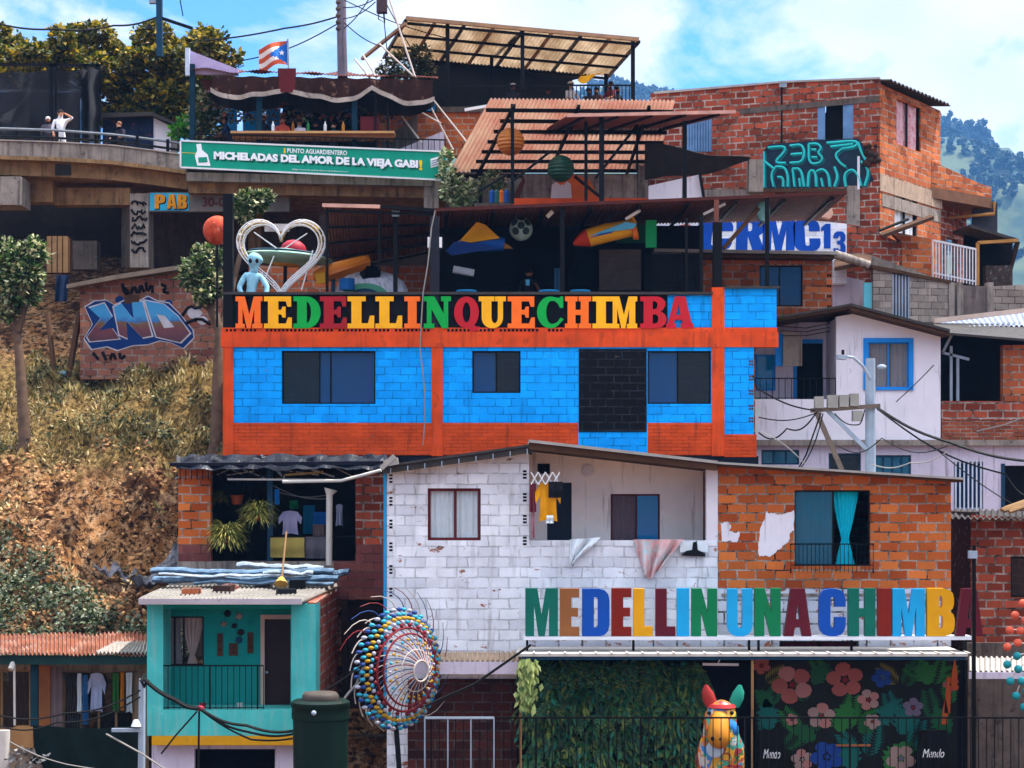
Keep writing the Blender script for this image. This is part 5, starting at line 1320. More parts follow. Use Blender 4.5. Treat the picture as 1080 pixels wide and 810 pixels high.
for k in range(12):
    a = 2.0 + k * .27; pts = [wp(58 + 9 * t, a + .3 * t * t, -.3) for t in [i / 5 for i in range(6)]]
    G().tube(pts, .013, 5).build('antenna', CREAM, fwl)
G().bar(cw + nw_ * -.3 - V((0, 0, .9)), P(424, 850, Yw), .1).build('stand', BLACK, fwl)
# its smaller twin cut by the picture's edge
tw_ = thing('bead_wheel', 'coral and teal bead garland at the far right edge', 'sculpture', P(1085, 800, 38))
c2 = P(1100, 690, 38)
for k in range(11):
    a = 1.7 + k * .28; pts = [c2 + V((math.cos(a + .2 * t * t) * (.25 + .5 * t), -.1, math.sin(a + .2 * t * t) * (.5 + .75 * t))) for t in [i / 5 for i in range(6)]]
    G().tube(pts, .013, 5).build('antenna', CREAM, tw_)
    for t_ in (3, 5): G().ball(pts[t_], .085, 9, 6).build('bead', (solid('bead coral', '#c9573f'), solid('bead teal', '#1f7f86'))[1 if k > 4 else 0], tw_, smooth=True)
G().bar(c2, P(1100, 850, 38), .1).build('stand', BLACK, tw_)

# ------------------------------------------------------------------ painted animal statue behind the railing
st = thing('donkey_statue', 'colourfully painted long-eared animal statue behind the black railing', 'statue', P(761, 840, 37.4))
m, n, l, b = newmat('patchwork animal paint'); vo = n.new('ShaderNodeTexVoronoi'); vo.inputs['Scale'].default_value = 5.5; tcx = n.new('ShaderNodeTexCoord')
wv = nz(n, l, 3, 3); vm = n.new('ShaderNodeVectorMath'); vm.operation = 'ADD'; l.new(tcx.outputs['Object'], vm.inputs[0]); l.new(wv, vm.inputs[1]); l.new(vm.outputs[0], vo.inputs['Vector'])
cr = n.new('ShaderNodeValToRGB'); cr.color_ramp.interpolation = 'CONSTANT'; sx = n.new('ShaderNodeSeparateXYZ'); l.new(vo.outputs['Color'], sx.inputs[0]); l.new(sx.outputs[0], cr.inputs[0])
e = cr.color_ramp.elements; e[0].color = lin('#1f5f3a'); e[1].position = .14; e[1].color = lin('#c8641a')
for ps, cc in ((.28, '#d09a1e'), (.42, '#2a6fae'), (.55, '#8f3f2a'), (.68, '#8a1f2a'), (.8, '#2f8f7a'), (.93, '#b5aca6')): q = e.new(ps); q.color = lin(cc)
l.new(cr.outputs[0], b.inputs['Base Color']); b.inputs['Roughness'].default_value = .45; PATCH = m
Yd = 37.4; g = G()
def ring_body(g, rows, n=18):
    """lofted body: rows of (px, py, half width px, half depth m, y offset)"""
    vs = []; s = Yd / F
    for px, py, hw, dp, yo in rows:
        c0 = P(px, py, Yd)
        for k in range(n):
            t = 6.283 * k / n; vs.append(c0 + V((math.cos(t) * hw * s, math.sin(t) * dp + yo, .0)))
    fs = [(j * n + k, j * n + (k + 1) % n, (j + 1) * n + (k + 1) % n, (j + 1) * n + k) for j in range(len(rows) - 1) for k in range(n)]
    fs.append(tuple(range(n))); fs.append(tuple(range(len(vs) - 1, len(vs) - n - 1, -1)))
    return g.add(vs, fs)
ring_body(g, [(761, 738.5, 3, .08, 0), (761, 741, 10, .2, 0), (761, 746, 14, .27, 0), (760, 752, 16.5, .3, -.02), (759.5, 760, 17.5, .34, -.05), (759.5, 768, 18, .36, -.08), (760, 776, 20, .4, -.04), (761, 786, 24, .46, .05), (761, 800, 27, .5, .12), (761, 815, 26, .5, .14), (761, 842, 24, .46, .14)])
body = g.build('body', PATCH, st, smooth=True)
g = G(); ring_body(g, [(757.5, 748, 6, .10, -.22), (757, 755, 9, .16, -.30), (756, 764, 11, .2, -.40), (755.5, 773, 12, .22, -.46), (755.5, 781, 10.5, .2, -.46), (755.5, 786, 6, .12, -.42)]); g.build('muzzle', solid('muzzle amber', '#b5741c'), st, smooth=True)
for px, dx, c_ in ((750, -3.5, '#8f2a26'), (775, 3.5, '#1f7f6a')):
    g = G(); ring_body(g, [(px, 746, 5, .09, 0), (px + dx * .5, 738, 7.4, .1, 0), (px + dx * 1.1, 730, 6.2, .08, 0), (px + dx * 1.5, 722.5, 1.8, .03, 0)]); g.build('ear', solid('ear ' + c_, c_), st, smooth=True)
for px in (748, 772): G().ball(P(px, 752, Yd - .27), .04, 10, 8, (1, .6, 1)).build('eye', solid('eye black', '#141014'), st, smooth=True)
for dx in (-4, 4): G().ball(P(755.5 + dx, 779, Yd - .66), .035, 8, 6, (1, .5, 1.3)).build('nostril', solid('eye black', '#141014'), st, smooth=True)
g = G(); ring_body(g, [(761, 742, 13.5, .26, -.03), (761, 745.5, 15.6, .3, -.03)]); g.build('head_band', solid('band red', '#a02a2a'), st, smooth=True)
g = G(); ring_body(g, [(768, 758, 5, .10, -.20), (769, 764, 8, .14, -.24), (770, 772, 8, .14, -.22), (771, 778, 4, .08, -.18)]); g.build('cheek', solid('cheek blue', '#2a6fae'), st, smooth=True)
g = G().lathe(P(754, 790, Yd - .5), [(.17, 0), (.17, .02), (.13, .03)], 18, Matrix.Rotation(math.pi / 2, 3, 'X')); g.build('medallion', solid('medallion grey', '#9aa6b4'), st)

# ------------------------------------------------------------------ the blue and orange house
Y = 48.0
bl = thing('blue_house', 'bright blue block house with orange bands and columns under a roof terrace', 'house', P(520, 480, Y))
def bw(name, m, a, c_, pyb, pyt, off=0, th=.25, ops=()):
    g = G(); fw(g, a, c_, pyb, pyt, Y - off, th, ops); return g.build(name, m, bl)
bw('wall', BLUE, 246, 455, 446, 366, ops=[(297, 370, 396, 426)])
bw('wall', BLUE, 467, 751, 446, 366, ops=[(498, 370, 549, 414.5), (683, 370, 750, 426)])
bw('wall', BLUE, 764, 795, 458, 366)
bw('lower_band', ORANGE, 246, 455, 480, 446, .003); bw('lower_band', ORANGE, 467, 610, 480, 446, .003); bw('lower_band', BLUE, 610, 683, 480, 446, .004); bw('lower_band', ORANGE, 683, 751, 480, 446, .003); bw('lower_band', ORANGE, 764, 798, 482, 458, .003)
bw('black_patch', BLACKB, 610.5, 682, 455.5, 368, .03, .028)
for a, c_ in ((235, 246), (455, 467), (751, 764)): bw('column', ORANGE_C, a, c_, 481, 366.01, .035, .3)
bw('beam', ORANGE_C, 233, 821, 366, 350.5, .05, .3)
bw('beam_groove', ORANGE_C, 233.5, 820, 350.5, 345.5, .02, .26)
g = G()
for k in range(84):
    px = 238 + k * 4.25
    if 452 < px < 470 or R.random() < .12: continue
    G().pb(px, 346.9, px + 2.5, 349.6, Y - .026, .02).build('block_hole', DARK, bl)
bw('foundation', NAVY, 236, 800, 540, 481, -.02, .25)
g = G()
for py in (380, 396, 411, 427, 440):
    for k in range(2):
        for q in range(2): G().pb(792.4 - q * 2.6, py + k * 3.2, 794.4 - q * 2.6, py + k * 3.2 + 2.2, Y - .004, .02).build('block_hole', WOOD_D, bl)
# windows
for (a, b_, c_, d_), mull, gls in (((297, 370, 396, 426), (.40, .52), {0: GLASS_K}), ((498, 370, 549, 414.5), (.5,), {1: GLASS_K}), ((683, 370, 750, 426), (.48,), {1: GLASS_K})):
    win(bl, a, b_, c_, d_, Y, BLACK, GLASS_N, t=.04, mull=mull, deep=.12, gls=gls)
# body, floor and terrace parapet
g = G().box(XX(236, Y), XX(236, Y) + .25, Y + .3, 54, ZZ(540, Y), ZZ(352, Y)); g.box(XX(798, Y) - .25, XX(798, Y), Y + .3, 54, ZZ(540, Y), ZZ(352, Y)); g.box(XX(236, Y) + .25, XX(798, Y) - .25, 53.75, 53.99, ZZ(540, Y), ZZ(352, Y)); g.build('side_wall', CLAY_D, bl)
g = G().box(XX(236, Y), XX(818, Y), Y + .31, 54, ZZ(351, Y), ZZ(347, Y)); g.build('terrace_floor', CONC_D, bl)
g = G().box(XX(236, Y) + .3, XX(798, Y) - .3, Y + .32, 53.7, ZZ(486, Y), ZZ(483, Y)); g.build('floor', CONC_D, bl)
Yt = Y + .06
bw('parapet', mat('charcoal parapet', '#0e0f16', var=.3, bump=.15), 246, 704, 345.5, 310, -.06, .15)
bw('parapet', BLUE, 704, 751, 345.5, 311.5, -.06, .15)
bw('parapet_end', BLUE, 764, 819, 345.5, 304, -.04, .2)
bw('column', ORANGE_C, 751, 764, 345.5, 303, .0, .26)
bw('parapet_column', mat('charcoal parapet', '#1b1c26'), 236, 246, 345.5, 312, -.02, .2)
g = G().pb(234, 307.8, 752, 310.5, Y - .04, .2); g.pb(764, 301.8, 823, 304, Y - .06, .26); g.build('coping', ZINC_D, bl)
# upper sign
us = thing('letter_sign', 'upper row of multicoloured slab serif letters along the terrace parapet', 'sign', P(490, 346, Y))
uc = {'orange': '#ef6a1e', 'amber': '#f0a818', 'green': '#0f9a3e', 'crimson': '#9c1c24', 'scarlet': '#b51e28'}
for ch, a, c_, k in (('M', 248, 277, 'orange'), ('E', 278, 308, 'amber'), ('D', 309, 338.5, 'green'), ('E', 337, 366, 'crimson'), ('L', 366, 395, 'amber'), ('L', 395.5, 424.5, 'amber'), ('I', 426, 443.5, 'orange'), ('N', 446.5, 476, 'green'), ('Q', 478.5, 505.5, 'scarlet'), ('U', 504.5, 534, 'amber'), ('E', 535, 564.5, 'orange'), ('C', 566, 595, 'green'), ('H', 595.5, 624, 'orange'), ('I', 624.5, 643.5, 'amber'), ('M', 643, 672.5, 'amber'), ('B', 675, 703.5, 'scarlet'), ('A', 702, 732, 'scarlet')):
    letter(us, SLAB, ch, a + .4, 312.6, c_ - .4, 346.2, Y - .06 + (.03 if ch in 'DLQA' else 0), .09, solid('upper sign ' + k, uc[k], .5, .1), '%s letter %s' % (k, ch))

# terrace roof on its posts
def tro(a, ya, Ya, c_, yc, Yc, d_, yd, Yd_, e_, ye, Ye, name, nw):
    return G().corr(P(a, ya, Ya), P(c_, yc, Yc), P(d_, yd, Yd_), P(e_, ye, Ye), nw, .02, .015).build(name, BROWNR, bl)
r1 = G().corr(P(341, 218, 48.2), P(458, 222, 48.2), P(458, 262, 54), P(350, 284, 54), 34, .02, .015).build('roof', BROWNR, bl)
G().bar(P(340, 216.5, 48.15), P(401, 218, 48.15), .09).build('roof_edge', mat('pink edge board', '#c99a8a'), r1)
G().bar(P(401, 218, 48.15), P(458, 222, 48.15), .09).build('roof_edge', BLACK, r1)
for k in range(5):
    t = k / 4.; p = P(342, 219 + 1, 48.25).lerp(P(351, 285, 53.9), t); q = P(458, 224, 48.25).lerp(P(458, 263, 53.9), t)
    G().bar(p - V((0, 0, .06)), q - V((0, 0, .06)), .06).build('purlin', BLACK, r1)
r2 = G().corr(P(458, 221, 48.2), P(893, 203.5, 48.2), P(862, 232, 53.5), P(458, 240, 53.5), 120, .02, .015).build('roof', BROWNR, bl)
G().bar(P(458, 221.5, 48.15), P(893, 203.5, 48.15), .08).build('roof_edge', mat('rust brown edge', '#4a2420'), r2)
for k in range(9):
    u = .03 + k * .117; p = P(458, 224, 48.2).lerp(P(893, 206.5, 48.2), u); q = P(458, 243, 53.5).lerp(P(862, 235, 53.5), u)
    G().bar(p - V((0, 0, .05)), q - V((0, 0, .05)), .07).build('rafter', BLACK, r2)
for px, pt, pb_, w_, Yq, m_ in ((241, 205, 346, .24, 48.12, BLACK), (458.5, 229, 346, .24, 48.12, mat('charcoal post', '#23252e')), (593, 219, 310, .11, 48.3, BLACK), (756.5, 235, 303, .22, 48.14, BLACK), (755.5, 211, 238, .12, 48.14, BROWNR), (809, 208, 302, .10, 48.2, BLACK), (739.5, 228, 311, .09, 48.25, BLACK), (724, 230, 311, .07, 48.25, BLACK), (417, 222, 308, .11, 48.6, BLACK), (345, 222, 308, .07, 48.4, BLACK), (400, 222, 285, .06, 48.4, BLACK)):
    G().bar(P(px, pb_, Yq), P(px, pt, Yq), w_).build('post', m_, bl)
G().bar(P(763, 262, 48.2), P(800, 220, 48.5), .09).build('brace', WOOD_D, bl)
for px in (452.5, 464.5): G().pb(px - 1.6, 250, px + 1.6, 261, 48.0, .12).build('speaker', WHITEP, bl)
G().pb(413.5, 220, 421, 228, 48.3, .1).build('flood_lamp', mat('pale blue lamp', '#a8cfe0'), bl)
g = G().bar(P(742, 226, 48.6), P(765, 215, 48.4), .06); g.build('lamp_tube', WHITEP, r2)
G().bar(P(660, 231, 49), P(675, 222, 48.8), .06).build('lamp_tube', WHITEP, r2); G().bar(P(577, 229, 49), P(583, 223, 49), .1).build('lamp_tube', WHITEP, r2)
# dim back of the terrace
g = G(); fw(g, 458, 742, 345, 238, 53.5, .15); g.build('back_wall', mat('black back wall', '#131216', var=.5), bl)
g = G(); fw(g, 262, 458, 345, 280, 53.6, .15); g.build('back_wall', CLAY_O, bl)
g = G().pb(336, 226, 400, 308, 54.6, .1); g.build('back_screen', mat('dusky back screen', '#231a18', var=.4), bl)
# shutter, lattice, green door
t = thing('roller_shutter', 'grey ribbed shutter at the back of the roof terrace', 'shutter', P(655, 306, 52))
g = G(); g.pb(632, 263, 676, 306, 52, .05)
for k in range(14): g.pb(632, 263.5 + k * 3, 676, 265.5 + k * 3, 51.96, .04)
g.build('slats', mat('grey shutter', '#6a605a', var=.3, dirt=.2), t)
t = thing('lattice_screen', 'dark lattice screen at the end of the terrace beside the green panel', 'screen', P(715, 308, 49))
g = G()
for k in range(13): g.bar(P(690 + k * 4.2, 309, 49), P(690 + k * 4.2, 266, 49), .022)
for k in range(8): g.bar(P(690, 268 + k * 5.6, 49.03), P(741, 268 + k * 5.6, 49.03), .022)
g.build('bars', BLACK, t); G().pb(680, 268, 738, 309, 50.2, .05).build('back_cloth', mat('black cloth sheet', '#0f0f14'), t)
g = G().pb(681, 232, 692.5, 261, 49.4, .08); tag(g.build('green_screen', solid('bright green board', '#0f8a4c')), 'bright green upright panel under the terrace roof end', 'panel')
g = G().pb(650, 237, 681, 256, 51.5, .06); tag(g.build('green_board', solid('dull green board', '#12503a')), 'dull dark green board behind the yellow rocket', 'board')
g = G()
for k in range(3): g.bar(P(586 + k * 3.2, 308, 49.5), P(586 + k * 3.2, 283, 49.5), .06)
tag(g.build('folded_chairs', BLUE_D), 'upright dark blue slats stacked by the terrace post', 'slats')
for px, c_ in ((492, 'the leftmost one'), (579, 'the middle one'), (612, 'right of the steel post')):
    t = thing('bar_table', 'small round table with a pale blue top on the terrace, ' + c_, 'table', P(px, 330, 49.2))
    G().lathe(P(px, 308.4, 49.2), [(.26, 0), (.27, .03), (.26, .05)], 18).build('top', solid('blue table top', '#2f8fc4'), t); G().bar(P(px, 330, 49.2), P(px, 308.6, 49.2), .06).build('leg', BLACK, t)

# ------------------------------------------------------------------ toys and figures of the terrace
t = thing('moon_ball', 'mottled red moon ball beside the black corner post', 'ball', P(229, 258, 50))
G().ball(P(229.5, 243, 50), .385, 24, 14).build('ball', mat('mottled moon red', '#b5442a', var=.5, scale=5, dirt=.3, dcol='#d9a890'), t, smooth=True); G().bar(P(229, 345, 50.0), P(229, 257, 50), .05).build('pole', BLACK, t)
# heart arch
h_ = thing('heart_arch', 'white wire heart arch with golden edging around the flying saucer', 'arch', P(296, 310, 49))
def heart(k, s=1.):
    x = 16 * math.sin(k) ** 3; z = 13 * math.cos(k) - 5 * math.cos(2 * k) - 2 * math.cos(3 * k) - math.cos(4 * k); return x / 16 * s, z / 13 * s
HC = P(296, 264, 49)
def hp(k, s, o): x, z = heart(k, s); return HC + V((x * 1.14, o, z * .92 - .05))
for o in (0, .22):
    for s_ in (1., .93, .86): G().tube([hp(6.283 * k / 60, s_, o) for k in range(61)], .015, 6, cap=False).build('frame', WHITEP, h_)
q = [hp(-1.9 + 3.8 * k / 60, .93, .1) + V((R.uniform(-.02, .02), 0, R.uniform(-.02, .02))) for k in range(61)]
G().tube(q, [R.uniform(.025, .075) for _ in q], 6).build('gold_rope', solid('gold leaf', '#a5822e'), h_)
g = G()
for k in range(22): a = 6.283 * k / 22; g.tube([hp(a, 1, 0), hp(a + .05, .86, .1)], .014, 4); 
g.build('lattice', WHITEP, h_)
G().pb(279, 236, 305, 244, 49.05, .06).build('plate', mat('grey plate', '#b0aaa8'), h_)
for a_, b_ in (((268, 245), (292, 262)), ((324, 246), (300, 262)), ((289, 270), (276, 302)), ((318, 306), (330, 264))): G().tube([P(*a_, 49.06), P(*b_, 49.1)], .018, 5).build('stay', WHITEP, h_)
# flying saucer
uf = thing('flying_saucer', 'pale green flying saucer with a red dome and yellow underside', 'prop', P(300, 283, 50.2))
def lat(px, py, prof, m_, nm, par, Yq=50.2, tilt=.06): return G().lathe(P(px, py, Yq), prof, 28, Matrix.Rotation(tilt, 3, 'Y')).build(nm, m_, par, smooth=True)
lat(302, 273, [(.30, -.16), (.75, -.10), (1.22, .0), (1.24, .03), (.75, .17), (.35, .24)], mat('pale saucer green', '#8fb0a0', var=.25, scale=3), 'disc', uf)
lat(309.5, 263, [(.34, -.06), (.34, .02), (.29, .13), (.17, .22), (.05, .25)], solid('saucer dome red', '#8f2030'), 'dome', uf)
lat(302, 276, [(.30, -.12), (.40, -.06), (.42, .02)], solid('saucer yellow', '#c0821a'), 'base', uf)
lat(302, 268.5, [(1.0, 0), (1.02, .02), (1.0, .04)], BLUE_D, 'rim', uf)
G().bar(P(300, 330, 50.2), P(301, 280, 50.2), .09).build('pole', BLACK, uf)


def blob(name, mats, joints, edges, parent=None, mats_of=None, sub=1, extra=None, loc=None):
    """one continuous skin grown over a skeleton: joints = {name: (point, radius)}; mats_of picks a material per bone"""
    me = bpy.data.meshes.new(name); ks = list(joints); ix = {k: i for i, k in enumerate(ks)}
    L = rootloc(parent) if parent is not None else V(loc)
    me.from_pydata([tuple(V(joints[k][0]) - L) for k in ks], [(ix[a], ix[b]) for a, b in edges], [])
    ob = bpy.data.objects.new(name, me); C.objects.link(ob)
    md = ob.modifiers.new('s', 'SKIN'); md.use_smooth_shade = True; md.branch_smoothing = .3
    sv = me.skin_vertices[0].data
    for k in ks: r = joints[k][1]; sv[ix[k]].radius = (r, r) if not isinstance(r, tuple) else r
    sv[0].use_root = True
    sb = ob.modifiers.new('u', 'SUBSURF'); sb.levels = sb.render_levels = sub
    dg = bpy.context.evaluated_depsgraph_get(); nm = bpy.data.meshes.new_from_object(ob.evaluated_get(dg))
    bpy.data.objects.remove(ob); bpy.data.meshes.remove(me)
    nm.name = name
    nm.materials.clear()
    for m_ in mats: nm.materials.append(m_)
    segs = [(V(joints[a][0]) - L, V(joints[b][0]) - L, (mats_of or {}).get((a, b), 0), (joints[a][1] if not isinstance(joints[a][1], tuple) else joints[a][1][0])) for a, b in edges]
    for p in nm.polygons:
        c0 = p.center; best = 1e9; mi = 0
        for a, b_, i_, r_ in segs:
            ab = b_ - a; t_ = max(0, min(1, (c0 - a).dot(ab) / max(ab.length_squared, 1e-9))); d_ = (c0 - a - ab * t_).length - r_ * .5
            if d_ < best: best = d_; mi = i_
        p.material_index = mi; p.use_smooth = True
    if extra:                        # fingers, nose, ears: joined into the same mesh
        import bmesh
        bm = bmesh.new(); bm.from_mesh(nm)
        for gx, mi in extra:
            vs = [bm.verts.new(v - L) for v in gx.v]
            for f in gx.f:
                try: fc = bm.faces.new([vs[i] for i in f]); fc.material_index = mi; fc.smooth = True
                except ValueError: pass
        bmesh.ops.recalc_face_normals(bm, faces=bm.faces[:]); bm.to_mesh(nm); bm.free()
    ob = bpy.data.objects.new(name, nm); C.objects.link(ob)
    if parent is not None: ob.parent = parent
    else: ob.location = L
    return ob


# pale blue alien at the foot of the heart
al = thing('alien_statue', 'pale blue big-headed alien statue inside the wire heart', 'statue', P(268, 340, 48.7))
J = lambda px, py, o=0: P(px, py, 48.75 + o)
blob('body', [mat('pale blue alien paint', '#8fc4d8', var=.25, scale=6, dirt=.2, dcol='#4f86a0')], {'pel': (J(264, 312), .14), 'ch': (J(267, 294), .16), 'nk': (J(268, 283), .10), 'hd': (J(267, 275, -.05), .22), 'hb': (J(273, 270, .08), .25), 's1': (J(259, 290), .09), 'e1': (J(252, 303, -.1), .07), 'h1': (J(257, 315, -.25), .06), 's2': (J(275, 291), .09), 'e2': (J(282, 303, -.1), .07), 'h2': (J(280, 314, -.2), .06), 'k1': (J(260, 330), .1), 'k2': (J(269, 330), .1), 'f1': (J(260, 344), .07), 'f2': (J(270, 344), .07)},
     [('pel', 'ch'), ('ch', 'nk'), ('nk', 'hd'), ('hd', 'hb'), ('ch', 's1'), ('s1', 'e1'), ('e1', 'h1'), ('ch', 's2'), ('s2', 'e2'), ('e2', 'h2'), ('pel', 'k1'), ('pel', 'k2'), ('k1', 'f1'), ('k2', 'f2')], al, sub=2)
for px in (264, 271): G().ball(P(px, 275, 48.75 - .30), .045, 8, 6, (1, .5, 1.4)).build('eye', solid('eye black', '#141014'), al, smooth=True)
# ray gun / orange craft
rk = thing('orange_craft', 'orange winged toy craft between the saucer and the white dome', 'prop', P(360, 310, 50))
g = G().tube([P(331, 292, 50), P(338, 291, 50), P(355, 285, 50), P(384, 277, 50), P(390, 276, 50)], [.12, .2, .22, .2, .15], 10); g.build('fuselage', solid('craft orange', '#c0701a'), rk, smooth=True)
g = G().prism([P(342, 284, 49.9), P(388, 270, 49.9), P(391, 276, 49.7), P(345, 291, 49.6)], (0, .08, .05)); g.build('wing', solid('craft amber', '#a85a16'), rk)
g = G().prism([P(332, 289, 49.75), P(343, 287, 49.75), P(343, 298, 49.75), P(334, 300, 49.75)], (0, .08, 0)); g.build('fin', solid('craft yellow', '#c9921e'), rk)
G().tube([P(383, 286, 50), P(398, 290, 50.2)], .22, 10).build('engine', BLACK, rk)
G().bar(P(350, 345, 50.05), P(352, 290, 50.05), .1).build('pole', BLUE_D, rk)
dm = thing('igloo_dome', 'white marbled dome with a green arched mouth on the terrace', 'prop', P(392, 312, 50.6))
g = G().lathe(P(392, 314, 50.8), [(.98, 0), (.97, .2), (.86, .43), (.62, .6), (.3, .7), (.02, .73)], 28); g.build('dome', mat('marbled dome', '#c9c9d4', var=.3, scale=3, streak=.5, dcol='#3c3f52'), dm, smooth=True)
g = G().poly([arc(0, 0, .62, .36, 0, 180, 14) + [(-.62, 0)], ], lambda x, z: P(385, 313, 49.82) + V((x, 0, z)), (0, .12, 0)); g.build('mouth', solid('mouth green', '#4f8f74'), dm)
g = G().poly([arc(0, 0, .4, .22, 0, 180, 12)], lambda x, z: P(385, 313, 49.80) + V((x, -.012, z)), (0, .01, 0)); g.build('mouth_middle', BLUE_D, dm)
bx_ = G().tube([P(366, 306, 49.5), P(366, 294, 49.5)], .2, 10); tag(bx_.build('blue_barrel', solid('barrel blue', '#14508a')), 'small blue barrel beside the white dome', 'barrel')
# space shuttle, planet, rocket
ss = thing('toy_shuttle', 'blue and yellow toy shuttle hanging under the terrace roof', 'prop', P(507, 270, 49.6))
SB, SY, SR, SL = solid('toy blue', '#174d9a'), solid('toy yellow', '#d99612'), solid('toy red', '#b5361c'), solid('toy sky blue', '#5aaed0')
g = G().tube([P(472, 265, 49.6), P(480, 261, 49.6), P(495, 257, 49.6), P(515, 256, 49.6), P(532, 258, 49.6)], [.03, .13, .2, .24, .17], 12); g.build('fuselage', SB, ss, smooth=True)
g = G().prism([P(481, 258, 49.3), P(503, 234, 49.5), P(512, 237, 49.5), P(527, 251, 49.3)], (0, .16, 0)); g.build('wing', SY, ss)
g = G().prism([P(524, 250, 49.5), P(541, 262, 49.5), P(528, 262, 49.5)], (0, .1, 0)); g.build('fin', solid('toy brown', '#8a5a1a'), ss)
g = G().prism([P(470, 264, 49.25), P(486, 254, 49.25), P(528, 262, 49.25), P(476, 269, 49.25)], (0, .06, 0)); g.build('belly', solid('toy deep blue', '#0f2f6a'), ss)
G().bar(P(507, 246, 49.6), P(507, 228, 49.6), .02).build('hanger', CABLE, ss)
pb2 = thing('hanging_planet', 'round grey planet ball with dark craters under the terrace roof', 'ball', P(549.5, 253, 49.8))
g = G().ball(P(549.5, 241.5, 49.8), .31, 22, 14); g.build('ball', mat('planet grey', '#8da7a0', var=.35, scale=5), pb2, smooth=True)
for a, e_ in ((-1.57, .2), (-1.1, -.3), (-2.1, -.3), (-1.57, 1.0), (-2.3, .5), (-.85, .5)):
    d_ = V((math.cos(a) * math.cos(e_), math.sin(a) * math.cos(e_), math.sin(e_))); g = G().lathe(P(549.5, 241.5, 49.8) + d_ * .285, [(.105, 0), (.1, .02), (.06, .035)], 10, d_.to_track_quat('Z', 'Y').to_matrix()); g.build('crater', solid('crater dark', '#24363a'), pb2)
G().bar(P(549.5, 233, 49.8), P(549.5, 227, 49.8), .02).build('hanger', CABLE, pb2)
rc = thing('toy_rocket', 'yellow and red toy rocket with a sky blue fin hanging under the roof', 'prop', P(640, 262, 49.6))
g = G().tube([P(620, 251, 49.6), P(640, 245.5, 49.6), P(668, 240, 49.6)], [.24, .25, .22], 12); g.build('fuselage', SY, rc, smooth=True)
g = G().tube([P(605, 257.5, 49.6), P(612, 254, 49.6), P(620, 251, 49.6)], [.05, .16, .25], 12); g.build('nose', SR, rc, smooth=True)
g = G().tube([P(667, 246, 49.45), P(672, 245, 49.45)], [.17, .2], 12); g.build('engine', solid('toy orange', '#c9641a'), rc, smooth=True)
g = G().prism([P(622, 248.5, 49.35), P(660, 234, 49.3), P(672, 236, 49.3), P(668, 241, 49.3), P(645, 244, 49.3)], (0, .08, 0)); g.build('wing', SL, rc)
g = G().prism([P(655, 236, 49.7), P(668, 228, 49.7), P(672, 235, 49.7)], (0, .08, 0)); g.build('fin', SY, rc)
g = G().prism([P(621, 251, 49.33), P(645, 245.5, 49.33), P(652, 241, 49.33), P(634, 246, 49.33)], (0, .05, 0)); g.build('stripe', SB, rc)
G().bar(P(645, 238, 49.6), P(645, 224, 49.6), .02).build('hanger', CABLE, rc)
g = G().tube([P(478, 284, 50.5), P(500, 288, 50.5)], .1, 8); tag(g.build('cloth_roll', CURT_W), 'pale rolled cloth at the back of the terrace by the charcoal post', 'cloth')

# white cable running down the blue wall
cb = [P(459, 222, 47.9), P(455, 240, 47.9), P(451, 280, 47.88), P(446, 310, 47.86), P(444, 345, 47.84), P(443, 368, 47.9), P(445.5, 390, 47.9), P(448, 412, 47.92), P(448, 445, 47.93), P(446, 470, 47.93)]
tag(G().tube(cb, .018, 5).build('white_cable', CABLE_W), 'thin white cable running down across the sign and the blue wall', 'cable')

# ------------------------------------------------------------------ brick annex behind the blue house and the wall with white and blue lettering
Y = 53.0
an = thing('brick_annex', 'orange block house with a dark sliding window behind the blue parapet end', 'house', P(820, 350, Y))
g = G(); fw(g, 735, 878, 380, 268, Y, .25, [(801, 280, 846.5, 323)]); g.build('wall', CLAY_S, an)
win(an, 801, 280, 846.5, 323, Y, BLACK, GLASS_N, t=.04, mull=(.47,), deep=.06)
g = G()
for py in (289, 300, 311, 322):
    for q in range(2): G().pb(872.5 + q * 2.4, py, 874.3 + q * 2.4, py + 3, Y - .004, .02).build('block_hole', DARK, an)
shell(an, 735, 878, 270, 380, Y, 56, CLAY_D)
g = G().prism([P(690, 265.5, 52.4), P(884, 268.5, 52.4), (XX(884, 52.4), 56, ZZ(268.5, 52.4) + .1), (XX(690, 52.4), 56, ZZ(265.5, 52.4) + .1)], (0, 0, .09)); rf = g.build('roof', ZINC, an)
g = G().prism([P(742, 271.5, 52.5), P(880, 273, 52.5), (XX(880, 52.5), 55.9, ZZ(273, 52.5)), (XX(742, 52.5), 55.9, ZZ(271.5, 52.5))], (0, 0, .09)); g.build('roof_timber', WOOD_D, rf)
gr = thing('graffiti_wall', 'white painted wall covered with fat blue graffiti letters', 'wall', P(800, 268, 56))
g = G(); fw(g, 690, 893, 300, [(690, 232), (750, 226), (800, 227), (893, 236)], 56, .25); g.build('wall', brick('white graffiti block', '#9c5a3c', '#b0694a', paint='#dcdde6', wear=.06, dirt=.05, streak=.05, seam=.25), gr)
GB = mat('graffiti blue', '#0f429c', var=.2, scale=1.5, bump=.2)
for ch, a, b_, c_, d_, sh in (('C', 733, 231, 771, 265, .05), ('R', 776, 229, 806, 264, .02), ('M', 804, 229, 838, 264, .02), ('C', 838, 231, 866, 265, -.04), ('1', 866, 236, 876, 262, 0)):
    letter(gr, SANS, ch, a, b_, c_, d_, 55.985, .012, GB, None, sh).name = 'graffiti_letter'
g = G().poly([[(740, 228), (765, 226.5), (772, 232), (758, 240), (742, 244)]], lambda x, y: P(x, y, 55.97), (0, .01, 0)); g.build('graffiti_fill', GB, gr)
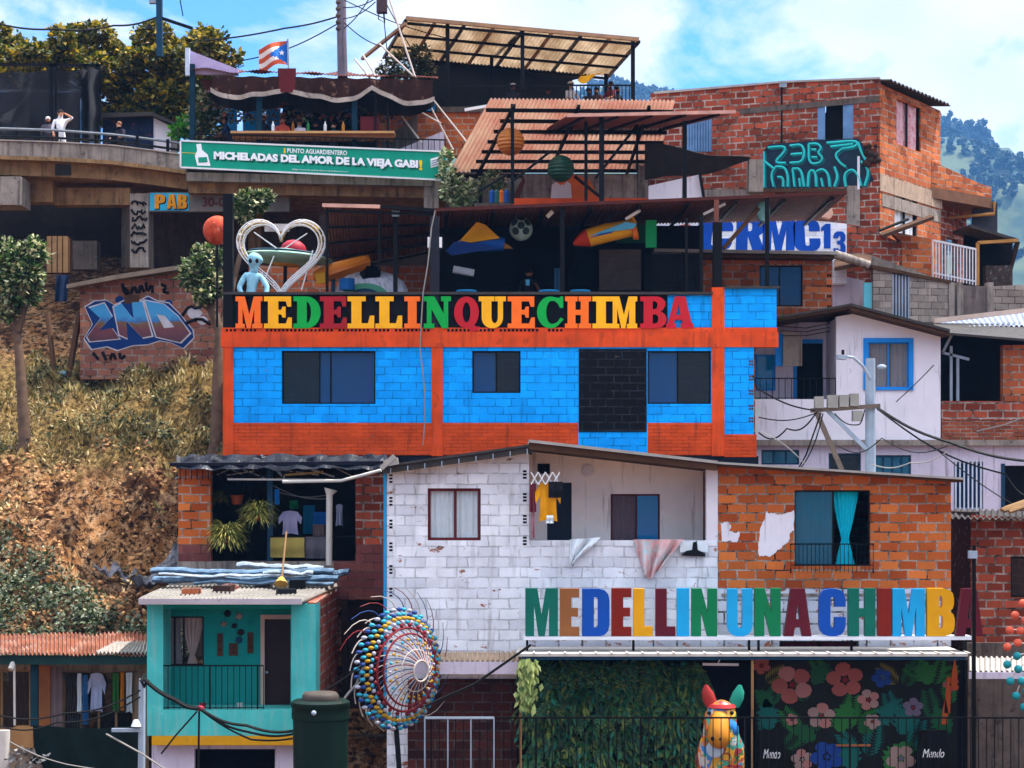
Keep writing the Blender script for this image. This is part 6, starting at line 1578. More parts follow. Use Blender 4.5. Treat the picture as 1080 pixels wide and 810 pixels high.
for pts in ([(690, 243), (725, 236), (735, 241), (700, 250)], [(690, 252), (722, 247), (724, 253), (694, 259)]):
    G().poly([pts], lambda x, y: P(x, y, 55.98), (0, .015, 0)).build('graffiti_red_stroke', mat('brick red paint', '#a5442a'), gr)
letter(gr, SANS, '3', 879, 244, 892, 268, 55.98, .018, GB).name = 'graffiti_letter'

# ------------------------------------------------------------------ the tall corner house of red block
Cx, CY = XX(928, 58), 58.0
corner = V((Cx, CY, 0))
LP = Plane(686, 60.4, 928, 58); RP = Plane(928, 58, 992, 61.75)
th_ = thing('corner_house', 'tall raw red block house on the corner with teal graffiti', 'house', P(900, 345, 58))
ztop = ZZ(84, 58)
LL = LP.L
g = G(); wall(g, LP.a.xy, LP.b.xy, ZZ(330, 58), [(0, LP.at(690, 98).z), (LP.u(826), LP.at(826, 86).z), (LL, ztop)], .25, [LP.op(862, 107, 900, 147), LP.op(722, 125, 751, 160)])
g.build('wall', CLAY_D, th_)
g = G(); wall(g, RP.a.xy, RP.b.xy, RP.at(960, 330).z, [(0, ztop - .12), (RP.L, ztop - .2)], .25, [RP.op(945.5, 109, 971, 156), RP.op(943.5, 206, 967.5, 248)])
g.build('wall', CLAY_S, th_)
g = G()
def lb(a, b_, c_, d_, off, th, m_, nm, pl=LP):
    q = pl; g = G().prism([q.at(a, d_, off), q.at(c_, d_, off), q.at(c_, b_, off), q.at(a, b_, off)], q.n * th); return g.build(nm, m_, th_)
g = G().prism([LP.at(780, 115, .02), LP.at(928, 101, .02), LP.at(928, 107, .02), LP.at(780, 121, .02)], LP.n * .015); g.build('ring_beam', CONC_D, th_)
g = G().prism([LP.at(690, 97, .05), LP.at(826, 85.5, .05), LP.at(928, 81.5, .05), LP.at(928, 83.5, .05), LP.at(826, 87.5, .05), LP.at(690, 99.5, .05)], LP.n * .35); g.build('coping', ZINC, th_)
lb(822, 87, 830, 92, .03, .1, STEEL, 'parapet_cap')
lb(823.4, 90, 825.4, 200, .012, .01, mat('dark movement joint', '#1d1210'), 'joint')
# window with blue shutters
lb(862, 107, 870, 147, -.02, .05, ZINC_B, 'shutter'); lb(889, 107, 900.5, 147, -.02, .05, ZINC_B, 'shutter'); lb(870, 107, 889, 147, -.2, .03, DARK, 'dark_room')
g = G()
for k in range(10): g.prism([LP.at(722 + k * 2.9, 160, .04), LP.at(724 + k * 2.9, 160, .04), LP.at(724 + k * 2.9, 124, .04), LP.at(722 + k * 2.9, 124, .04)], LP.n * .03)
p_ = lb(722, 124, 751, 160, .0, .02, ZINC_B, 'zinc_panel'); g.build('panel_rib', ZINC_B, p_)
# teal lettering
TD, TL = mat('slate graffiti fill', '#1d2f3e', var=.4, scale=3), mat('teal graffiti line', '#2fb6b4', var=.2)
g = G().poly([[(806, 158), (812, 152), (862, 148), (905, 146), (914, 157), (912, 170), (922, 190), (912, 196), (860, 198), (806, 199), (804, 180)]], lambda x, y: LP.at(x, y, .014), LP.n * .012); gf = g.build('graffiti_fill', TD, th_)
STK = [[(810, 156), (828, 154), (828, 160), (816, 172), (829, 172)], [(833, 154), (848, 152), (848, 171), (833, 172)], [(834, 163), (846, 162)], [(853, 152), (853, 173), (865, 172), (868, 166), (862, 161), (867, 156), (862, 151), (853, 152)], [(872, 151), (905, 148), (903, 155), (888, 157)], [(888, 157), (880, 163), (886, 172), (892, 176)], [(905, 150), (909, 162), (914, 170)],
       [(818, 176), (813, 184), (816, 197)], [(818, 176), (827, 176), (831, 184), (831, 197)], [(836, 178), (838, 197)], [(836, 178), (845, 178), (848, 197)], [(852, 197), (853, 180), (860, 180), (861, 197)], [(861, 181), (868, 178), (874, 184), (875, 197)], [(880, 197), (884, 186), (880, 176)], [(892, 197), (890, 184), (898, 178), (905, 184), (908, 196)], [(806, 160), (806, 198)], [(806, 170), (816, 178)], [(912, 196), (917, 180), (908, 170)], [(820, 187), (826, 187), (826, 197)], [(843, 188), (844, 197)], [(866, 188), (868, 197)], [(856, 158), (861, 158)], [(856, 166), (862, 166)], [(876, 155), (900, 152)]]
for s_ in STK:
    G().tube([LP.at(x + 1.9, y + 2.1, .015) for x, y in chaikin(s_)], .022, 4).build('graffiti_shadow_stroke', mat('mid teal line', '#1d6f78', var=.2), gf)
    G().tube([LP.at(x, y, .02) for x, y in chaikin(s_)], .04, 5).build('graffiti_stroke', TL, gf)
# right face: strip roof, pink curtained window, balcony storey
g = G()
a, b_ = RP.at(928, 92, .35), RP.at(992, 110, .35); G().corr(V((a.x, a.y, ztop - .05)), V((b_.x, b_.y, ztop - .05)), V((b_.x, b_.y, ztop - .05)) + RP.n * 2.5 + V((0, 0, .3)), V((a.x, a.y, ztop - .05)) + RP.n * 2.5 + V((0, 0, .3)), 16, .04, .02).build('roof', ZINC_D, th_)
def rb(a, b_, c_, d_, off, th, m_, nm, par=None):
    g = G().prism([RP.at(a, d_, off), RP.at(c_, d_ + 0, off), RP.at(c_, b_, off), RP.at(a, b_, off)], RP.n * th); return g.build(nm, m_, par or th_)
def rz(px0, z0, px1, z1, off, th, m_, nm, par=None):
    g = G(); RP.block(g, RP.u(px0), z0, RP.u(px1), z1, off, th); return g.build(nm, m_, par or th_)
za = RP.at(931, 183).z
def rwin(a, b_, c_, d_, curt, lab):
    o = RP.op(a, b_, c_, d_); f = rz(a, o[1], a + 1.2, o[3], -.05, .05, BLACK, 'window_frame'); rz((a + c_) / 2 - .6, o[1], (a + c_) / 2 + .4, o[3], -.04, .05, BLACK, 'mullion', f); rz(c_ - 1.2, o[1], c_, o[3], -.05, .05, BLACK, 'jamb', f)
    g = G(); u0, u1 = o[0] + .05, o[2] - .15
    def fn(u, v): return RP.uz(u0 + (u1 - u0) * u, o[1] + (o[3] - o[1]) * v, -.13 - .03 * math.sin(u * 30))
    g.sheet(fn, 30, 4).build('curtain', curt, f, smooth=True)
rwin(945.5, 109, 971, 156, mat('red white curtain', '#c9a8b0', var=.2, scale=4, dirt=.75, dcol='#b5323a'), 1)
rwin(943.5, 206, 967.5, 248, CURT_W, 2)
rz(928, za - .55, 993, za - .05, .02, .016, mat('pale floor slab edge', '#a58f7c', var=.3, dirt=.3, streak=.3), 'floor_beam')
rz(930, za - 1.0, 992, za - .62, .015, .012, CONC, 'lintel')
# storey running on to the right: an overhanging slab with a dark loggia below
S0, S1 = RP.at(981, 205, 0), P(1046, 224, 63.4)
zS = za - .28
g = G().prism([V((S0.x, S0.y, zS)), V((S1.x, S1.y, zS)), V((S1.x - .3, S1.y + 4, zS)), V((S0.x + .2, S0.y + 4, zS))], (0, 0, .35)); sl_ = g.build('balcony_slab', mat('slab brown', '#6a4a38', var=.3), th_)
g = G(); wall(g, (S0.x + .05, S0.y + .05), (S1.x, S1.y), zS + .352, [(0, zS + 1.2), (2.7, zS + .75), ((S1 - S0).xy.length, zS + .7)], .15); g.build('parapet', CLAY_S, th_)
g = G().tube([V((S1.x + .05, S1.y - .1, zS + .2)), V((S1.x + .05, S1.y - .1, zS - .2)), V((S1.x - 1.6, S1.y - .15, zS - .35)), V((S1.x - 1.6, S1.y - .15, zS - 3.0))], .06, 8); g.build('downpipe', mat('ochre pipe', '#a5773f'), th_)
g = G(); wall(g, (S0.x + .3, S0.y + 1.2), (S1.x - .6, S1.y + 1.0), zS - 4.5, zS, .2, [(1.1, zS - 3.2, 2.0, zS - 1.0)]); g.build('loggia_wall', CLAY_D, th_)
g = G(); g.prism([V((S0.x + 1.4, S0.y + 1.35, zS - 3.2)), V((S0.x + 2.4, S0.y + 1.3, zS - 3.2)), V((S0.x + 2.4, S0.y + 1.3, zS - 1)), V((S0.x + 1.4, S0.y + 1.35, zS - 1))], (0, .05, 0)); g.build('door', DARK, th_)
g = G().prism([LP.a + V((.2, .4, ZZ(330, 58))), LP.a + V((.2, 6, ZZ(330, 58))), LP.a + V((.2, 6, ztop - .8)), LP.a + V((.2, .4, ztop - .8))], (-.15, 0, 0)); g.prism([RP.b + V((-.1, .2, ZZ(330, 58))), RP.b + V((-.1, 5, ZZ(330, 58))), RP.b + V((-.1, 5, ztop - .4)), RP.b + V((-.1, .2, ztop - .4))], (-.15, 0, 0)); g.prism([LP.a + V((.2, 6.2, ZZ(330, 58))), RP.b + V((-.1, 5.2, ZZ(330, 58))), RP.b + V((-.1, 5.2, ztop - .4)), LP.a + V((.2, 6.2, ztop - .9))], (0, .15, 0)); g.build('rear_wall', CLAY_D, th_)
g = G().prism([LP.a + V((.3, .4, ztop - 1.1)), LP.b + V((-.1, .4, ztop - .9)), RP.b + V((-.3, .3, ztop - .9)), RP.b + V((-.3, 5, ztop - .9)), LP.a + V((.3, 6, ztop - 1.1))], (0, 0, .12)); g.build('ceiling', CONC_D, th_)
lb(893, 196, 907, 262, .03, .3, CONC, 'column'); lb(904.5, 165, 907, 200, .05, .06, WHITEM, 'pipe')
lb(780, 199, 893, 203, .06, .1, WOOD_D, 'sill_beam')
g = G()
for k in range(26):
    px, py = R.uniform(912, 927), R.uniform(152, 176); q = LP.at(px, py, .02); g.ball(q, R.uniform(.05, .12), 6, 4)
g.build('rough_mortar', mat('dark rough mortar', '#33241f', var=.5), th_)
# low ramp wall in front of it
RW = Plane(877, 56.6, 986, 57.6)
rw = thing('ramp_wall', 'red block ramp wall stepping down from the blue graffiti to the white railing', 'wall', P(930, 300, 57))
def rwp(pts, m_, nm, off=0, th=.2, par=None): return G().poly([pts], lambda x, y: RW.at(x, y, off), RW.n * th).build(nm, m_, par or rw)
rwp([(886, 235), (905, 238), (925, 246), (951, 256), (951, 275), (939, 283), (920, 270), (880, 266)], CLAY_D, 'wall')
rwp([(939, 244), (982, 252), (982, 290), (951, 283), (951, 256)], CLAY_S, 'wall', .02, .18)
rwp([(880, 266), (920, 270), (985, 293), (985, 299), (922, 282), (880, 274)], CONC, 'slab', .06, .3)
pl_ = thing('tilted_plank_roof', 'tilted plank lean-to sticking out before the white curtained window', 'lean-to', P(955, 245, 56.3))
g = G().prism([P(930, 248, 56.2), P(985, 228, 56.2), P(985, 231.5, 56.2), P(932, 251, 56.2)], (.2, 1.4, .25)); g.build('plank', WOOD_D, pl_); G().tube([P(928, 243, 56.1), P(958, 231, 56.3)], .05).build('pole', BLACK, pl_)
tk = thing('broken_tank', 'broken whitish tank lying on the graffiti wall', 'tank', P(869, 228, 56.2))
G().prism([P(853, 229, 55.9), P(877, 229, 55.9), P(879, 225, 55.9), P(876, 216, 55.9), P(861, 213, 55.9), P(855, 219, 55.9)], (0, .8, 0)).build('body', mat('dirty salmon plastic', '#c49a86', var=.35, dirt=.3), tk)
G().tube([P(850, 226, 56), P(844, 219, 56), P(848, 218, 56)], .03).build('pipe', PVC, tk)

# white railing on the loggia, wooden underside, grey block wall
rl = railing(None, P(984, 292, 58.4), P(1029, 301, 58.8), 1.12, 14, WHITEM, .018, .03, bottom=.12); tag(rl, 'white barred railing on the ledge of the corner house', 'railing')
GW = Plane(918, 55.2, 1085, 56.0)
gwl = thing('grey_block_wall', 'grey cement block wall with piers and a barred teal door', 'wall', P(1000, 345, 55.5))
def gp(pts, m_, nm, off=0, th=.2): return G().poly([pts], lambda x, y: GW.at(x, y, off), GW.n * th).build(nm, m_, gwl)
gp([(921, 281), (941, 285), (941, 345), (921, 345)], GREYB, 'wall'); gp([(959.5, 290), (1002, 298), (1002, 352), (959.5, 352)], GREYB, 'wall'); gp([(1002, 300), (1043, 302), (1043, 352), (1002, 352)], mat('shaded render', '#6a5f5a', var=.35, dirt=.3, streak=.4), 'wall', -.03); gp([(1043, 302), (1084, 300), (1084, 352), (1043, 352)], GREYB, 'wall', -.02)
for px in (1000, 1009, 1041): gp([(px, 298), (px + 6, 298), (px + 6, 352), (px, 352)], CONC, 'pier', .06, .25)
d_ = gp([(941, 288), (959.5, 291), (959.5, 345), (941, 345)], GLASS_T, 'door', -.1, .04)
for k in range(6):
    o = G().bar(GW.at(942 + k * 3.3, 345, -.02), GW.at(942 + k * 3.3, 289 + k * .4, -.02), .045).build('door_bar', STEEL, d_)
gp([(918, 279.5), (941, 283.5), (960, 288), (1002, 296), (1002, 299), (960, 291.5), (918, 283)], WOOD_D, 'coping', .08, .3)
g = G().prism([P(880, 286, 55.0), P(919, 279, 55.0), P(919, 272, 57), P(880, 270, 57)], (0, 0, .1)); tag(g.build('wooden_deck', WOOD_D), 'brown wooden underside between brick annex and grey wall', 'deck')
g = G().tube([P(880, 268, 55), P(917, 280, 55)], .13, 10); tag(g.build('drain_pipe', CONC, smooth=True), 'thick grey pipe under the ramp wall', 'pipe')
g = G(); fw(g, 876, 911, 345, [(876, 288), (911, 296)], 56.2, .1); tag(g.build('plaster_wall', PLASTER_L), 'scrap of white plaster wall beside the teal door panel', 'wall')
g = G().pb(911, 298, 921.5, 328, 55.3, .05); tag(g.build('teal_panel', solid('pale teal panel', '#5fb4c4')), 'pale teal panel between plaster scrap and grey wall', 'panel')
# dark lean-to behind the railing at far right
dl = thing('dark_shed', 'dark timber shed hanging at the hill edge below the brick storey', 'shed', P(1050, 300, 60))
G().prism([P(1024, 240, 60.5), P(1074, 255, 60.5), (XX(1074, 60.5), 63, ZZ(250, 60.5)), (XX(1024, 60.5), 63, ZZ(236, 60.5))], (0, 0, .1)).build('roof', ZINC_D, dl)
G().pb(1028, 254, 1068, 300, 62.4, .1).build('back_wall', DARK, dl); G().bar(P(1031, 301, 60.5), P(1031, 256, 60.5), .1).build('post', mat('ochre pipe', '#a5773f'), dl)
G().bar(P(1031, 256, 60.5), P(1073, 253.5, 60.5), .1).build('beam', mat('ochre pipe', '#a5773f'), dl); G().prism([P(1072, 255, 60.5), P(1076, 255, 60.5), P(1066, 292, 60.5), P(1062, 292, 60.5)], (0, .2, 0)).build('side_plank', DARKB, dl)
G().prism([P(1026, 205, 63.5), P(1052, 214, 63.5), P(1052, 246, 63.5), P(1026, 240, 63.5)], (0, .15, 0)).build('side_wall', mat('slate sheet wall', '#3a3a42', var=.3), dl)
G().pb(1040, 280, 1068, 302, 60.4, .4).build('clutter', mat('dark clutter', '#3a302c', var=.5, scale=6, dirt=.3, dcol='#8a8f98'), dl)
# zinc sheets and pale board over the dark opening
g = G().corr(P(1000, 346, 52.0), P(1120, 342, 52.0), P(1120, 326, 54.5), P(985, 337, 54.5), 22, .03, .015); tag(g.build('zinc_roof', mat('blue grey zinc', '#8f98ac', var=.3, dirt=.25)), 'blue grey zinc sheets between grey wall and dark opening', 'roof')
g = G().bar(P(985, 338.5, 52.5), P(1085, 327, 52.5), .13); tag(g.build('plank', mat('pinkish plank', '#c9b0a0', var=.2)), 'long pale plank lying along the zinc sheets', 'plank')

# ------------------------------------------------------------------ the white house with blue windows
Y = 50.0
wb = thing('white_terrace_house', 'white plastered house with a blue framed window and small balcony', 'house', P(890, 540, Y))
g = G(); fw(g, 882, 992, 464, [(882, 334), (900, 331), (992, 352)], Y, .25, [(916, 361, 958.5, 409)]); g.build('wall', PLASTER, wb)
g = G(); fw(g, 795, 882, 464, 421, Y + .004, .2); g.build('parapet', PLASTER, wb)
Yi = 51.6
g = G(); fw(g, 780, 884, 425, 340, Yi, .15, [(840, 362, 868, 425)]); g.build('inner_wall', PLASTER_L, wb)
g = G().box(XX(882, Y) - .0, XX(882, Y) + .2, Y + .26, Yi, ZZ(425, Y), ZZ(336, Y)); g.build('side_wall', PLASTER_L, wb)
g = G().box(XX(790, Y), XX(882, Y), Y + .21, Yi, ZZ(424, Y), ZZ(421.5, Y)); g.build('balcony_floor', CONC, wb)
G().pb(840, 362, 868, 425, Yi + .1, .05).build('door', DARK, wb)
g = G().pb(837, 360, 840.5, 425, Yi - .04, .05); g.pb(840.5, 358, 868, 362, Yi - .04, .05); g.build('door_frame', BLUEF, wb)
g = G().pb(797, 374, 818, 412, Yi - .03, .04); f = g.build('window', BLUEF, wb); G().pb(798.5, 376, 815, 410, Yi - .045, .014).build('pane', GLASS_B, f)
g = G()
a, b_, c_, d_ = 911, 356.5, 963.5, 411.5
g.pb(a, b_, c_, 361, Y - .05, .1); g.pb(a, 409, c_, d_, Y - .05, .1); g.pb(a, 361, 916, 409, Y - .05, .1); g.pb(958.5, 361, c_, 409, Y - .05, .1); f = g.build('window_frame', BLUEF, wb)
win(wb, 916, 361, 958.5, 409, Y, BLUEF, GLASS_C, t=.03, mull=(.5,), deep=.06)
curtain(wb, 917, 362, 935, 409, Y + .25, CURT_G, 3); curtain(wb, 940, 362, 958, 409, Y + .25, CURT_G, 3)
railing(wb, P(795, 421, Y + .05), P(881, 421, Y + .05), 22 * Y / F, 13, BLACK, .009, .014, bottom=.03)
g = G().pb(826, 350, 846, 386, Y + .5, .05); tag(g.build('wooden_shutter', mat('silvered board', '#8a7d74', var=.3, streak=.3)), 'weathered board hanging on the little white balcony', 'shutter'); G().pb(818, 352, 826, 386, Y + .6, .05).build('blue_shutter', BLUEF); tag(bpy.data.objects['blue_shutter'], 'narrow blue shutter beside the weathered balcony board', 'shutter')
rl_ = roof_slope(wb, 814, 337, 897, 322.5, 49.3, 54, .06, ZINC_D, under=WOOD_D, uth=.06); roof_slope(wb, 897, 322.5, 1002, 350, 49.3, 54, .07, ZINC_D, under=WOOD_D, uth=.1)
for k in range(3): G().tube([P(820 + k * 3, 344 + k * 5, 49.6), P(850, 346 + k * 4, 50.4), P(876, 341 + k * 4, 51)], .012, 4).build('clothes_line', CABLE, wb)
shell(wb, 795, 992, 420, 540, Y, 54, CONC_D); G().pb(795, 340, 992, 470, 53.8, .1).build('rear_wall', CONC_D, wb)
g = G().box(XX(786, Y), XX(1100, Y), Y - .12, Y + .3, ZZ(470, Y), ZZ(464, Y)); g.build('slab', CONC, wb)
# lower storey
Yl = 50.1
g = G(); fw(g, 786, 1110, 560, 470.3, Yl, .2, [(803, 474.5, 843, 490), (874, 478, 908, 500), (922, 480, 961, 502), (1006, 487, 1037, 537), (1060, 491, 1110, 545)]); g.build('lower_wall', PLASTER_L, wb)
win(wb, 803, 474.5, 843, 490, Yl, BLUE_D, GLASS_T, mull=(.33, .66), deep=.05); win(wb, 874, 478, 908, 500, Yl, BLUE_D, GLASS_K, mull=(), deep=.05); win(wb, 922, 480, 961, 502, Yl, BLUE_D, GLASS_T, mull=(.25, .5, .75), deep=.05)
f = win(wb, 1006, 487, 1037, 537, Yl, STEEL, GLASS_N, mull=(), deep=.06)
for k in range(7): G().bar(P(1008 + k * 4.4, 538, Yl - .02), P(1008 + k * 4.4, 486, Yl - .02), .035).build('window_bar', WHITEM, f)
g = G().pb(1056, 489, 1060, 548, Yl - .03, .1); g.build('door_frame', BLUE_D, wb); G().pb(1060, 491, 1110, 545, Yl + .8, .05).build('dark_room', DARK, wb)
G().pb(800, 474, 1050, 560, 52.5, .1).build('dark_back', DARK, wb)
# the open storey beside it
ow = thing('open_storey', 'open dark storey under zinc beside the white house, on peeling brickwork', 'house', P(1040, 470, Y))
G().pb(993, 423, 1110, 443, Y + .01, .25).build('wall', CLAY_D, ow); G().pb(993, 443, 1110, 463.9, Y + .03, .22).build('peeling_wall', brick('peeling white brick', '#8f4a30', '#a5583a', mortar='#a89a90', paint='#c9c0bc', wear=.75, dirt=.2, streak=.2, bh=.1, bw=.3, ms=.01), ow)
G().pb(1058, 364, 1110, 423, Y + .02, .3).build('brick_pier', CLAY_O, ow)
G().pb(985, 345, 1120, 425, 52.6, .1).build('back_wall', DARK, ow)
g = G().prism([P(985, 352, 49.6), P(1110, 362, 49.6), P(1110, 344, 52.6), P(985, 343, 52.6)], (0, 0, .06)); g.build('roof', ZINC_D, ow)
for a_, b_ in (((1003, 423), (1003, 365)), ((1010, 423), (1010, 378)), ((994, 372), (1004, 352)), ((994, 372), (1022, 379))): G().bar(P(*a_, 50.3), P(*b_, 50.3), .07).build('strut', STEEL, ow)
tag(G().tube([P(1030, 455, 49.9), P(1060, 448, 49.9), P(1085, 438, 49.9)], .02).build('wire', CABLE_W), 'pale wire sagging across the peeling brickwork', 'wire')

# ------------------------------------------------------------------ viaduct deck and the bar on it
vd = thing('viaduct', 'stained concrete road viaduct with a railed edge on graffitied columns', 'viaduct', P(150, 280, 60))
E = [(-40, 147.5, 58.5), (0, 148.5, 58.8), (60, 150.5, 59.2), (120, 154, 59.8), (160, 159, 60.2), (196, 164, 60.4)]
def strip(E, h0, h1, y0, y1, m_, nm):
    g = G(); vs = []; fs = []
    for px, py, Yq in E:
        q = P(px, py, Yq); s = Yq / F
        for dy, dz in ((y0, -h0 * s), (y0, -h1 * s), (y1, -h1 * s), (y1, -h0 * s)): vs.append(q + V((0, dy, dz)))
    for i in range(len(E) - 1):
        for k in range(4): fs.append((i * 4 + k, i * 4 + (k + 1) % 4, i * 4 + 4 + (k + 1) % 4, i * 4 + 4 + k))
    fs.append((0, 1, 2, 3)); n_ = len(vs); fs.append((n_ - 1, n_ - 2, n_ - 3, n_ - 4)); g.add(vs, fs); return g.build(nm, m_, vd)
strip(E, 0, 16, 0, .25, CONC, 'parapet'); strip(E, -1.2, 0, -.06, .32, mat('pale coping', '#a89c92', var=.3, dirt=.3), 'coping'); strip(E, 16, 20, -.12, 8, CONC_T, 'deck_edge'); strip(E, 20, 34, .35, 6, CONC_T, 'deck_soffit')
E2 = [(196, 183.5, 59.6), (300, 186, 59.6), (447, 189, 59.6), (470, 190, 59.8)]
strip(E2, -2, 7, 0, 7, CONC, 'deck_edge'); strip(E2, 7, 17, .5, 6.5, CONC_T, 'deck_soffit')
def blk(nm, a, b_, c_, d_, Yq, t, m_): return G().pb(a, b_, c_, d_, Yq, t).build(nm, m_, vd)
blk('end_block', -10, 186, 22, 216, 58.7, 1.2, CONC); blk('beam', 22, 187, 56, 213, 60.2, .6, CONC_T); blk('beam', 56.5, 198, 137, 216, 60.6, .6, CONC_T)
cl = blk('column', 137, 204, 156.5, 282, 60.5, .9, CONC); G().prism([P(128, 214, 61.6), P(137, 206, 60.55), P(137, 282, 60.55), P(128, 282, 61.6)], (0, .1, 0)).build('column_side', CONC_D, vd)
TAGK = mat('black spray paint', '#141216')
for k in range(7):
    pts = [P(139 + 15 * (i / 9) + R.uniform(-1.5, 1.5), 215 + k * 8 + R.uniform(-3.4, 3.4), 60.47) for i in range(10)]
    G().tube(pts, .035, 4).build('spray_tag', TAGK, cl)
blk('spandrel', 157, 203, 305, 223, 60.55, .3, mat('grey spandrel', '#6c6660', var=.3, dirt=.25))
G().pb(158, 203.5, 199, 222, 60.53, .015).build('graffiti_fill', mat('sky graffiti', '#2f9ec4', var=.2), vd)
for ch, a, c_ in (('P', 163, 174), ('A', 176, 186), ('B', 187, 197)): letter(vd, SANS, ch, a, 205, c_, 220, 60.51, .015, mat('graffiti ochre', '#d08a1c')).name = 'graffiti_letter'
for ch, a, c_ in (('P', 163, 174), ('A', 176, 186), ('B', 187, 197)): letter(vd, SANS, ch, a + .9, 205.8, c_ + 1.2, 221.2, 60.52, .008, TAGK).name = 'graffiti_letter'
G().text('30-07', XX(213, 60.5), ZZ(218, 60.5), XX(244, 60.5), ZZ(208, 60.5), 60.53, .015, bold=.02).build('spray_lettering', mat('maroon spray', '#5a2a22'), vd)
blk('back_wall', 157, 223, 470, 335, 66, .3, mat('gritty brown back wall', '#54463c', var=.4, dirt=.3, streak=.35, dcol='#221a16', bump=.5)); blk('back_wall', -40, 214, 157, 330, 67.5, .3, mat('dark brown back wall', '#2b2522')); blk('pier', 400, 203, 447, 240, 63, .5, CONC_T); blk('pier', 262, 203, 275, 300, 63.5, .8, CONC_T); blk('column', 447, 189.5, 462.5, 225, 59.7, .8, CONC)
blk('drain_stain', 58, 173, 75, 185, 59.0, .03, mat('black water stain', '#1a1513'))
deck = G().prism([(XX(-60, 58), 59.3, ZZ(149, 59) - .55), (XX(196, 60.4), 61, ZZ(149, 59) - .55), (XX(470, 60.4), 60, ZZ(183, 60) - .02), (XX(480, 66), 67, ZZ(183, 60) - .02), (XX(-60, 66), 67, ZZ(149, 59) - .55)], (0, 0, .12)).build('road', CONC_D, vd)
# steel guard rail on the parapet
gd = thing('guard_rail', 'dark guard rail with a pale top bar along the viaduct edge', 'railing', P(90, 150, 59.6))
top = [P(px, py - (13 if px < 100 else 12), Yq + .1) for px, py, Yq in E]
G().tube(top, .04, 8).build('top_bar', mat('dull rail steel', '#6d737c', rough=.6), gd); G().tube([P(px, py - 5, Yq + .1) for px, py, Yq in E], .04, 6).build('lower_bar', BLACK, gd)
for px in (18, 40, 60, 80, 101, 121, 145, 177):
    q = P(px, 148 + (px / 196) ** 2 * 15, 59.4 + px / 196); G().bar(q, q + V((0, 0, .40)), .09 if px not in (40, 121) else .2).build('post', BLACK, gd)
# dark net enclosure behind
ne = thing('net_enclosure', 'dark shade net enclosure on posts behind the guard rail', 'enclosure', P(50, 150, 63))
m, n, l, b = newmat('black shade net'); b.inputs['Base Color'].default_value = lin('#14141c'); b.inputs['Roughness'].default_value = .9
tr = n.new('ShaderNodeBsdfTransparent'); ms = n.new('ShaderNodeMixShader'); out = [x for x in n if x.type == 'OUTPUT_MATERIAL'][0]
a = nz(n, l, .8, 5); f_ = n.new('ShaderNodeMapRange'); l.new(a, f_.inputs[0]); f_.inputs[1].default_value = .35; f_.inputs[2].default_value = .65; f_.inputs[3].default_value = .1; f_.inputs[4].default_value = .45
l.new(f_.outputs[0], ms.inputs[0]); l.new(b.outputs[0], ms.inputs[1]); l.new(tr.outputs[0], ms.inputs[2]); l.new(ms.outputs[0], out.inputs[0]); NET = m
def nt1(a, b_, c_, d_, Yq, sag):
    def fn(u, v): p = P(a + (c_ - a) * u, d_ + (b_ - d_) * v, Yq); return (p.x, p.y + .25 * math.sin(u * 9) + .2 * noise.noise(V((u * 4, v * 4, a))), p.z - sag * math.sin(u * 3.1416) * v)
    return G().sheet(fn, 20, 10, .004).build('net', NET, ne, smooth=True)
nt1(-40, 70, 56, 150, 63, .25); nt1(56, 70, 104, 150, 63, .2); nt1(-40, 92, 30, 152, 62.4, 1.0); nt1(86, 72, 106, 150, 62.7, .02); nt1(88, 72, 104, 150, 62.6, .02)
for px in (-30, 54, 58, 90, 103): G().bar(P(px, 150, 63.1), P(px, 68, 63.1), .1).build('post', BLACK, ne)
G().bar(P(-40, 67.5, 63.1), P(106, 69.5, 63.1), .1).build('beam', BLACK, ne); G().pb(-40, 94, 86, 96, 63.9, .06).build('rail', STEEL, ne); G().pb(-40, 97, 84, 150, 64.5, .1).build('back_cloth', mat('violet grey cloth', '#3f3a46', var=.4, scale=.8), ne)
sh = thing('kiosk', 'low kiosk with a dark roof and a white end wall beside the net', 'kiosk', P(150, 160, 64))
G().pb(108, 124, 162, 160, 64, 1.5).build('front', mat('dark mural blue', '#1f2c48', var=.6, scale=2.5, dirt=.35, dcol='#8a4a3a'), sh); G().prism([P(162, 124, 63.95), P(180, 133, 63.95), P(180, 160, 63.95), P(162, 160, 63.95)], (0, 1.4, 0)).build('end_wall', PLASTER, sh)
G().prism([P(103, 119, 63.6), P(160, 118, 63.6), P(190, 130.5, 63.6), P(188, 133, 63.6), P(160, 122, 63.6), P(104, 124, 63.6)], (0, 2, .1)).build('roof', ZINC_D, sh)

# banner
Yb = 59.2
bn = thing('banner', 'long green banner advertising micheladas along the bar front', 'banner', P(330, 190, Yb))
def bnp(x, y, o=0): return P(x, y, Yb - o)
g = G().poly([[(190.5, 148.5), (470, 160), (470, 190), (190.5, 176.5)]], lambda x, y: bnp(x, y), (0, .04, 0)); g.build('sheet', mat('banner green', '#0f8f74', rough=.5, var=.12, bump=.05), bn)
g = G()
for a_, b_ in (((190.5, 148.5), (470, 160)), ((190.5, 176.5), (470, 190)), ((190.5, 148.5), (190.5, 176.5))): g.bar(bnp(*a_, .01), bnp(*b_, .01), .05)
g.build('border', WHITEP, bn)
WT = mat('banner white', '#e6e8ea', rough=.5, var=.05, bump=0); GT = mat('banner dark green', '#0a5a48', var=.05, bump=0)
sl = lambda x: (x - 190.5) * (12.2 / 280)
def slant(x, z): px = x / Yb * F + 540; return V((x, Yb - .02, z - (sl(px) - sl(225)) * Yb / F))
def slant2(x, z): px = x / Yb * F + 540; return V((x + .06, Yb - .012, z - (sl(px) - sl(225)) * Yb / F - .05))
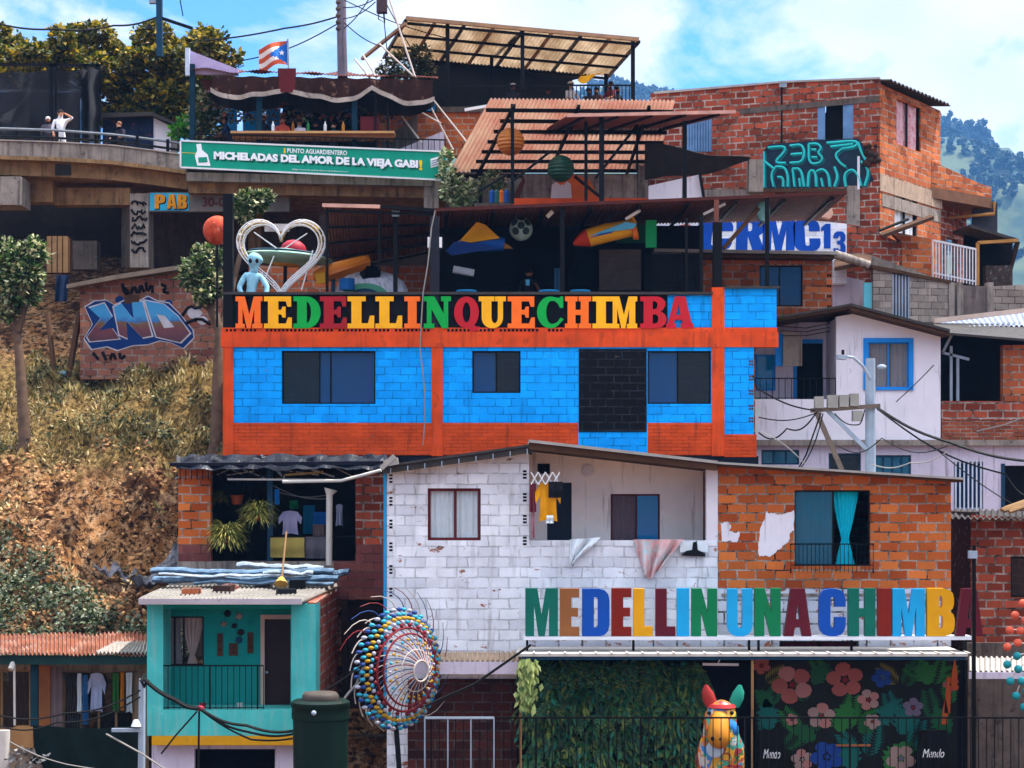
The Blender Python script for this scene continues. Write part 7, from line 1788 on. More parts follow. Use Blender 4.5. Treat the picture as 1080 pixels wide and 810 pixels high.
for fn, m_ in ((slant2, GT), (slant, WT)):
    G().text('MICHELADAS DEL AMOR DE LA VIEJA GABI', XX(225.5, Yb), ZZ(170.2, Yb), XX(441, Yb), ZZ(159.6, Yb), Yb, .008, bold=.06, fn=fn).build('lettering', m_, bn)
G().text('!', XX(442, Yb), ZZ(170.2, Yb), XX(445.5, Yb), ZZ(159.2, Yb), Yb, .008, bold=.04, fn=slant).build('exclamation_mark', mat('banner yellow', '#d9c02a'), bn)
G().text('¡', XX(299, Yb), ZZ(158.8, Yb), XX(301.4, Yb), ZZ(153, Yb), Yb, .008, bold=.04, fn=slant).build('exclamation_mark', mat('banner yellow', '#d9c02a'), bn)
G().text('PUNTO AGUARDIENTERO', XX(303, Yb), ZZ(157.8, Yb), XX(366, Yb), ZZ(153, Yb), Yb, .008, bold=.02, fn=slant).build('lettering', WT, bn)
G().text('@micheladasdelamor', XX(308, Yb), ZZ(176, Yb), XX(368, Yb), ZZ(174.3, Yb), Yb, .008, fn=slant).build('small_print', WT, bn)
g = G().poly([[(207, 152), (212, 151.5), (213, 158), (219, 163), (222, 175), (208, 174.5), (205.5, 164), (208, 159)]], lambda x, y: bnp(x, y, .015), (0, .008, 0)); bo = g.build('painted_bottle', WT, bn)
g = G().poly([[(209, 166), (218, 165.5), (219, 171), (209.5, 171.5)]], lambda x, y: bnp(x, y, .025), (0, .008, 0)); g.build('bottle_label', mat('label green', '#1f8a70'), bo)
g = G().poly([[(454, 167.5), (467, 164), (467.5, 173.5), (454.5, 177)]], lambda x, y: bnp(x, y, .015), (0, .008, 0)); ca = g.build('painted_card', WT, bn)
for k in range(3): G().poly([[(455, 169.4 + k * 2.4), (466.5, 166.2 + k * 2.4), (466.5, 167.2 + k * 2.4), (455, 170.4 + k * 2.4)]], lambda x, y: bnp(x, y, .025), (0, .006, 0)).build('card_stripe', mat('card grey', '#8a93a8'), ca)
G().poly([[(191.5, 160.5), (208, 161.5), (208, 162.2), (191.5, 161.2)]], lambda x, y: bnp(x, y, .012), (0, .006, 0)).build('yellow_line', mat('banner yellow', '#d9c02a'), bn)
# the bar
br_ = thing('terrace_bar', 'open air bar under a brown canopy with a scalloped pale valance', 'bar', P(330, 183, 61))
Yq = 60
g = G().corr(P(203, 73, Yq), P(462, 82, Yq), P(462, 80, 65.5), P(203, 73, 65.5), 70, .014, .02, wob=.12); rf = g.build('roof', mat('dark red brown roof', '#5a2a20', var=.35), br_)
def scal(u): return 92 + 7 * u + 12 * abs(math.sin((u * 2.6 + .12) * 3.1416)) ** .8 + 2 * math.sin(u * 23)
def val(u, v):
    px = 224 + 232 * u; lo = scal(u) - 5; hi = 80 + 4 * u; p = P(px, hi + (lo - hi) * (1 - v), Yq - .05); return (p.x, p.y + .08 * math.sin(u * 60), p.z)
G().sheet(val, 90, 4).build('valance', mat('rusty brown valance', '#321a14', var=.5, dirt=.25, dcol='#8a6a5a', scale=2), br_)
def hem(u, v):
    px = 222 + 236 * u; p = P(px, scal(u) - 5.5 + 5 * (1 - v), Yq - .09); return (p.x, p.y + .08 * math.sin(u * 60), p.z)
G().sheet(hem, 90, 3).build('valance_hem', mat('dirty valance cloth', '#a79a90', var=.4, dirt=.3, scale=2), br_)
def val2(u, v):
    px = 222 + 236 * u; py = 94 + 8 * u + (10 + 12 * abs(math.sin(u * 3 * 3.1416)) ** .7) * (1 - v); p = P(px, py, Yq + .6); return (p.x, p.y + .1 * math.sin(u * 50), p.z)
G().sheet(val2, 80, 4).build('under_valance', mat('dark valance', '#14100e', var=.4), br_)
for px, a_ in ((203, 68), (273.5, 88), (374, 92), (396, 100), (409, 105)): G().bar(P(px, 160, Yq + .2), P(px, a_, Yq + .2), .17 if px < 380 else .07).build('post', mat('teal blue post', '#0f2c3c', var=.3) if px < 380 else BLACK, br_)
G().pb(245, 140.5, 415, 146, Yq - .1, .5).build('counter', WOOD_R, br_); G().pb(243, 138, 416, 140.4, Yq - .25, .7).build('counter_top', mat('pale counter plank', '#b98a5c', var=.25), br_)
G().pb(298, 84, 452, 172, 65.3, .1).build('back_wall', mat('very dark back', '#15120f', var=.5), br_)
for a_, c_ in ((232, 250), (256, 272), (280, 296)):
    f = G().pb(a_, 114, c_, 143, 65.4, .05).build('window', PLASTER_L, br_); G().pb(a_ + 1, 115, c_ - 1, 141, 65.36, .03).build('pane', GLASS_B, f)
G().pb(200, 143, 298, 172, 65.6, .1).build('low_back_wall', DARKB, br_); G().pb(212, 84, 300, 114, 65.5, .08).build('upper_wall', mat('dull red wall', '#6a3a30', var=.3), br_)
rl = railing(br_, P(205, 160, Yq - .25), P(470, 166, Yq - .25), .55, 44, BLACK, .012, .02, bottom=.05)
GAR = leafmat('garland bits', ['#2a2f1c', '#3f4a24', '#1b1d14', '#7a4a26', '#2a5a7a', '#8a2a2a', '#2f6a3a'], .1)
g = G()
for k in range(900): g.leaf(P(R.uniform(215, 440), R.uniform(92, 128) , R.uniform(60.8, 64.5)), V((R.uniform(-1, 1), R.uniform(-1, 1), R.uniform(-1, .4))), V((0, -1, .3)), R.uniform(.1, .22), R.uniform(.04, .08))
g.build('garland', GAR, br_, fixn=False)
for (a, b_, c_, d_, Yk, lab) in ((293, 72, 312, 97, 59.9, 'maroon board hanging from the bar roof edge'), (380, 123, 400, 143, 60.3, 'maroon board standing at the bar counter')): tag(G().pb(a, b_, c_, d_, Yk, .06).build('hanging_board', MAROON), lab, 'board')
g = G().prism([P(197, 52, 60.2), P(251, 73, 60.2), P(251, 79, 60.2), P(199, 78, 60.2)], (0, .15, 0)); g.build('gable', mat('lilac gable', '#a99cc0', var=.15), br_); G().bar(P(198, 80, 60.15), P(198, 51, 60.15), .14).build('gable_edge', mat('pale gable edge', '#b9c4d6'), br_)
# flag
fl = thing('flag', 'striped flag with a blue triangle and white star above the bar', 'flag', P(302, 84, 60.3))
G().bar(P(304.5, 84, 60.3), P(303.5, 41, 60.3), .05).build('pole', STEEL, fl)
FMt = [solid('flag red', '#b8502f'), solid('flag white', '#d8cfc8'), solid('flag blue', '#1a62b8')]
def flp(u, v): p = P(303.5 - 31 * u, 43 + 7 * u + 25 * v - 2 * math.sin(u * 5), 60.25); return V((p.x, p.y + .12 * math.sin(u * 7 + v * 2), p.z))
g = G(); nu, nv = 20, 15
for i in range(nu):
    for j in range(nv):
        g.m = 2 if (i + .5) / nu < .62 * (1 - abs((j + .5) / nv - .5) * 2) else (j // 3) % 2
        q = [flp(i / nu, j / nv), flp((i + 1) / nu, j / nv), flp((i + 1) / nu, (j + 1) / nv), flp(i / nu, (j + 1) / nv)]; g.add(q, [(0, 1, 2, 3)])
g.build('cloth', FMt, fl, fixn=False)
st5 = [(.21 + (.095 if k % 2 == 0 else .04) * math.sin(k * .6283), .5 - (.13 if k % 2 == 0 else .055) * math.cos(k * .6283)) for k in range(10)]
G().poly([st5], lambda x, y: flp(x, y) + V((0, -.02, 0)), (0, .01, 0)).build('star', WT, fl)

# ------------------------------------------------------------------ graffiti wall on the bank
Y = 55.0
gv = thing('graffiti_wall', 'red block wall on the bank with a cyan and maroon graffiti piece', 'wall', P(160, 388, Y))
g = G(); fw(g, 84.5, 238, 400, [(84.5, 302), (120, 296), (238, 284)], Y, .25); g.build('wall', brick('faded clay block', '#a87058', '#8a5446', mortar='#9c9086', dirt=.3, streak=.3, tone=.3, ms=.02, dcol='#4a3c3a'), gv)
G().prism([P(70, 300, 54.6), P(120, 290, 54.6), P(193, 279, 54.6), P(193, 283.5, 54.6), P(120, 295, 54.6), P(70, 304, 54.6)], (0, 3.5, .2)).build('roof', mat('grey plank roof', '#7a6a5c', var=.3, dirt=.2), gv)
m, n, l, b = newmat('graffiti fade'); tcx = n.new('ShaderNodeTexCoord'); sp = n.new('ShaderNodeSeparateXYZ'); l.new(tcx.outputs['Object'], sp.inputs[0]); nn_ = nz(n, l, 2.6, 4); ad = n.new('ShaderNodeMath'); ad.operation = 'MULTIPLY_ADD'; l.new(nn_, ad.inputs[0]); ad.inputs[1].default_value = .5; l.new(sp.outputs['Z'], ad.inputs[2])
cr = n.new('ShaderNodeValToRGB'); mr = n.new('ShaderNodeMapRange'); l.new(ad.outputs[0], mr.inputs[0]); mr.inputs[1].default_value = 1.0; mr.inputs[2].default_value = 2.1; l.new(mr.outputs[0], cr.inputs[0]); e = cr.color_ramp.elements
e[0].color = lin('#3c1428'); e[1].color = lin('#2583b8'); e[1].position = .7; q = e.new(.35); q.color = lin('#5e242e'); q = e.new(.5); q.color = lin('#5f451f'); q = e.new(.56); q.color = lin('#1a5f9a'); l.new(cr.outputs[0], b.inputs['Base Color']); FADE = m
def gpoly(loops, o, m_, nm): return G().poly(loops, lambda x, y: P(x, y, Y - o), (0, .006, 0)).build(nm, m_, gv)
OUT = [(90, 324), (100, 318), (112, 317), (121, 322), (134, 316), (148, 317), (156, 313), (166, 318), (178, 320), (190, 332), (203, 348), (204, 356), (193, 367), (180, 361), (168, 359), (156, 363), (140, 364), (124, 369), (113, 365), (97, 368), (89, 357), (98, 342)]
cx, cy = 146, 341
gpoly([[(cx + (x - cx) * 1.02, cy + (y - cy) * 1.05) for x, y in OUT]], .006, mat('graffiti white', '#b5b2bc'), 'graffiti_outline'); gpoly([OUT], .012, mat('graffiti deep blue', '#0f3068', var=.2), 'graffiti_fill')
LT = [[(94, 325), (110, 320), (118, 334), (104, 349), (118, 346), (126, 357), (95, 360), (92, 355), (106, 336)], [(120, 324), (128, 320), (141, 337), (139, 319), (150, 318), (160, 354), (150, 356), (133, 338), (135, 357), (126, 353)], [(153, 317), (173, 321), (187, 333), (200, 351), (190, 361), (165, 355)]]
for k, p in enumerate(LT):
    mx_, my_ = sum(x for x, _ in p) / len(p), sum(y for _, y in p) / len(p)
    gpoly([[(mx_ + (x - mx_) * 1.09, my_ + (y - my_) * 1.07) for x, y in p]], .016 + k * .002, mat('graffiti white', '#b5b2bc'), 'graffiti_letter_edge')
    gpoly([p] + ([[(165, 331), (174, 333), (184, 345), (173, 346)]] if k == 2 else []), .024 + k * .002, FADE, 'graffiti_letter')
for s_ in ([(129, 299), (131, 310), (137, 309), (130, 303)], [(138, 310), (141, 301), (145, 309)], [(147, 309), (148, 299), (152, 308)], [(154, 298), (155, 309), (160, 299), (161, 309)], [(170, 300), (177, 303), (170, 307), (178, 309)], [(98, 372), (104, 379)], [(108, 371), (112, 380)], [(116, 379), (119, 371), (122, 379)], [(126, 372), (127, 379), (132, 375)], [(192, 333), (200, 322), (208, 326), (218, 318), (224, 330)], [(196, 341), (210, 335), (222, 342)]):
    G().tube([P(x, y, Y - .01) for x, y in chaikin(s_, 1)], .045, 4).build('spray_tag', TAGK, gv)
for (x, y, r_) in ((178, 320, 5), (205, 330, 8), (214, 338, 6), (126, 316, 5)): gpoly([[(x + r_ * math.cos(t) * R.uniform(.8, 1.1), y + r_ * .8 * math.sin(t)) for t in [6.283 * i / 9 for i in range(9)]]], .004, (mat('graffiti white', '#b5b2bc') if x > 190 else mat('graffiti deep blue', '#16468a')), 'paint_patch')
blk2 = G().pb(131, 311, 147, 320, 54.98, .03); blk2.build('cover_patch', WOOD_D, gv)
# bits stored under the viaduct
wc = thing('wooden_crate', 'tall brown wooden crate under the viaduct', 'crate', P(62, 290, 59))
G().pb(49, 250, 72, 287, 59, .6).build('box', WOOD_D, wc)
for k in range(4): G().pb(49.5 + k * 5.7, 249, 54 + k * 5.7, 287.5, 58.96, .035).build('plank', WOOD, wc)
tag(G().pb(74, 254, 102, 284, 61, .6).build('cement_block', CONC_D), 'grey cement block beside the wooden crate', 'block')
def tp(u, v): p = P(58 + 12 * u + 2 * v, 318 - 28 * v, 57.5); return (p.x, p.y + .1 * math.sin(u * 9), p.z)
tag(G().sheet(tp, 10, 8).build('tarpaulin', mat('navy plastic', '#1c2c4a', var=.4, bump=.3), smooth=True), 'navy plastic sheet hanging below the wooden crate', 'tarpaulin')
tag(G().ball(V((XX(66, 55.6), 55.6, terr(XX(66, 55.6), 55.6) + .1)), .3, 12, 7, (1.4, .6, .5)).build('blue_bag', mat('pale blue plastic', '#6fa3bd', var=.4, bump=.4, bscale=8), smooth=True), 'pale blue plastic bag lying beside the graffiti wall', 'bag')
for (a_, b_, r_, k) in (((50, 330), (58, 372), .08, 'left'), ((84, 330), (72, 372), .1, 'right')): tag(G().tube([P(*a_, 56), V((XX(b_[0], 55.2), 55.2, terr(XX(b_[0], 55.2), 55.2) - .1))], r_, 6).build('dead_branch', WOOD_D), 'bare %s branch leaning on the bank beside the graffiti wall' % ('grey' if k == 'left' else 'thicker brown'), 'branch')

# ------------------------------------------------------------------ upper balcony house with the pale roof
uh = thing('balcony_house', 'topmost bar house with a pale see-through roof over its balcony', 'house', P(560, 120, 66))
PLY = translucent('pale plastic roofing', '#d9cdbd', .62, '#a8947c')
A0, A1, B1, B0 = P(428, 18.5, 62), P(674, 41, 62), P(640, 80, 68), P(405, 58, 68)
G().corr(A0, A1, B1, B0, 60, .025, .012).build('roof', PLY, uh)
G().bar(A0 - V((0, 0, .02)), A1 - V((0, 0, .02)), .12).build('roof_edge', mat('tan roof edge', '#9a7a5c'), uh)
for k in range(9):
    u = k / 8; G().bar(A0.lerp(A1, u) - V((0, 0, .09)), B0.lerp(B1, u) - V((0, 0, .09)), .09).build('rafter', WOOD if k % 2 else BLACK, uh)
for k in range(4):
    v = .02 + k * .31; G().bar(A0.lerp(B0, v) - V((0, 0, .16)), A1.lerp(B1, v) - V((0, 0, .16)), .08).build('purlin', BLACK, uh)
G().bar(A0 - V((0, 0, .2)), P(382, 62, 66), .1).build('side_rafter', mat('tan roof edge', '#9a7a5c'), uh)
for px, a_, b_, Yk in ((472, 26, 112, 62.3), (518.5, 58, 104, 66.5), (551, 33, 95, 62.3), (667.5, 42, 106, 62.3), (639, 78, 102, 67)): G().bar(P(px, b_, Yk), P(px, a_, Yk), .13).build('post', BLACK, uh)
G().bar(P(520, 58, 67), P(550, 35, 62.4), .1).build('brace', BLACK, uh)
G().pb(440, 54, 560, 120, 69, .2).build('back_wall', mat('dark back boards', '#1b1816', var=.4), uh); G().prism([P(448, 52, 68.6), P(645, 72, 68.6), P(645, 76, 68.6), P(560, 74, 68.6), P(448, 60, 68.6)], (0, .3, 0)).build('header', DARK, uh)
G().prism([P(560, 66, 69.2), P(642, 75, 69.2), P(604, 84, 69.2), P(596, 112, 69.2), P(560, 112, 69.2)], (0, .1, 0)).build('dark_screen', mat('dark back boards', '#1b1816'), uh)
railing(uh, P(468, 112, 62.6), P(668, 112, 62.6), 22 * 62.6 / F, 50, BLACK, .014, .025, bottom=.05)
g = G().box(XX(400, 62.5), XX(680, 62.5), 62.5, 70, ZZ(118, 62.5), ZZ(112.5, 62.5)); g.build('floor_slab', CONC_D, uh)
G().pb(398, 118.2, 520, 165, 62.6, .3).build('front_wall', CLAY_S, uh); G().prism([P(402, 150, 62.3), P(440, 120, 62.3), P(440, 160, 62.3), P(402, 160, 62.3)], (0, .2, 0)).build('stair_wall', CONC_D, uh); G().prism([P(410, 162, 62.1), P(468, 138, 62.1), P(468, 158, 62.1), P(410, 175, 62.1)], (0, .2, 0)).build('ramp_wall', PLASTER_L, uh)
f = G().pb(434, 105, 460, 118, 62.5, .08).build('window', BLUE_D, uh); G().pb(435, 106, 459, 117, 62.46, .03).build('pane', GLASS_B, f)
G().bar(P(490, 116, 61.8), P(525, 110, 61.8), .09).build('awning_edge', WHITEP, uh)
g = G().pb(680, 112, 690, 112.5, 66, .1)
# slanting stay poles
for a_, b_, lab in (((411, 0), (438, 82), 'pale stay line dropping from the splice box past the pale roof corner'), ((438, 82), (478, 158), 'pale stay line from the canopy end down towards the banner'), ((400, 46), (440, 84), 'pale pole slanting from the pale roof corner to the canopy end'), ((440, 84), (494, 152), 'pale pole slanting from the canopy end to the pink pergola'), ((374, 62), (390, 82), 'short pale pole between utility pole and dark bush, nearer the pole'), ((383, 58), (397, 82), 'short pale pole between utility pole and dark bush, nearer the bush'), ((418, 115), (446, 152), 'dark thin stair pole under the blue window of the balcony house'), ((425, 108), (465, 130), 'pale stair pole slanting below the blue window')):
    tag(G().tube([P(*a_, 61.3), P(*b_, 60.6)], .03, 6).build('stay_pole', mat('pale pole', '#b5a8a0', var=.2)), lab, 'pole')

# ------------------------------------------------------------------ pink pergola with lanterns
pk = thing('pink_pergola', 'salmon pink sheet pergola on steel posts with paper lanterns', 'pergola', P(600, 215, 57))
PINK = translucent('salmon plastic roofing', '#cfa89c', .5, '#dccbbd')
A0, A1, B1, B0 = P(517, 104, 54.5), P(712, 106, 54.5), P(690, 181, 61), P(474, 181, 61)
G().corr(A0, A1, B1, B0, 46, .03, .012).build('roof', PINK, pk)
for k in range(7):
    v = .1 + k * .14; G().bar(A0.lerp(B0, v) - V((0, 0, .1)) + V((.6 if k else 0, 0, 0)), A1.lerp(B1, v) - V((0, 0, .1)), .10).build('purlin', BLACK, pk)
G().bar(B0 - V((0, 0, .14)), B1 - V((0, 0, .14)), .12).build('edge_beam', DARKB, pk)
for u in (.13, .48, .86): G().bar(A0.lerp(A1, u) - V((0, 0, .19)), B0.lerp(B1, u) - V((0, 0, .19)), .09).build('rafter', BLACK, pk)
C0, C1, D1, D0 = P(598, 122, 53.4), P(776, 118, 53.4), P(700, 137, 57.5), P(574, 137, 57.5)
G().corr(C0, C1, D1, D0, 34, .025, .012).build('small_roof', mat('mauve roofing', '#8a5a52', var=.25, dirt=.1), pk); G().bar(C0, C1, .09).build('small_roof_edge', mat('pink edge board', '#c99a8a'), pk)
for k in range(5): G().bar(C0.lerp(C1, .1 + k * .2) - V((0, 0, .06)), D0.lerp(D1, .1 + k * .2) - V((0, 0, .06)), .07).build('small_rafter', BLACK, pk)
for px, a_, b_, Yk, w2 in ((540.5, 110, 215, 54.8, .1), (507, 178, 218, 60.5, .12), (618, 128, 212, 54.2, .09), (634.5, 122, 212, 53.7, .14), (722, 128, 212, 53.9, .12), (678, 165, 212, 60.5, .3), (672, 130, 180, 56, .07)): G().bar(P(px, b_, Yk), P(px, a_, Yk), w2).build('post', BLACK if px != 678 else CONC, pk)
for a_, b_ in (((628, 188), (672, 132)), ((540, 192), (580, 160)), ((606, 186), (636, 210)), ((508, 200), (535, 184))): G().bar(P(*a_, 54.4), P(*b_, 54.8), .07).build('brace', BLACK, pk)
for px, py, r_, c_, lab, dk in ((538.5, 149.5, .40, '#c9781a', 'orange ribbed paper lantern under the pink pergola roof', 0), (591.5, 178, .39, '#0f4a30', 'dark green ribbed paper lantern under the pink pergola', 1)):
    t = thing('paper_lantern', lab, 'lantern', P(px, py + 15, 55.2)); n_ = 22
    prof = [(max(.05, r_ * math.sin(math.pi * (i + .35) / (n_ + .7))) * (1.03 if i % 2 else .97), -r_ * math.cos(math.pi * (i + .35) / (n_ + .7))) for i in range(n_ + 1)]
    G().lathe(P(px, py, 55.2), prof, 26).build('shade', translucent('lantern ' + c_, c_, .3), t); G().bar(P(px, py - 14, 55.2), P(px, py - 32, 55.2), .015).build('cord', CABLE, t)
# things on that terrace
G().pb(468, 181, 552, 222, 61.6, .15).build('back_wall', CONC_D, pk); G().pb(672, 182, 700, 213, 61.6, .15).build('back_wall', CONC_D, pk)
G().pb(540, 209, 688, 216, 56, .2).build('parapet', mat('orange parapet', '#c0481c', var=.25), pk); G().box(XX(500, 56), XX(700, 56), 56.2, 62, ZZ(216.5, 56), ZZ(213, 56)).build('floor', CONC_D, pk)
Ym = 60
mu = thing('mural_wall', 'orange wall with white painted arches behind the green lantern', 'wall', P(620, 212, Ym))
G().pb(552, 184, 672, 213, Ym, .15).build('wall', CONC, mu); G().poly([[(580, 212), (582, 196), (592, 186), (606, 184), (622, 190), (634, 212)]], lambda x, y: P(x, y, Ym - .015), (0, .012, 0)).build('painted_ground', mat('orange mural', '#d0662a', var=.2), mu)
for x0, x1, t_ in ((581, 592, 192), (594, 603, 191), (589, 597, 194)): G().poly([[(x0, 210), (x0 + 1, t_ + 3), ((x0 + x1) / 2, t_), (x1 - 1, t_ + 3), (x1, 210)]], lambda x, y: P(x, y, Ym - .03 - .004 * (x0 % 3)), (0, .01, 0)).build('painted_arch', mat('mural white arch', '#cfc8cc', var=.15), mu)
tag(G().prism([P(539, 212, 57), P(552, 186, 57), P(554, 190, 57), P(545, 214, 57)], (0, .4, 0)).build('leaning_board', mat('rust brown edge', '#4a2420')), 'rust brown board leaning on the orange parapet', 'board')
for i, px in enumerate((519, 524, 529, 534)): tag(G().tube([P(px, 214, 56.6), P(px, 203, 56.6), P(px, 200, 56.6)], [.09, .09, .03], 8).build('bottle', solid('bottle ' + str(i), ('#1f4a8a', '#2a5a5a', '#c0641a', '#1f4a8a')[i])), ('blue bottle next to the white flowered bush', 'teal bottle second from the white flowered bush', 'orange bottle between teal and blue ones', 'blue bottle beside the leaning rust board')[i], 'bottle')
# dark shade sail and white table edges at the right of the pergola
def sail(u, v): p = P(680 + 112 * u * (1 - .02 * v), 151 + 17 * u + v * (36 * (1 - u) + 3) + 3 * math.sin(u * 3.1) * v, 57 + v * .6); return (p.x, p.y, p.z + .06 * math.sin(u * 8))
tag(G().sheet(sail, 24, 10, .01).build('shade_sail', mat('charcoal net cloth', '#2a2726', var=.35, dirt=.1, bump=.3), smooth=True), 'charcoal shade sail stretched in front of the red corner house', 'shade sail')
tag(G().prism([P(684, 196, 55.4), P(738, 184, 55.4), P(742, 212, 55.4), P(684, 213, 55.4)], (0, .06, 0)).build('white_board', PLASTER), 'slanted white panel below the charcoal shade sail', 'panel')
tag(G().bar(P(738, 183, 55.3), P(743, 213, 55.3), .08).build('black_strut', BLACK), 'black strut at the end of the slanted white panel', 'strut')
tag(G().pb(790, 168, 805, 202, 57.2, .6).build('concrete_pillar', CONC), 'pale concrete pillar at the tip of the shade sail', 'pillar')
tag(G().pb(742, 200, 795, 212, 57.6, .3).build('cement_ledge', CONC), 'grey cement ledge under the shade sail', 'ledge')
tag(G().ball(P(805, 222, 49.2), .22, 12, 8, (.8, .7, 1.3)).build('blue_lamp', mat('aqua lamp', '#7fc4cc', var=.3, scale=6, dirt=.3, dcol='#c9c04a'), smooth=True), 'aqua lamp hanging near the terrace roof end', 'lamp')

# ------------------------------------------------------------------ trees and bushes
TREE_L = leafmat('glossy tree leaves', ['#16260f', '#2c4a1a', '#4f6a28', '#1d3512', '#a8a878', '#c9c49a'], .3)
TREE_Y = leafmat('flowering tree leaves', ['#1d2a0c', '#3c4816', '#8a7a1c', '#cfa62a', '#55601e', '#26340f', '#77701c'], .3)
BUSH_W = leafmat('white flowered bush leaves', ['#2c4a22', '#4f6a34', '#c9cc9c', '#3f5a2a', '#dcd9b8'], .3)
BARK = mat('grey brown bark', '#5a4638', var=.4, scale=4, bump=.6, bscale=9)
def tree(nm, lab, base, limbs, clumps, lm, n, L, w_, group=None, tr=.16):
    t = thing(nm, lab, 'tree', base, group); g = G()
    if 'bank' in lab or 'forked' in lab:             # roots in the bank
        q = limbs[0][0][0]; gz = terr(q.x, q.y - .1); limbs[0][0].insert(0, V((q.x - .1, q.y - .1, min(gz, q.z) - .4)))
    for pts, r in limbs: k = len(pts); g.tube(pts, [r * (1 - .55 * i / (k - 1)) for i in range(k)], 8)
    g.build('trunk', BARK, t, smooth=True); g = G()
    for i, (c0, rad, f_) in enumerate(clumps): g.leaves(c0, rad, int(n * f_), L, w_, seed=i * 3.7)
    g.build('crown', lm, t, fixn=False); return t
Yq = 52.0
tree('young_tree', 'leafy tree with a pale bare trunk at the left edge of the bank', P(24, 455, 51),
     [([P(26, 462, 51), P(23, 410, 51.2), P(19, 360, 51.5), P(16, 310, 51.8)], .2), ([P(19, 350, 51.5), P(30, 310, 51.5), P(32, 290, 51.5)], .1), ([P(18, 335, 51.6), P(4, 300, 52), P(2, 280, 52)], .1)],
     [(P(18, 280, 51.8), (.75, .7, .6), 1), (P(34, 268, 51.5), (.45, .5, .45), .6), (P(4, 270, 52), (.6, .6, .6), .8), (P(22, 305, 51.5), (.7, .6, .5), .8), (P(30, 290, 51.2), (.4, .4, .4), .5), (P(-14, 300, 52), (.9, .7, .9), 1), (P(10, 325, 51.6), (.45, .4, .4), .4), (P(36, 262, 51.6), (.3, .3, .3), .3)], TREE_L, 620, .17, .065)
tree('young_tree', 'tree with a forked trunk between graffiti wall and black corner post', P(233, 460, 51.5),
     [([P(230, 462, 51.2), P(231, 400, 51.5), P(233, 350, 52), P(222, 322, 52.3), P(213, 300, 52.5)], .24), ([P(233, 350, 52), P(243, 310, 52.5), P(258, 250, 53)], .13), ([P(226, 330, 52.2), P(208, 318, 52.2)], .08)],
     [(P(212, 285, 52.4), (.65, .6, .62), 1), (P(222, 270, 52.6), (.45, .5, .35), .6), (P(203, 293, 52.2), (.4, .4, .4), .4), (P(222, 300, 52.2), (.45, .4, .4), .5), (P(264, 213, 53), (.55, .5, .38), .8), (P(258, 222, 53), (.4, .4, .35), .4), (P(278, 208, 53), (.28, .3, .22), .3), (P(215, 310, 52), (.35, .4, .3), .3)], TREE_L, 620, .16, .06)
cl = []
for q in range(15):
    px0 = -14 + q * 17; top_ = 34 + 5 * math.sin(px0 * .05) + (12 if px0 > 215 else 0)
    for row in range(6):
        px = px0 + R.uniform(-7, 7); py = top_ + 8 + row * 17 + R.uniform(-5, 5)
        if px0 < 100 and row > 2 or (row > 3 and px0 < 115) or (row == 5 and px0 > 185): continue
        if row == 0: py += R.choice((-7, -2, 4, 11))
        cl.append((P(px, py, 68 + R.uniform(-1.2, 2)), (R.uniform(.4, .85), .8, R.uniform(.3, .62)), .7))
for px, py in ((200, 66), (222, 48), (214, 90), (196, 110), (205, 130), (180, 105)): cl.append((P(px, py, 66.8), (.7, .7, .7), .7))
tree('flowering_tree', 'broad yellow flowering tree behind the net enclosure and kiosk', P(130, 160, 69), [([P(130, 165, 69), P(128, 120, 69), P(110, 80, 69)], .3), ([P(128, 120, 69), P(170, 80, 69)], .2), ([P(128, 130, 69), P(200, 70, 68.6)], .2), ([P(128, 125, 69), P(40, 70, 69)], .22)], cl, TREE_Y, 900, .19, .08)
tree('small_tree', 'sparse twiggy treetop rising beside the lilac gable', P(246, 100, 67), [([P(246, 100, 67), P(243, 70, 67), P(246, 56, 67)], .12), ([P(243, 72, 67), P(234, 55, 67)], .07)], [(P(243, 62, 67), (.4, .4, .35), .6), (P(233, 66, 67), (.3, .3, .3), .4), (P(250, 58, 67), (.2, .2, .2), .2)], TREE_Y, 190, .22, .09)
def bush(nm, lab, base, clumps, lm, n, L, w_):
    t = thing(nm, lab, 'bush', base); g = G(); g.tube([base, clumps[0][0]], .05, 6); g.build('stem', BARK, t); g = G()
    for i, (c0, rad, f_) in enumerate(clumps): g.leaves(c0, rad, int(n * f_), L, w_, seed=i * 2.3)
    g.build('foliage', lm, t, fixn=False); return t
bush('flowering_bush', 'white flowered green bush between viaduct column and pergola post', P(487, 225, 58.6), [(P(478, 200, 58.6), (.42, .4, .5), 1), (P(472, 182, 58.8), (.3, .3, .3), .5), (P(490, 212, 58.4), (.4, .4, .35), .7), (P(497, 200, 58.5), (.3, .3, .3), .5), (P(520, 190, 58.6), (.4, .3, .3), .6), (P(526, 205, 58.6), (.3, .3, .4), .5), (P(470, 165, 58.9), (.22, .2, .25), .3)], BUSH_W, 300, .17, .07)
bush('dark_bush', 'dark straggly bush hanging at the pale roof corner by the pole', P(430, 92, 62.4), [(P(428, 68, 62.4), (.8, .6, .55), 1), (P(443, 58, 62.4), (.4, .4, .4), .5), (P(410, 74, 62.4), (.45, .4, .4), .5), (P(448, 72, 62.4), (.4, .4, .4), .4)], leafmat('dark straggly leaves', ['#1b2010', '#3a3a1c', '#5a5a2a', '#262a14', '#7a6a3a'], .25), 420, .17, .06)
bush('potted_plant', 'bright green leafy plant beside the kiosk end wall', P(188, 160, 62.5), [(P(188, 138, 62.5), (.3, .3, .3), 1), (P(196, 132, 62.6), (.28, .3, .4), .8)], leafmat('bright leaves', ['#1f5a1a', '#3f8a24', '#6fae34', '#2a6a1e']), 130, .2, .08)
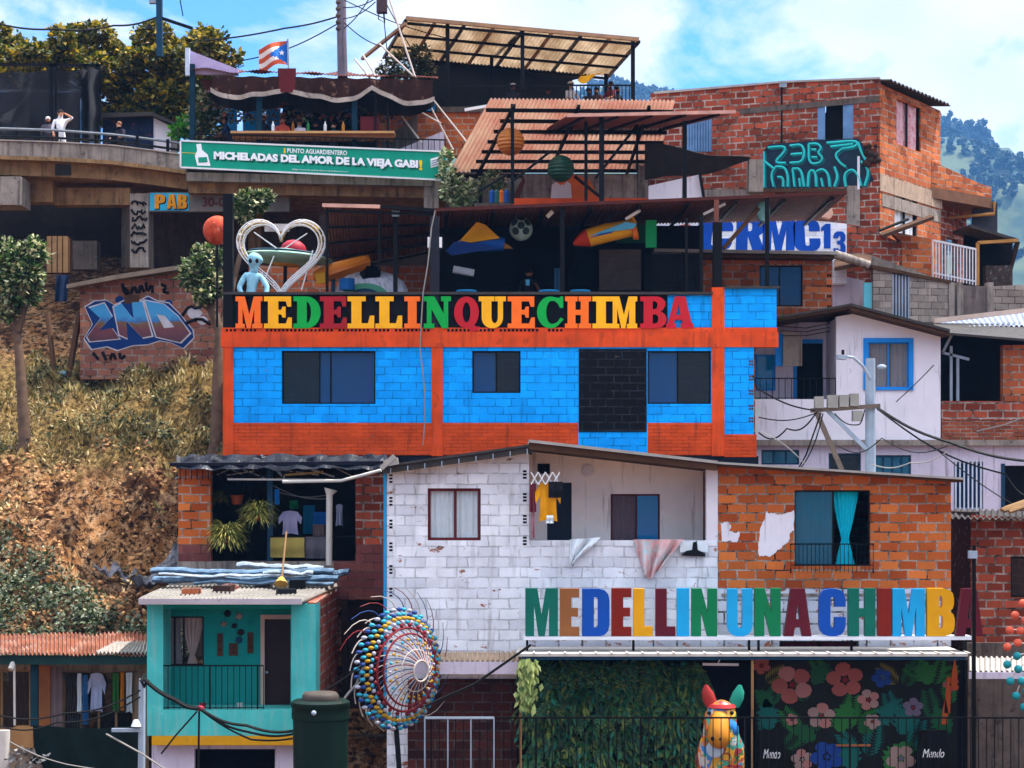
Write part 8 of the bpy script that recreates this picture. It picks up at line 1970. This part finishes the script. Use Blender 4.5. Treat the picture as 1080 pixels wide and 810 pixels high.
bush('dark_plant', 'dark leafy plant behind the first post of the bar', P(212, 160, 61.5), [(P(212, 118, 61.8), (.5, .4, .9), 1), (P(225, 130, 61.8), (.45, .4, .5), .7)], TREE_L, 330, .2, .08)

# ------------------------------------------------------------------ people
SK = [mat('skin light', '#b98468', var=.1, bump=.05), mat('skin brown', '#7a4a34', var=.1, bump=.05)]
def person(lab, foot, h, face, top, legs, pose, skin=1, hair='#15100d', hat=None):
    """standing, leaning or seated adult; face = heading of the chest (0 looks at the camera)"""
    s = h / 1.72; L = V(foot); q = Matrix.Rotation(face, 3, 'Z')
    def W(x, y, z): return L + q @ V((x * s, y * s, z * s))
    t = thing('person', lab, 'person', L)
    sit = pose == 'sit'; zo = -.40 if sit else 0
    ly = -.16 if pose in ('lean', 'sit') else 0.
    J = {'pel': (W(0, 0, .95 + zo), .145 * s), 'wst': (W(0, ly * .3, 1.10 + zo), .13 * s), 'ch': (W(0, ly * .8, 1.32 + zo), .155 * s), 'nk': (W(0, ly * 1.1, 1.48 + zo), .058 * s), 'jaw': (W(0, ly * 1.3 - .03, 1.56 + zo), .078 * s), 'hd': (W(0, ly * 1.35, 1.64 + zo), .095 * s), 'cr': (W(0, ly * 1.35 + .01, 1.70 + zo), .07 * s)}
    Ed = [('pel', 'wst'), ('wst', 'ch'), ('ch', 'nk'), ('nk', 'jaw'), ('jaw', 'hd'), ('hd', 'cr')]; mo = {('nk', 'jaw'): 0, ('jaw', 'hd'): 0, ('hd', 'cr'): 0, ('pel', 'wst'): 2, ('wst', 'ch'): 1, ('ch', 'nk'): 1}
    for sd, n_ in ((-1, 'l'), (1, 'r')):
        kn = W(.1 * sd, -.42, .97 + zo) if sit else W(.1 * sd, -.02, .50); ft = W(.1 * sd, -.42, .5 + zo) if sit else W(.1 * sd, 0, .09); toe = ft + q @ V((0, -.16 * s, -.04 * s))
        hip = W(.09 * sd, 0, .88 + zo)
        J['hip' + n_] = (hip, .098 * s); J['kn' + n_] = (kn, .066 * s); J['ft' + n_] = (ft, .048 * s); J['to' + n_] = (toe, .038 * s)
        sh_ = W(.185 * sd, ly * .85, 1.41 + zo); el_ = W(.26 * sd, ly - .03, 1.14 + zo); ha = W(.24 * sd, ly - .16, .92 + zo)
        if pose == 'brow' and sd == 1: el_ = W(.36, -.22, 1.47); ha = W(.10, -.17, 1.62)
        elif pose in ('lean', 'sit', 'rail'): el_ = W(.26 * sd, ly - .12, 1.16 + zo); ha = W(.14 * sd, ly - .36, 1.10 + zo)
        elif pose == 'cup' and sd == 1: el_ = W(.27, -.06, 1.16 + zo); ha = W(.15, -.28, 1.30 + zo)
        J['sh' + n_] = (sh_, .068 * s); J['el' + n_] = (el_, .046 * s); J['wr' + n_] = (el_.lerp(ha, .82), .032 * s); J['ha' + n_] = (ha, .036 * s)
        Ed += [('pel', 'hip' + n_), ('hip' + n_, 'kn' + n_), ('kn' + n_, 'ft' + n_), ('ft' + n_, 'to' + n_), ('ch', 'sh' + n_), ('sh' + n_, 'el' + n_), ('el' + n_, 'wr' + n_), ('wr' + n_, 'ha' + n_)]
        mo.update({('pel', 'hip' + n_): 2, ('hip' + n_, 'kn' + n_): 2, ('kn' + n_, 'ft' + n_): 2, ('ft' + n_, 'to' + n_): 3, ('ch', 'sh' + n_): 1, ('sh' + n_, 'el' + n_): 1, ('el' + n_, 'wr' + n_): 0, ('wr' + n_, 'ha' + n_): 0})
    g = G()
    for n_, sd in (('l', -1), ('r', 1)):
        h0 = J['ha' + n_][0]; d = (h0 - J['el' + n_][0]).normalized(); sdv = d.cross(V((0, 0, 1))); sdv = sdv.normalized() if sdv.length > .1 else q @ V((1, 0, 0)); dn = d.cross(sdv)
        for k, ln in enumerate((.062, .074, .070, .055)):
            o = sdv * (k - 1.5) * .018 * s; g.tube([h0 + o * .8, h0 + d * ln * .6 * s + o, h0 + d * ln * s * .95 + o + dn * .018 * s], [.010 * s, .009 * s, .006 * s], 5)
        g.tube([h0 - d * .02 * s - sdv * .03 * s, h0 + d * .015 * s - sdv * .05 * s, h0 + d * .04 * s - sdv * .052 * s], [.011 * s, .010 * s, .007 * s], 5)
    hc = J['hd'][0]; fwd = q @ V((0, -1, 0)); sv = q @ V((1, 0, 0))
    g.tube([hc + fwd * .085 * s + V((0, 0, .02 * s)), hc + fwd * .118 * s + V((0, 0, -.025 * s)), hc + fwd * .09 * s + V((0, 0, -.035 * s))], [.008 * s, .016 * s, .012 * s], 6)
    for sd in (-1, 1): g.ball(hc + sv * sd * .095 * s, .026 * s, 6, 5, (.4, .8, 1.2))
    col = lambda c_: mat('cloth ' + c_, c_, var=.12, bump=.08, rough=.9)
    blob('body', [SK[0] if skin == 0 else SK[1], col(top), col(legs), col('#26201d')], J, Ed, t, mo, 1, [(g, 0)])
    g = G()
    for sd in (-1, 1): g.ball(hc + fwd * .084 * s + sv * sd * .034 * s + V((0, 0, .008 * s)), .012 * s, 6, 4)
    g.build('eyes', solid('eye black', '#141014'), t)
    g = G(); g.ball(hc + V((0, 0, .035 * s)) - fwd * .016 * s, .102 * s, 12, 7, (.98, 1.05, .92)); g.build('hair', col(hair), t, smooth=True)
    if hat:
        g = G().lathe(hc + V((0, 0, .065 * s)), [(.112 * s, 0), (.11 * s, .05 * s), (.07 * s, .085 * s), (.01, .095 * s)], 14); g.ball(hc + V((0, 0, .07 * s)) + fwd * .11 * s, .085 * s, 10, 5, (1, 1, .14)); g.build('cap', col(hat), t, smooth=True)
    return t
def stand(px, pyhead, Yq, h, **k):      # placed by the crown of the head
    p = P(px, pyhead, Yq); p.z -= h * (1 if k.get('pose') != 'sit' else .77); return p
PP = [
    (64, 117, 61.0, 1.72, 'man in white with a hand raised to his brow at the viaduct rail', 0.3, '#d8d6da', '#cfcfd4', 'brow', 0, '#2a1f1a', None),
    (50.5, 124, 62.0, 1.5, 'person with grey hair half hidden behind the man in white', .2, '#4a4650', '#2a2a34', 'stand', 1, '#b9b4b4', None),
    (130, 130, 61.6, 1.5, 'bald seated man in dark clothes leaning towards the viaduct rail', -.6, '#2a2632', '#23232b', 'sit', 0, '#7a5540', None),
    (244, 124, 61.2, 1.7, 'person in navy bending over the near end of the bar counter', -1.4, '#16223f', '#1b2030', 'lean', 1, '#15100d', None),
    (277, 122, 60.9, 1.7, 'person in a white cap and dark top at the bar', .6, '#22252e', '#23232b', 'rail', 1, '#15100d', '#d0ccd0'),
    (298, 124, 61.1, 1.65, 'person in a coral red top sitting at the bar', .2, '#d05a44', '#2a2a34', 'rail', 0, '#5a2f1a', None),
    (316, 127, 60.8, 1.6, 'person with long dark hair in grey at the middle of the bar', -.3, '#c4bcc4', '#2a2a34', 'rail', 1, '#15100d', None),
    (333, 129, 61.0, 1.6, 'person in black further along the bar counter', .5, '#1c1c22', '#23232b', 'rail', 1, '#15100d', None),
    (352, 130, 60.9, 1.55, 'person in dull teal at the far end of the counter', -.5, '#27525a', '#2a2a34', 'rail', 0, '#20140f', None),
    (602, 88, 64.6, 1.66, 'person in white with a pale hat on the top balcony', .5, '#cfc8c4', '#3a3a44', 'rail', 0, '#3a241a', '#cbb9a0'),
    (578, 94, 65.4, 1.6, 'person in dark clothes in the shade of the top balcony', 0, '#22222a', '#23232b', 'stand', 1, '#15100d', None),
    (621, 94, 64.4, 1.6, 'person in a black top seated at the top balcony rail', .3, '#2a2a34', '#23232b', 'rail', 1, '#20140f', None),
    (629, 93, 65.0, 1.6, 'person in brown next to the yellow hanging on the balcony', -.4, '#6a4a3a', '#2a2a34', 'rail', 0, '#2a1a12', None),
    (644, 87, 64.2, 1.7, 'person in maroon and white at the end of the top balcony', -.9, '#7a2a34', '#c9c4c8', 'rail', 0, '#2a1a12', None),
    (651, 92, 64.8, 1.6, 'person in black beside the maroon top at the balcony end', .9, '#1c1c22', '#1c1c22', 'rail', 1, '#15100d', None),
    (541, 90, 65.6, 1.62, 'person in a white cap sitting inside the top balcony', .2, '#3a3a44', '#2a2a34', 'rail', 1, '#15100d', '#dcd9d9'),
    (558, 285, 50.6, 1.66, 'person in black holding a blue cup under the terrace roof', .1, '#17171c', '#1c1c22', 'cup', 1, '#15100d', None),
]
for px, py, Yq, h, lab, fc, tp_, lg, po, sk, hr, ht in PP:
    person(lab, stand(px, py, Yq, h, pose=po), h, fc, tp_, lg, po, sk, hr, ht)
for i, (px, c_, lb) in enumerate(((309, '#7a4a1a', 'brown bottle on the bar counter before the coral top'), (325, '#2a6a3a', 'green bottle on the bar counter beside the grey top'), (343, '#c9c9cc', 'white bottle on the bar counter between black and teal clothes'), (362, '#a86a1a', 'amber bottle alone at the far end of the bar counter'), (288, '#d0d4d8', 'clear bottle on the bar counter beside the white cap'))):
    tag(G().lathe(P(px, 138, 60.0), [(.05, 0), (.05, .18), (.02, .24), (.02, .30)], 10).build('bottle', solid('bar bottle ' + c_, c_, .3)), lb, 'bottle', 'bottles on the bar counter')
tag(G().lathe(P(556.5, 301, 50.25), [(.045, 0), (.06, .14), (.062, .15)], 12).build('cup', SL), 'pale blue cup held by the person on the terrace', 'cup')
def yb(u, v): p = P(609 + 24 * u + 4 * v, 80 + 9 * (1 - v) * (.5 + .5 * math.sin(u * 5)) - 3 * u, 62.6); return (p.x, p.y + .06 * math.sin(u * 11), p.z)
tag(G().sheet(yb, 14, 6).build('yellow_pennant', mat('yellow nylon', '#d9a015', var=.25, dirt=.25, dcol='#8a2a1a'), smooth=True), 'yellow and red pennant hanging at the top balcony', 'pennant')

# ------------------------------------------------------------------ poles, lamps, cables
up = thing('utility_pole', 'tall concrete utility pole carrying cables behind the bar', 'utility pole', P(361, 80, 63))
G().tube([P(361.5, 90, 63), P(360.5, 40, 63), P(360, -20, 63)], [.17, .16, .15], 12).build('pole', mat('pole concrete', '#6a6470', var=.25, streak=.3), up, smooth=True)
for k in range(5): G().lathe(P(357, 4 + k * 7, 62.9), [(.08, 0), (.1, .05), (.07, .12)], 10).build('insulator', CONC_D, up)
tf = thing('cable_box', 'dark cable splice box hanging on the wires beside the utility pole', 'cable box', P(402, 14, 62.5)); G().pb(397, -6, 408, 12.5, 62.5, .3).build('box', mat('box maroon grey', '#4a3c44'), tf); G().tube([P(400, 12, 62.6), P(399, 20, 62.6), P(406, 24, 62.6), P(405, 12, 62.6)], .02, 5).build('loop', CABLE, tf)
lp2 = thing('lamp_post', 'dark lamp post with a slanting arm above the flowering tree', 'lamp post', P(168, 80, 66)); G().bar(P(168.5, 60, 66), P(168, -20, 66), .2).build('pole', BLUE_D, lp2); G().bar(P(167, 18, 66), P(203, 30, 66), .1).build('arm', BLACK, lp2); G().lathe(P(157.5, 31, 66), [(.14, 0), (.1, .12), (.03, .2)], 12).build('lamp', BLACK, lp2); G().bar(P(159, 25, 66), P(166, 19, 66), .03).build('hook', BLACK, lp2); G().pb(157, -8, 165, 3, 66, .2).build('box', STEEL, lp2)
def cable(lab, pts, r=.02, m_=None, sag=0., nm='power_cable', cat='cable'):
    out = []
    for (a, b_) in zip(pts, pts[1:]):
        for k in range(9 if b_ is not pts[-1] else 10):
            t_ = k / 9; p = a.lerp(b_, t_); p.z -= sag * math.sin(t_ * math.pi); out.append(p)
    return tag(G().tube(out, r, 5).build(nm, m_ or CABLE), lab, cat)
cable('thick string-light cable dipping over the flowering tree', [P(-10, 23, 66), P(60, 31, 66), P(120, 27, 66), P(166, 18, 66)], .035, sag=.1)
cable('cable from the left sky to the utility pole, lowest of the pair', [P(214, 43, 63.5), P(300, 30, 63.2), P(358, 17, 63)], .03, sag=.05)
cable('cable slanting from flag height up to the utility pole', [P(255, 64, 63.4), P(358, 24, 63)], .022, sag=.2)
cable('thin cable hanging above the lamp post', [P(189, -5, 64), P(193, 17, 64)], .02)
for i, (a, b_, lb) in enumerate((((362, 8), (400, -4), 'short wire from the pole top to the splice box'), ((362, 20), (396, 2), 'second wire from the pole to the splice box'), ((363, 0), (470, 40), 'wire running down from the pole to the pale roof'), ((363, 30), (392, -6), 'wire crossing steeply beside the pole'), ((404, 10), (412, 86), 'long wire dropping from the splice box to the canopy'), ((408, 5), (470, 108), 'long wire dropping from the splice box to the balcony rail'), ((363, 24), (405, 50), 'wire sagging from the pole to the roof corner'))):
    cable(lb, [P(*a, 62.8 - .05 * i), P(*b_, 62.3 - .05 * i)], .018, sag=.12)
# street pole in front of the white terrace house
sp_ = thing('street_pole', 'blue grey street pole with lamp, crossarm and meter boxes', 'utility pole', P(918, 500, 45.5))
Yk = 45.5
G().tube([P(918, 505, Yk), P(918, 420, Yk), P(918, 378, Yk)], [.13, .125, .115], 14).build('pole', STEEL, sp_, smooth=True)
G().tube([P(918, 400, Yk - .1), P(910, 386, Yk - .3), P(900, 377, Yk - .5), P(893, 376, Yk - .6)], .035, 8).build('lamp_arm', STEEL, sp_)
lm_ = G().prism([P(884, 374, Yk - .8), P(894, 375, Yk - .8), P(893, 379, Yk - .8), P(884, 378, Yk - .8)], (0, .35, 0)).build('lamp_head', STEEL, sp_); G().bar(P(889, 374, Yk - .6), P(889, 369, Yk - .6), .06).build('sensor', BLACK, lm_)
G().ball(P(930, 387, Yk - .2), .09, 10, 6, (1.3, .8, .7)).build('siren', STEEL, sp_)
G().bar(P(855, 433, Yk - .15), P(928, 428, Yk - .15), .13, .1).build('crossarm', mat('old crossarm', '#6a5c52', var=.3), sp_)
for (a, b_, c_, d_) in ((860, 418, 869, 430.5), (873.5, 416.5, 884, 430), (885.5, 416.5, 895, 429), (897, 415, 906, 428), (900, 433, 910, 444)): G().pb(a, b_, c_, d_, Yk - .3, .24).build('meter_box', mat('meter box grey', '#8a8680', var=.2, dirt=.15), sp_)
G().bar(P(860, 432, Yk - .2), P(888, 496, Yk - .2), .11).build('brace', mat('old crossarm', '#6a5c52'), sp_); G().bar(P(873, 433, Yk - .1), P(914, 474, Yk - .1), .09).build('brace', STEEL, sp_); G().bar(P(923, 400, Yk), P(922, 500, Yk), .03).build('conduit', CABLE, sp_)
wires = (([(925, 430), (1000, 466), (1095, 487)], 'heavy cable from the crossarm across to the right edge', .035, .1), ([(925, 431), (1060, 500), (1095, 520)], 'cable sagging lower from the crossarm to the right edge', .022, .25), ([(860, 433), (800, 410), (795, 396)], 'cable from the crossarm up to the blue house corner', .02, .1), ([(862, 434), (830, 452), (800, 456)], 'slack cable from the crossarm to the balcony parapet', .02, .2), ([(860, 436), (800, 440)], 'nearly level wire between crossarm and blue house', .015, .12), ([(866, 435), (850, 480), (842, 494)], 'wire dropping from the crossarm to the roof, left of the brace', .02, .0), ([(868, 436), (858, 470), (844, 494)], 'second wire dropping beside the crossarm brace', .016, .05), ([(802, 455), (850, 490)], 'pale wire from the parapet down to the brick roof', .014, -.1), ([(920, 490), (960, 488), (1000, 476)], 'pale wire low along the lavender wall', .014, .1), ([(985, 385), (945, 424)], 'thin wire slanting over the white wall', .012, .02), ([(884, 470), (930, 462), (1000, 470)], 'thin slack wire under the white house slab', .014, .25), ([(880, 436), (905, 448), (912, 432)], 'loop of wire under the meter boxes', .016, .1), ([(990, 476), (1092, 545)], 'thin wire falling towards the barred window', .014, .1))
for i, (pp, lb, r_, sg_) in enumerate(wires): cable(lb, [P(a, b_, 45.2 - .03 * i) for a, b_ in pp], r_, CABLE_W if lb.startswith('pale') else None, sg_)
# lower left pole and its cables
ll = thing('street_pole', 'slim grey pole with a small white lamp before the rusty house', 'utility pole', P(150, 830, 37.2))
G().tube([P(149, 840, 37.2), P(150, 716, 37.2)], [.075, .065], 10).build('pole', STEEL, ll, smooth=True); G().lathe(P(143.5, 766, 37.1), [(.1, 0), (.06, .1), (.04, .13)], 12).build('lamp', WHITEP, ll); G().tube([P(153, 712, 37.1), P(149, 718, 37.0), P(152, 724, 37.1), P(156, 717, 37.1)], .04, 6).build('cable_coil', CABLE, ll)
G().bar(P(118, 770, 37.15), P(150, 770, 37.15), .07).build('arm', STEEL, ll)
kn = thing('cable_knot', 'red taped cable splice hanging before the turquoise balcony', 'cable splice', P(211, 750, 37)); G().ball(P(211, 747, 37), .07, 10, 6, (1.3, .8, .8)).build('tape', solid('splice red', '#8a2434'), kn)
for i, (pp, lb, r_, sg_) in enumerate((([(152, 716), (185, 738), (210, 747)], 'thick cable from the slim pole to the red splice', .045, .05), ([(212, 748), (260, 765), (315, 770)], 'cable from the red splice to the water tank, uppermost', .03, .08), ([(212, 748), (262, 772), (318, 772)], 'cable from the red splice to the tank, middle one', .024, .08), ([(212, 749), (265, 780), (322, 776)], 'cable from the red splice to the tank, lowest one', .02, .05), ([(208, 750), (185, 776), (170, 795)], 'thin cable looping down from the red splice', .018, .0), ([(210, 750), (209, 820)], 'cable hanging straight down from the red splice', .022, .0), ([(-10, 752), (70, 752), (148, 728)], 'cable across the rusty house to the slim pole', .018, .12), ([(-10, 762), (60, 762), (148, 735)], 'lower dark cable across the rusty house front', .016, .15), ([(112, 774), (150, 795), (190, 822)], 'pale hose running from the pole arm to the corner', .02, .0), ([(10, 782), (70, 806), (150, 812)], 'pale rope sagging under the green shade cloth', .012, .05), ([(354, 752), (376, 722), (385, 702)], 'pale strap from the tank up to the bead wheel', .025, -.05), ([(560, 680), (500, 722), (448, 745)], 'black slanting cable from sign shelf to bead wheel', .028, .0), ([(330, 735), (380, 703)], 'thin wire from the side wall to the bead wheel', .016, .03))):
    cable(lb, [P(a, b_, 36.9 if pp[0][0] < 340 else 37.6) for a, b_ in pp], r_, CABLE_W if lb.startswith('pale') else None, sg_)

# ------------------------------------------------------------------ families of like things
GR = {'brick': 'loose blocks weighing down the zinc roof', 'tarpaulin': 'rolled tarpaulins on the turquoise house roof', 'laundry': 'washing hung out to dry', 'person': 'people at the terrace bars', 'cable': 'cables strung between poles and houses', 'table': 'small round terrace tables',
      'pole': 'slanting stay poles by the utility pole', 'bottle': 'bottles on the orange parapet', 'lantern': 'paper lanterns under the pink pergola', 'clothes line': 'clothes lines', 'menu board': 'handwritten menu boards', 'tree': 'trees of the hillside', 'utility pole': 'utility poles of the street', 'plant': 'potted and hanging plants', 'flower pot': 'flower pots', 'awning': 'corrugated awnings', 'prop': 'toy spacecraft on the roof terrace', 'house': 'houses stacked up the hillside'}
by = {}
for o in C.objects:
    if o.parent is None and o.get('category') in GR: by.setdefault(o['category'], []).append(o)
for k, v in by.items():
    if len(v) > 1:
        for o in v:
            if not o.get('group'): o['group'] = GR[k]
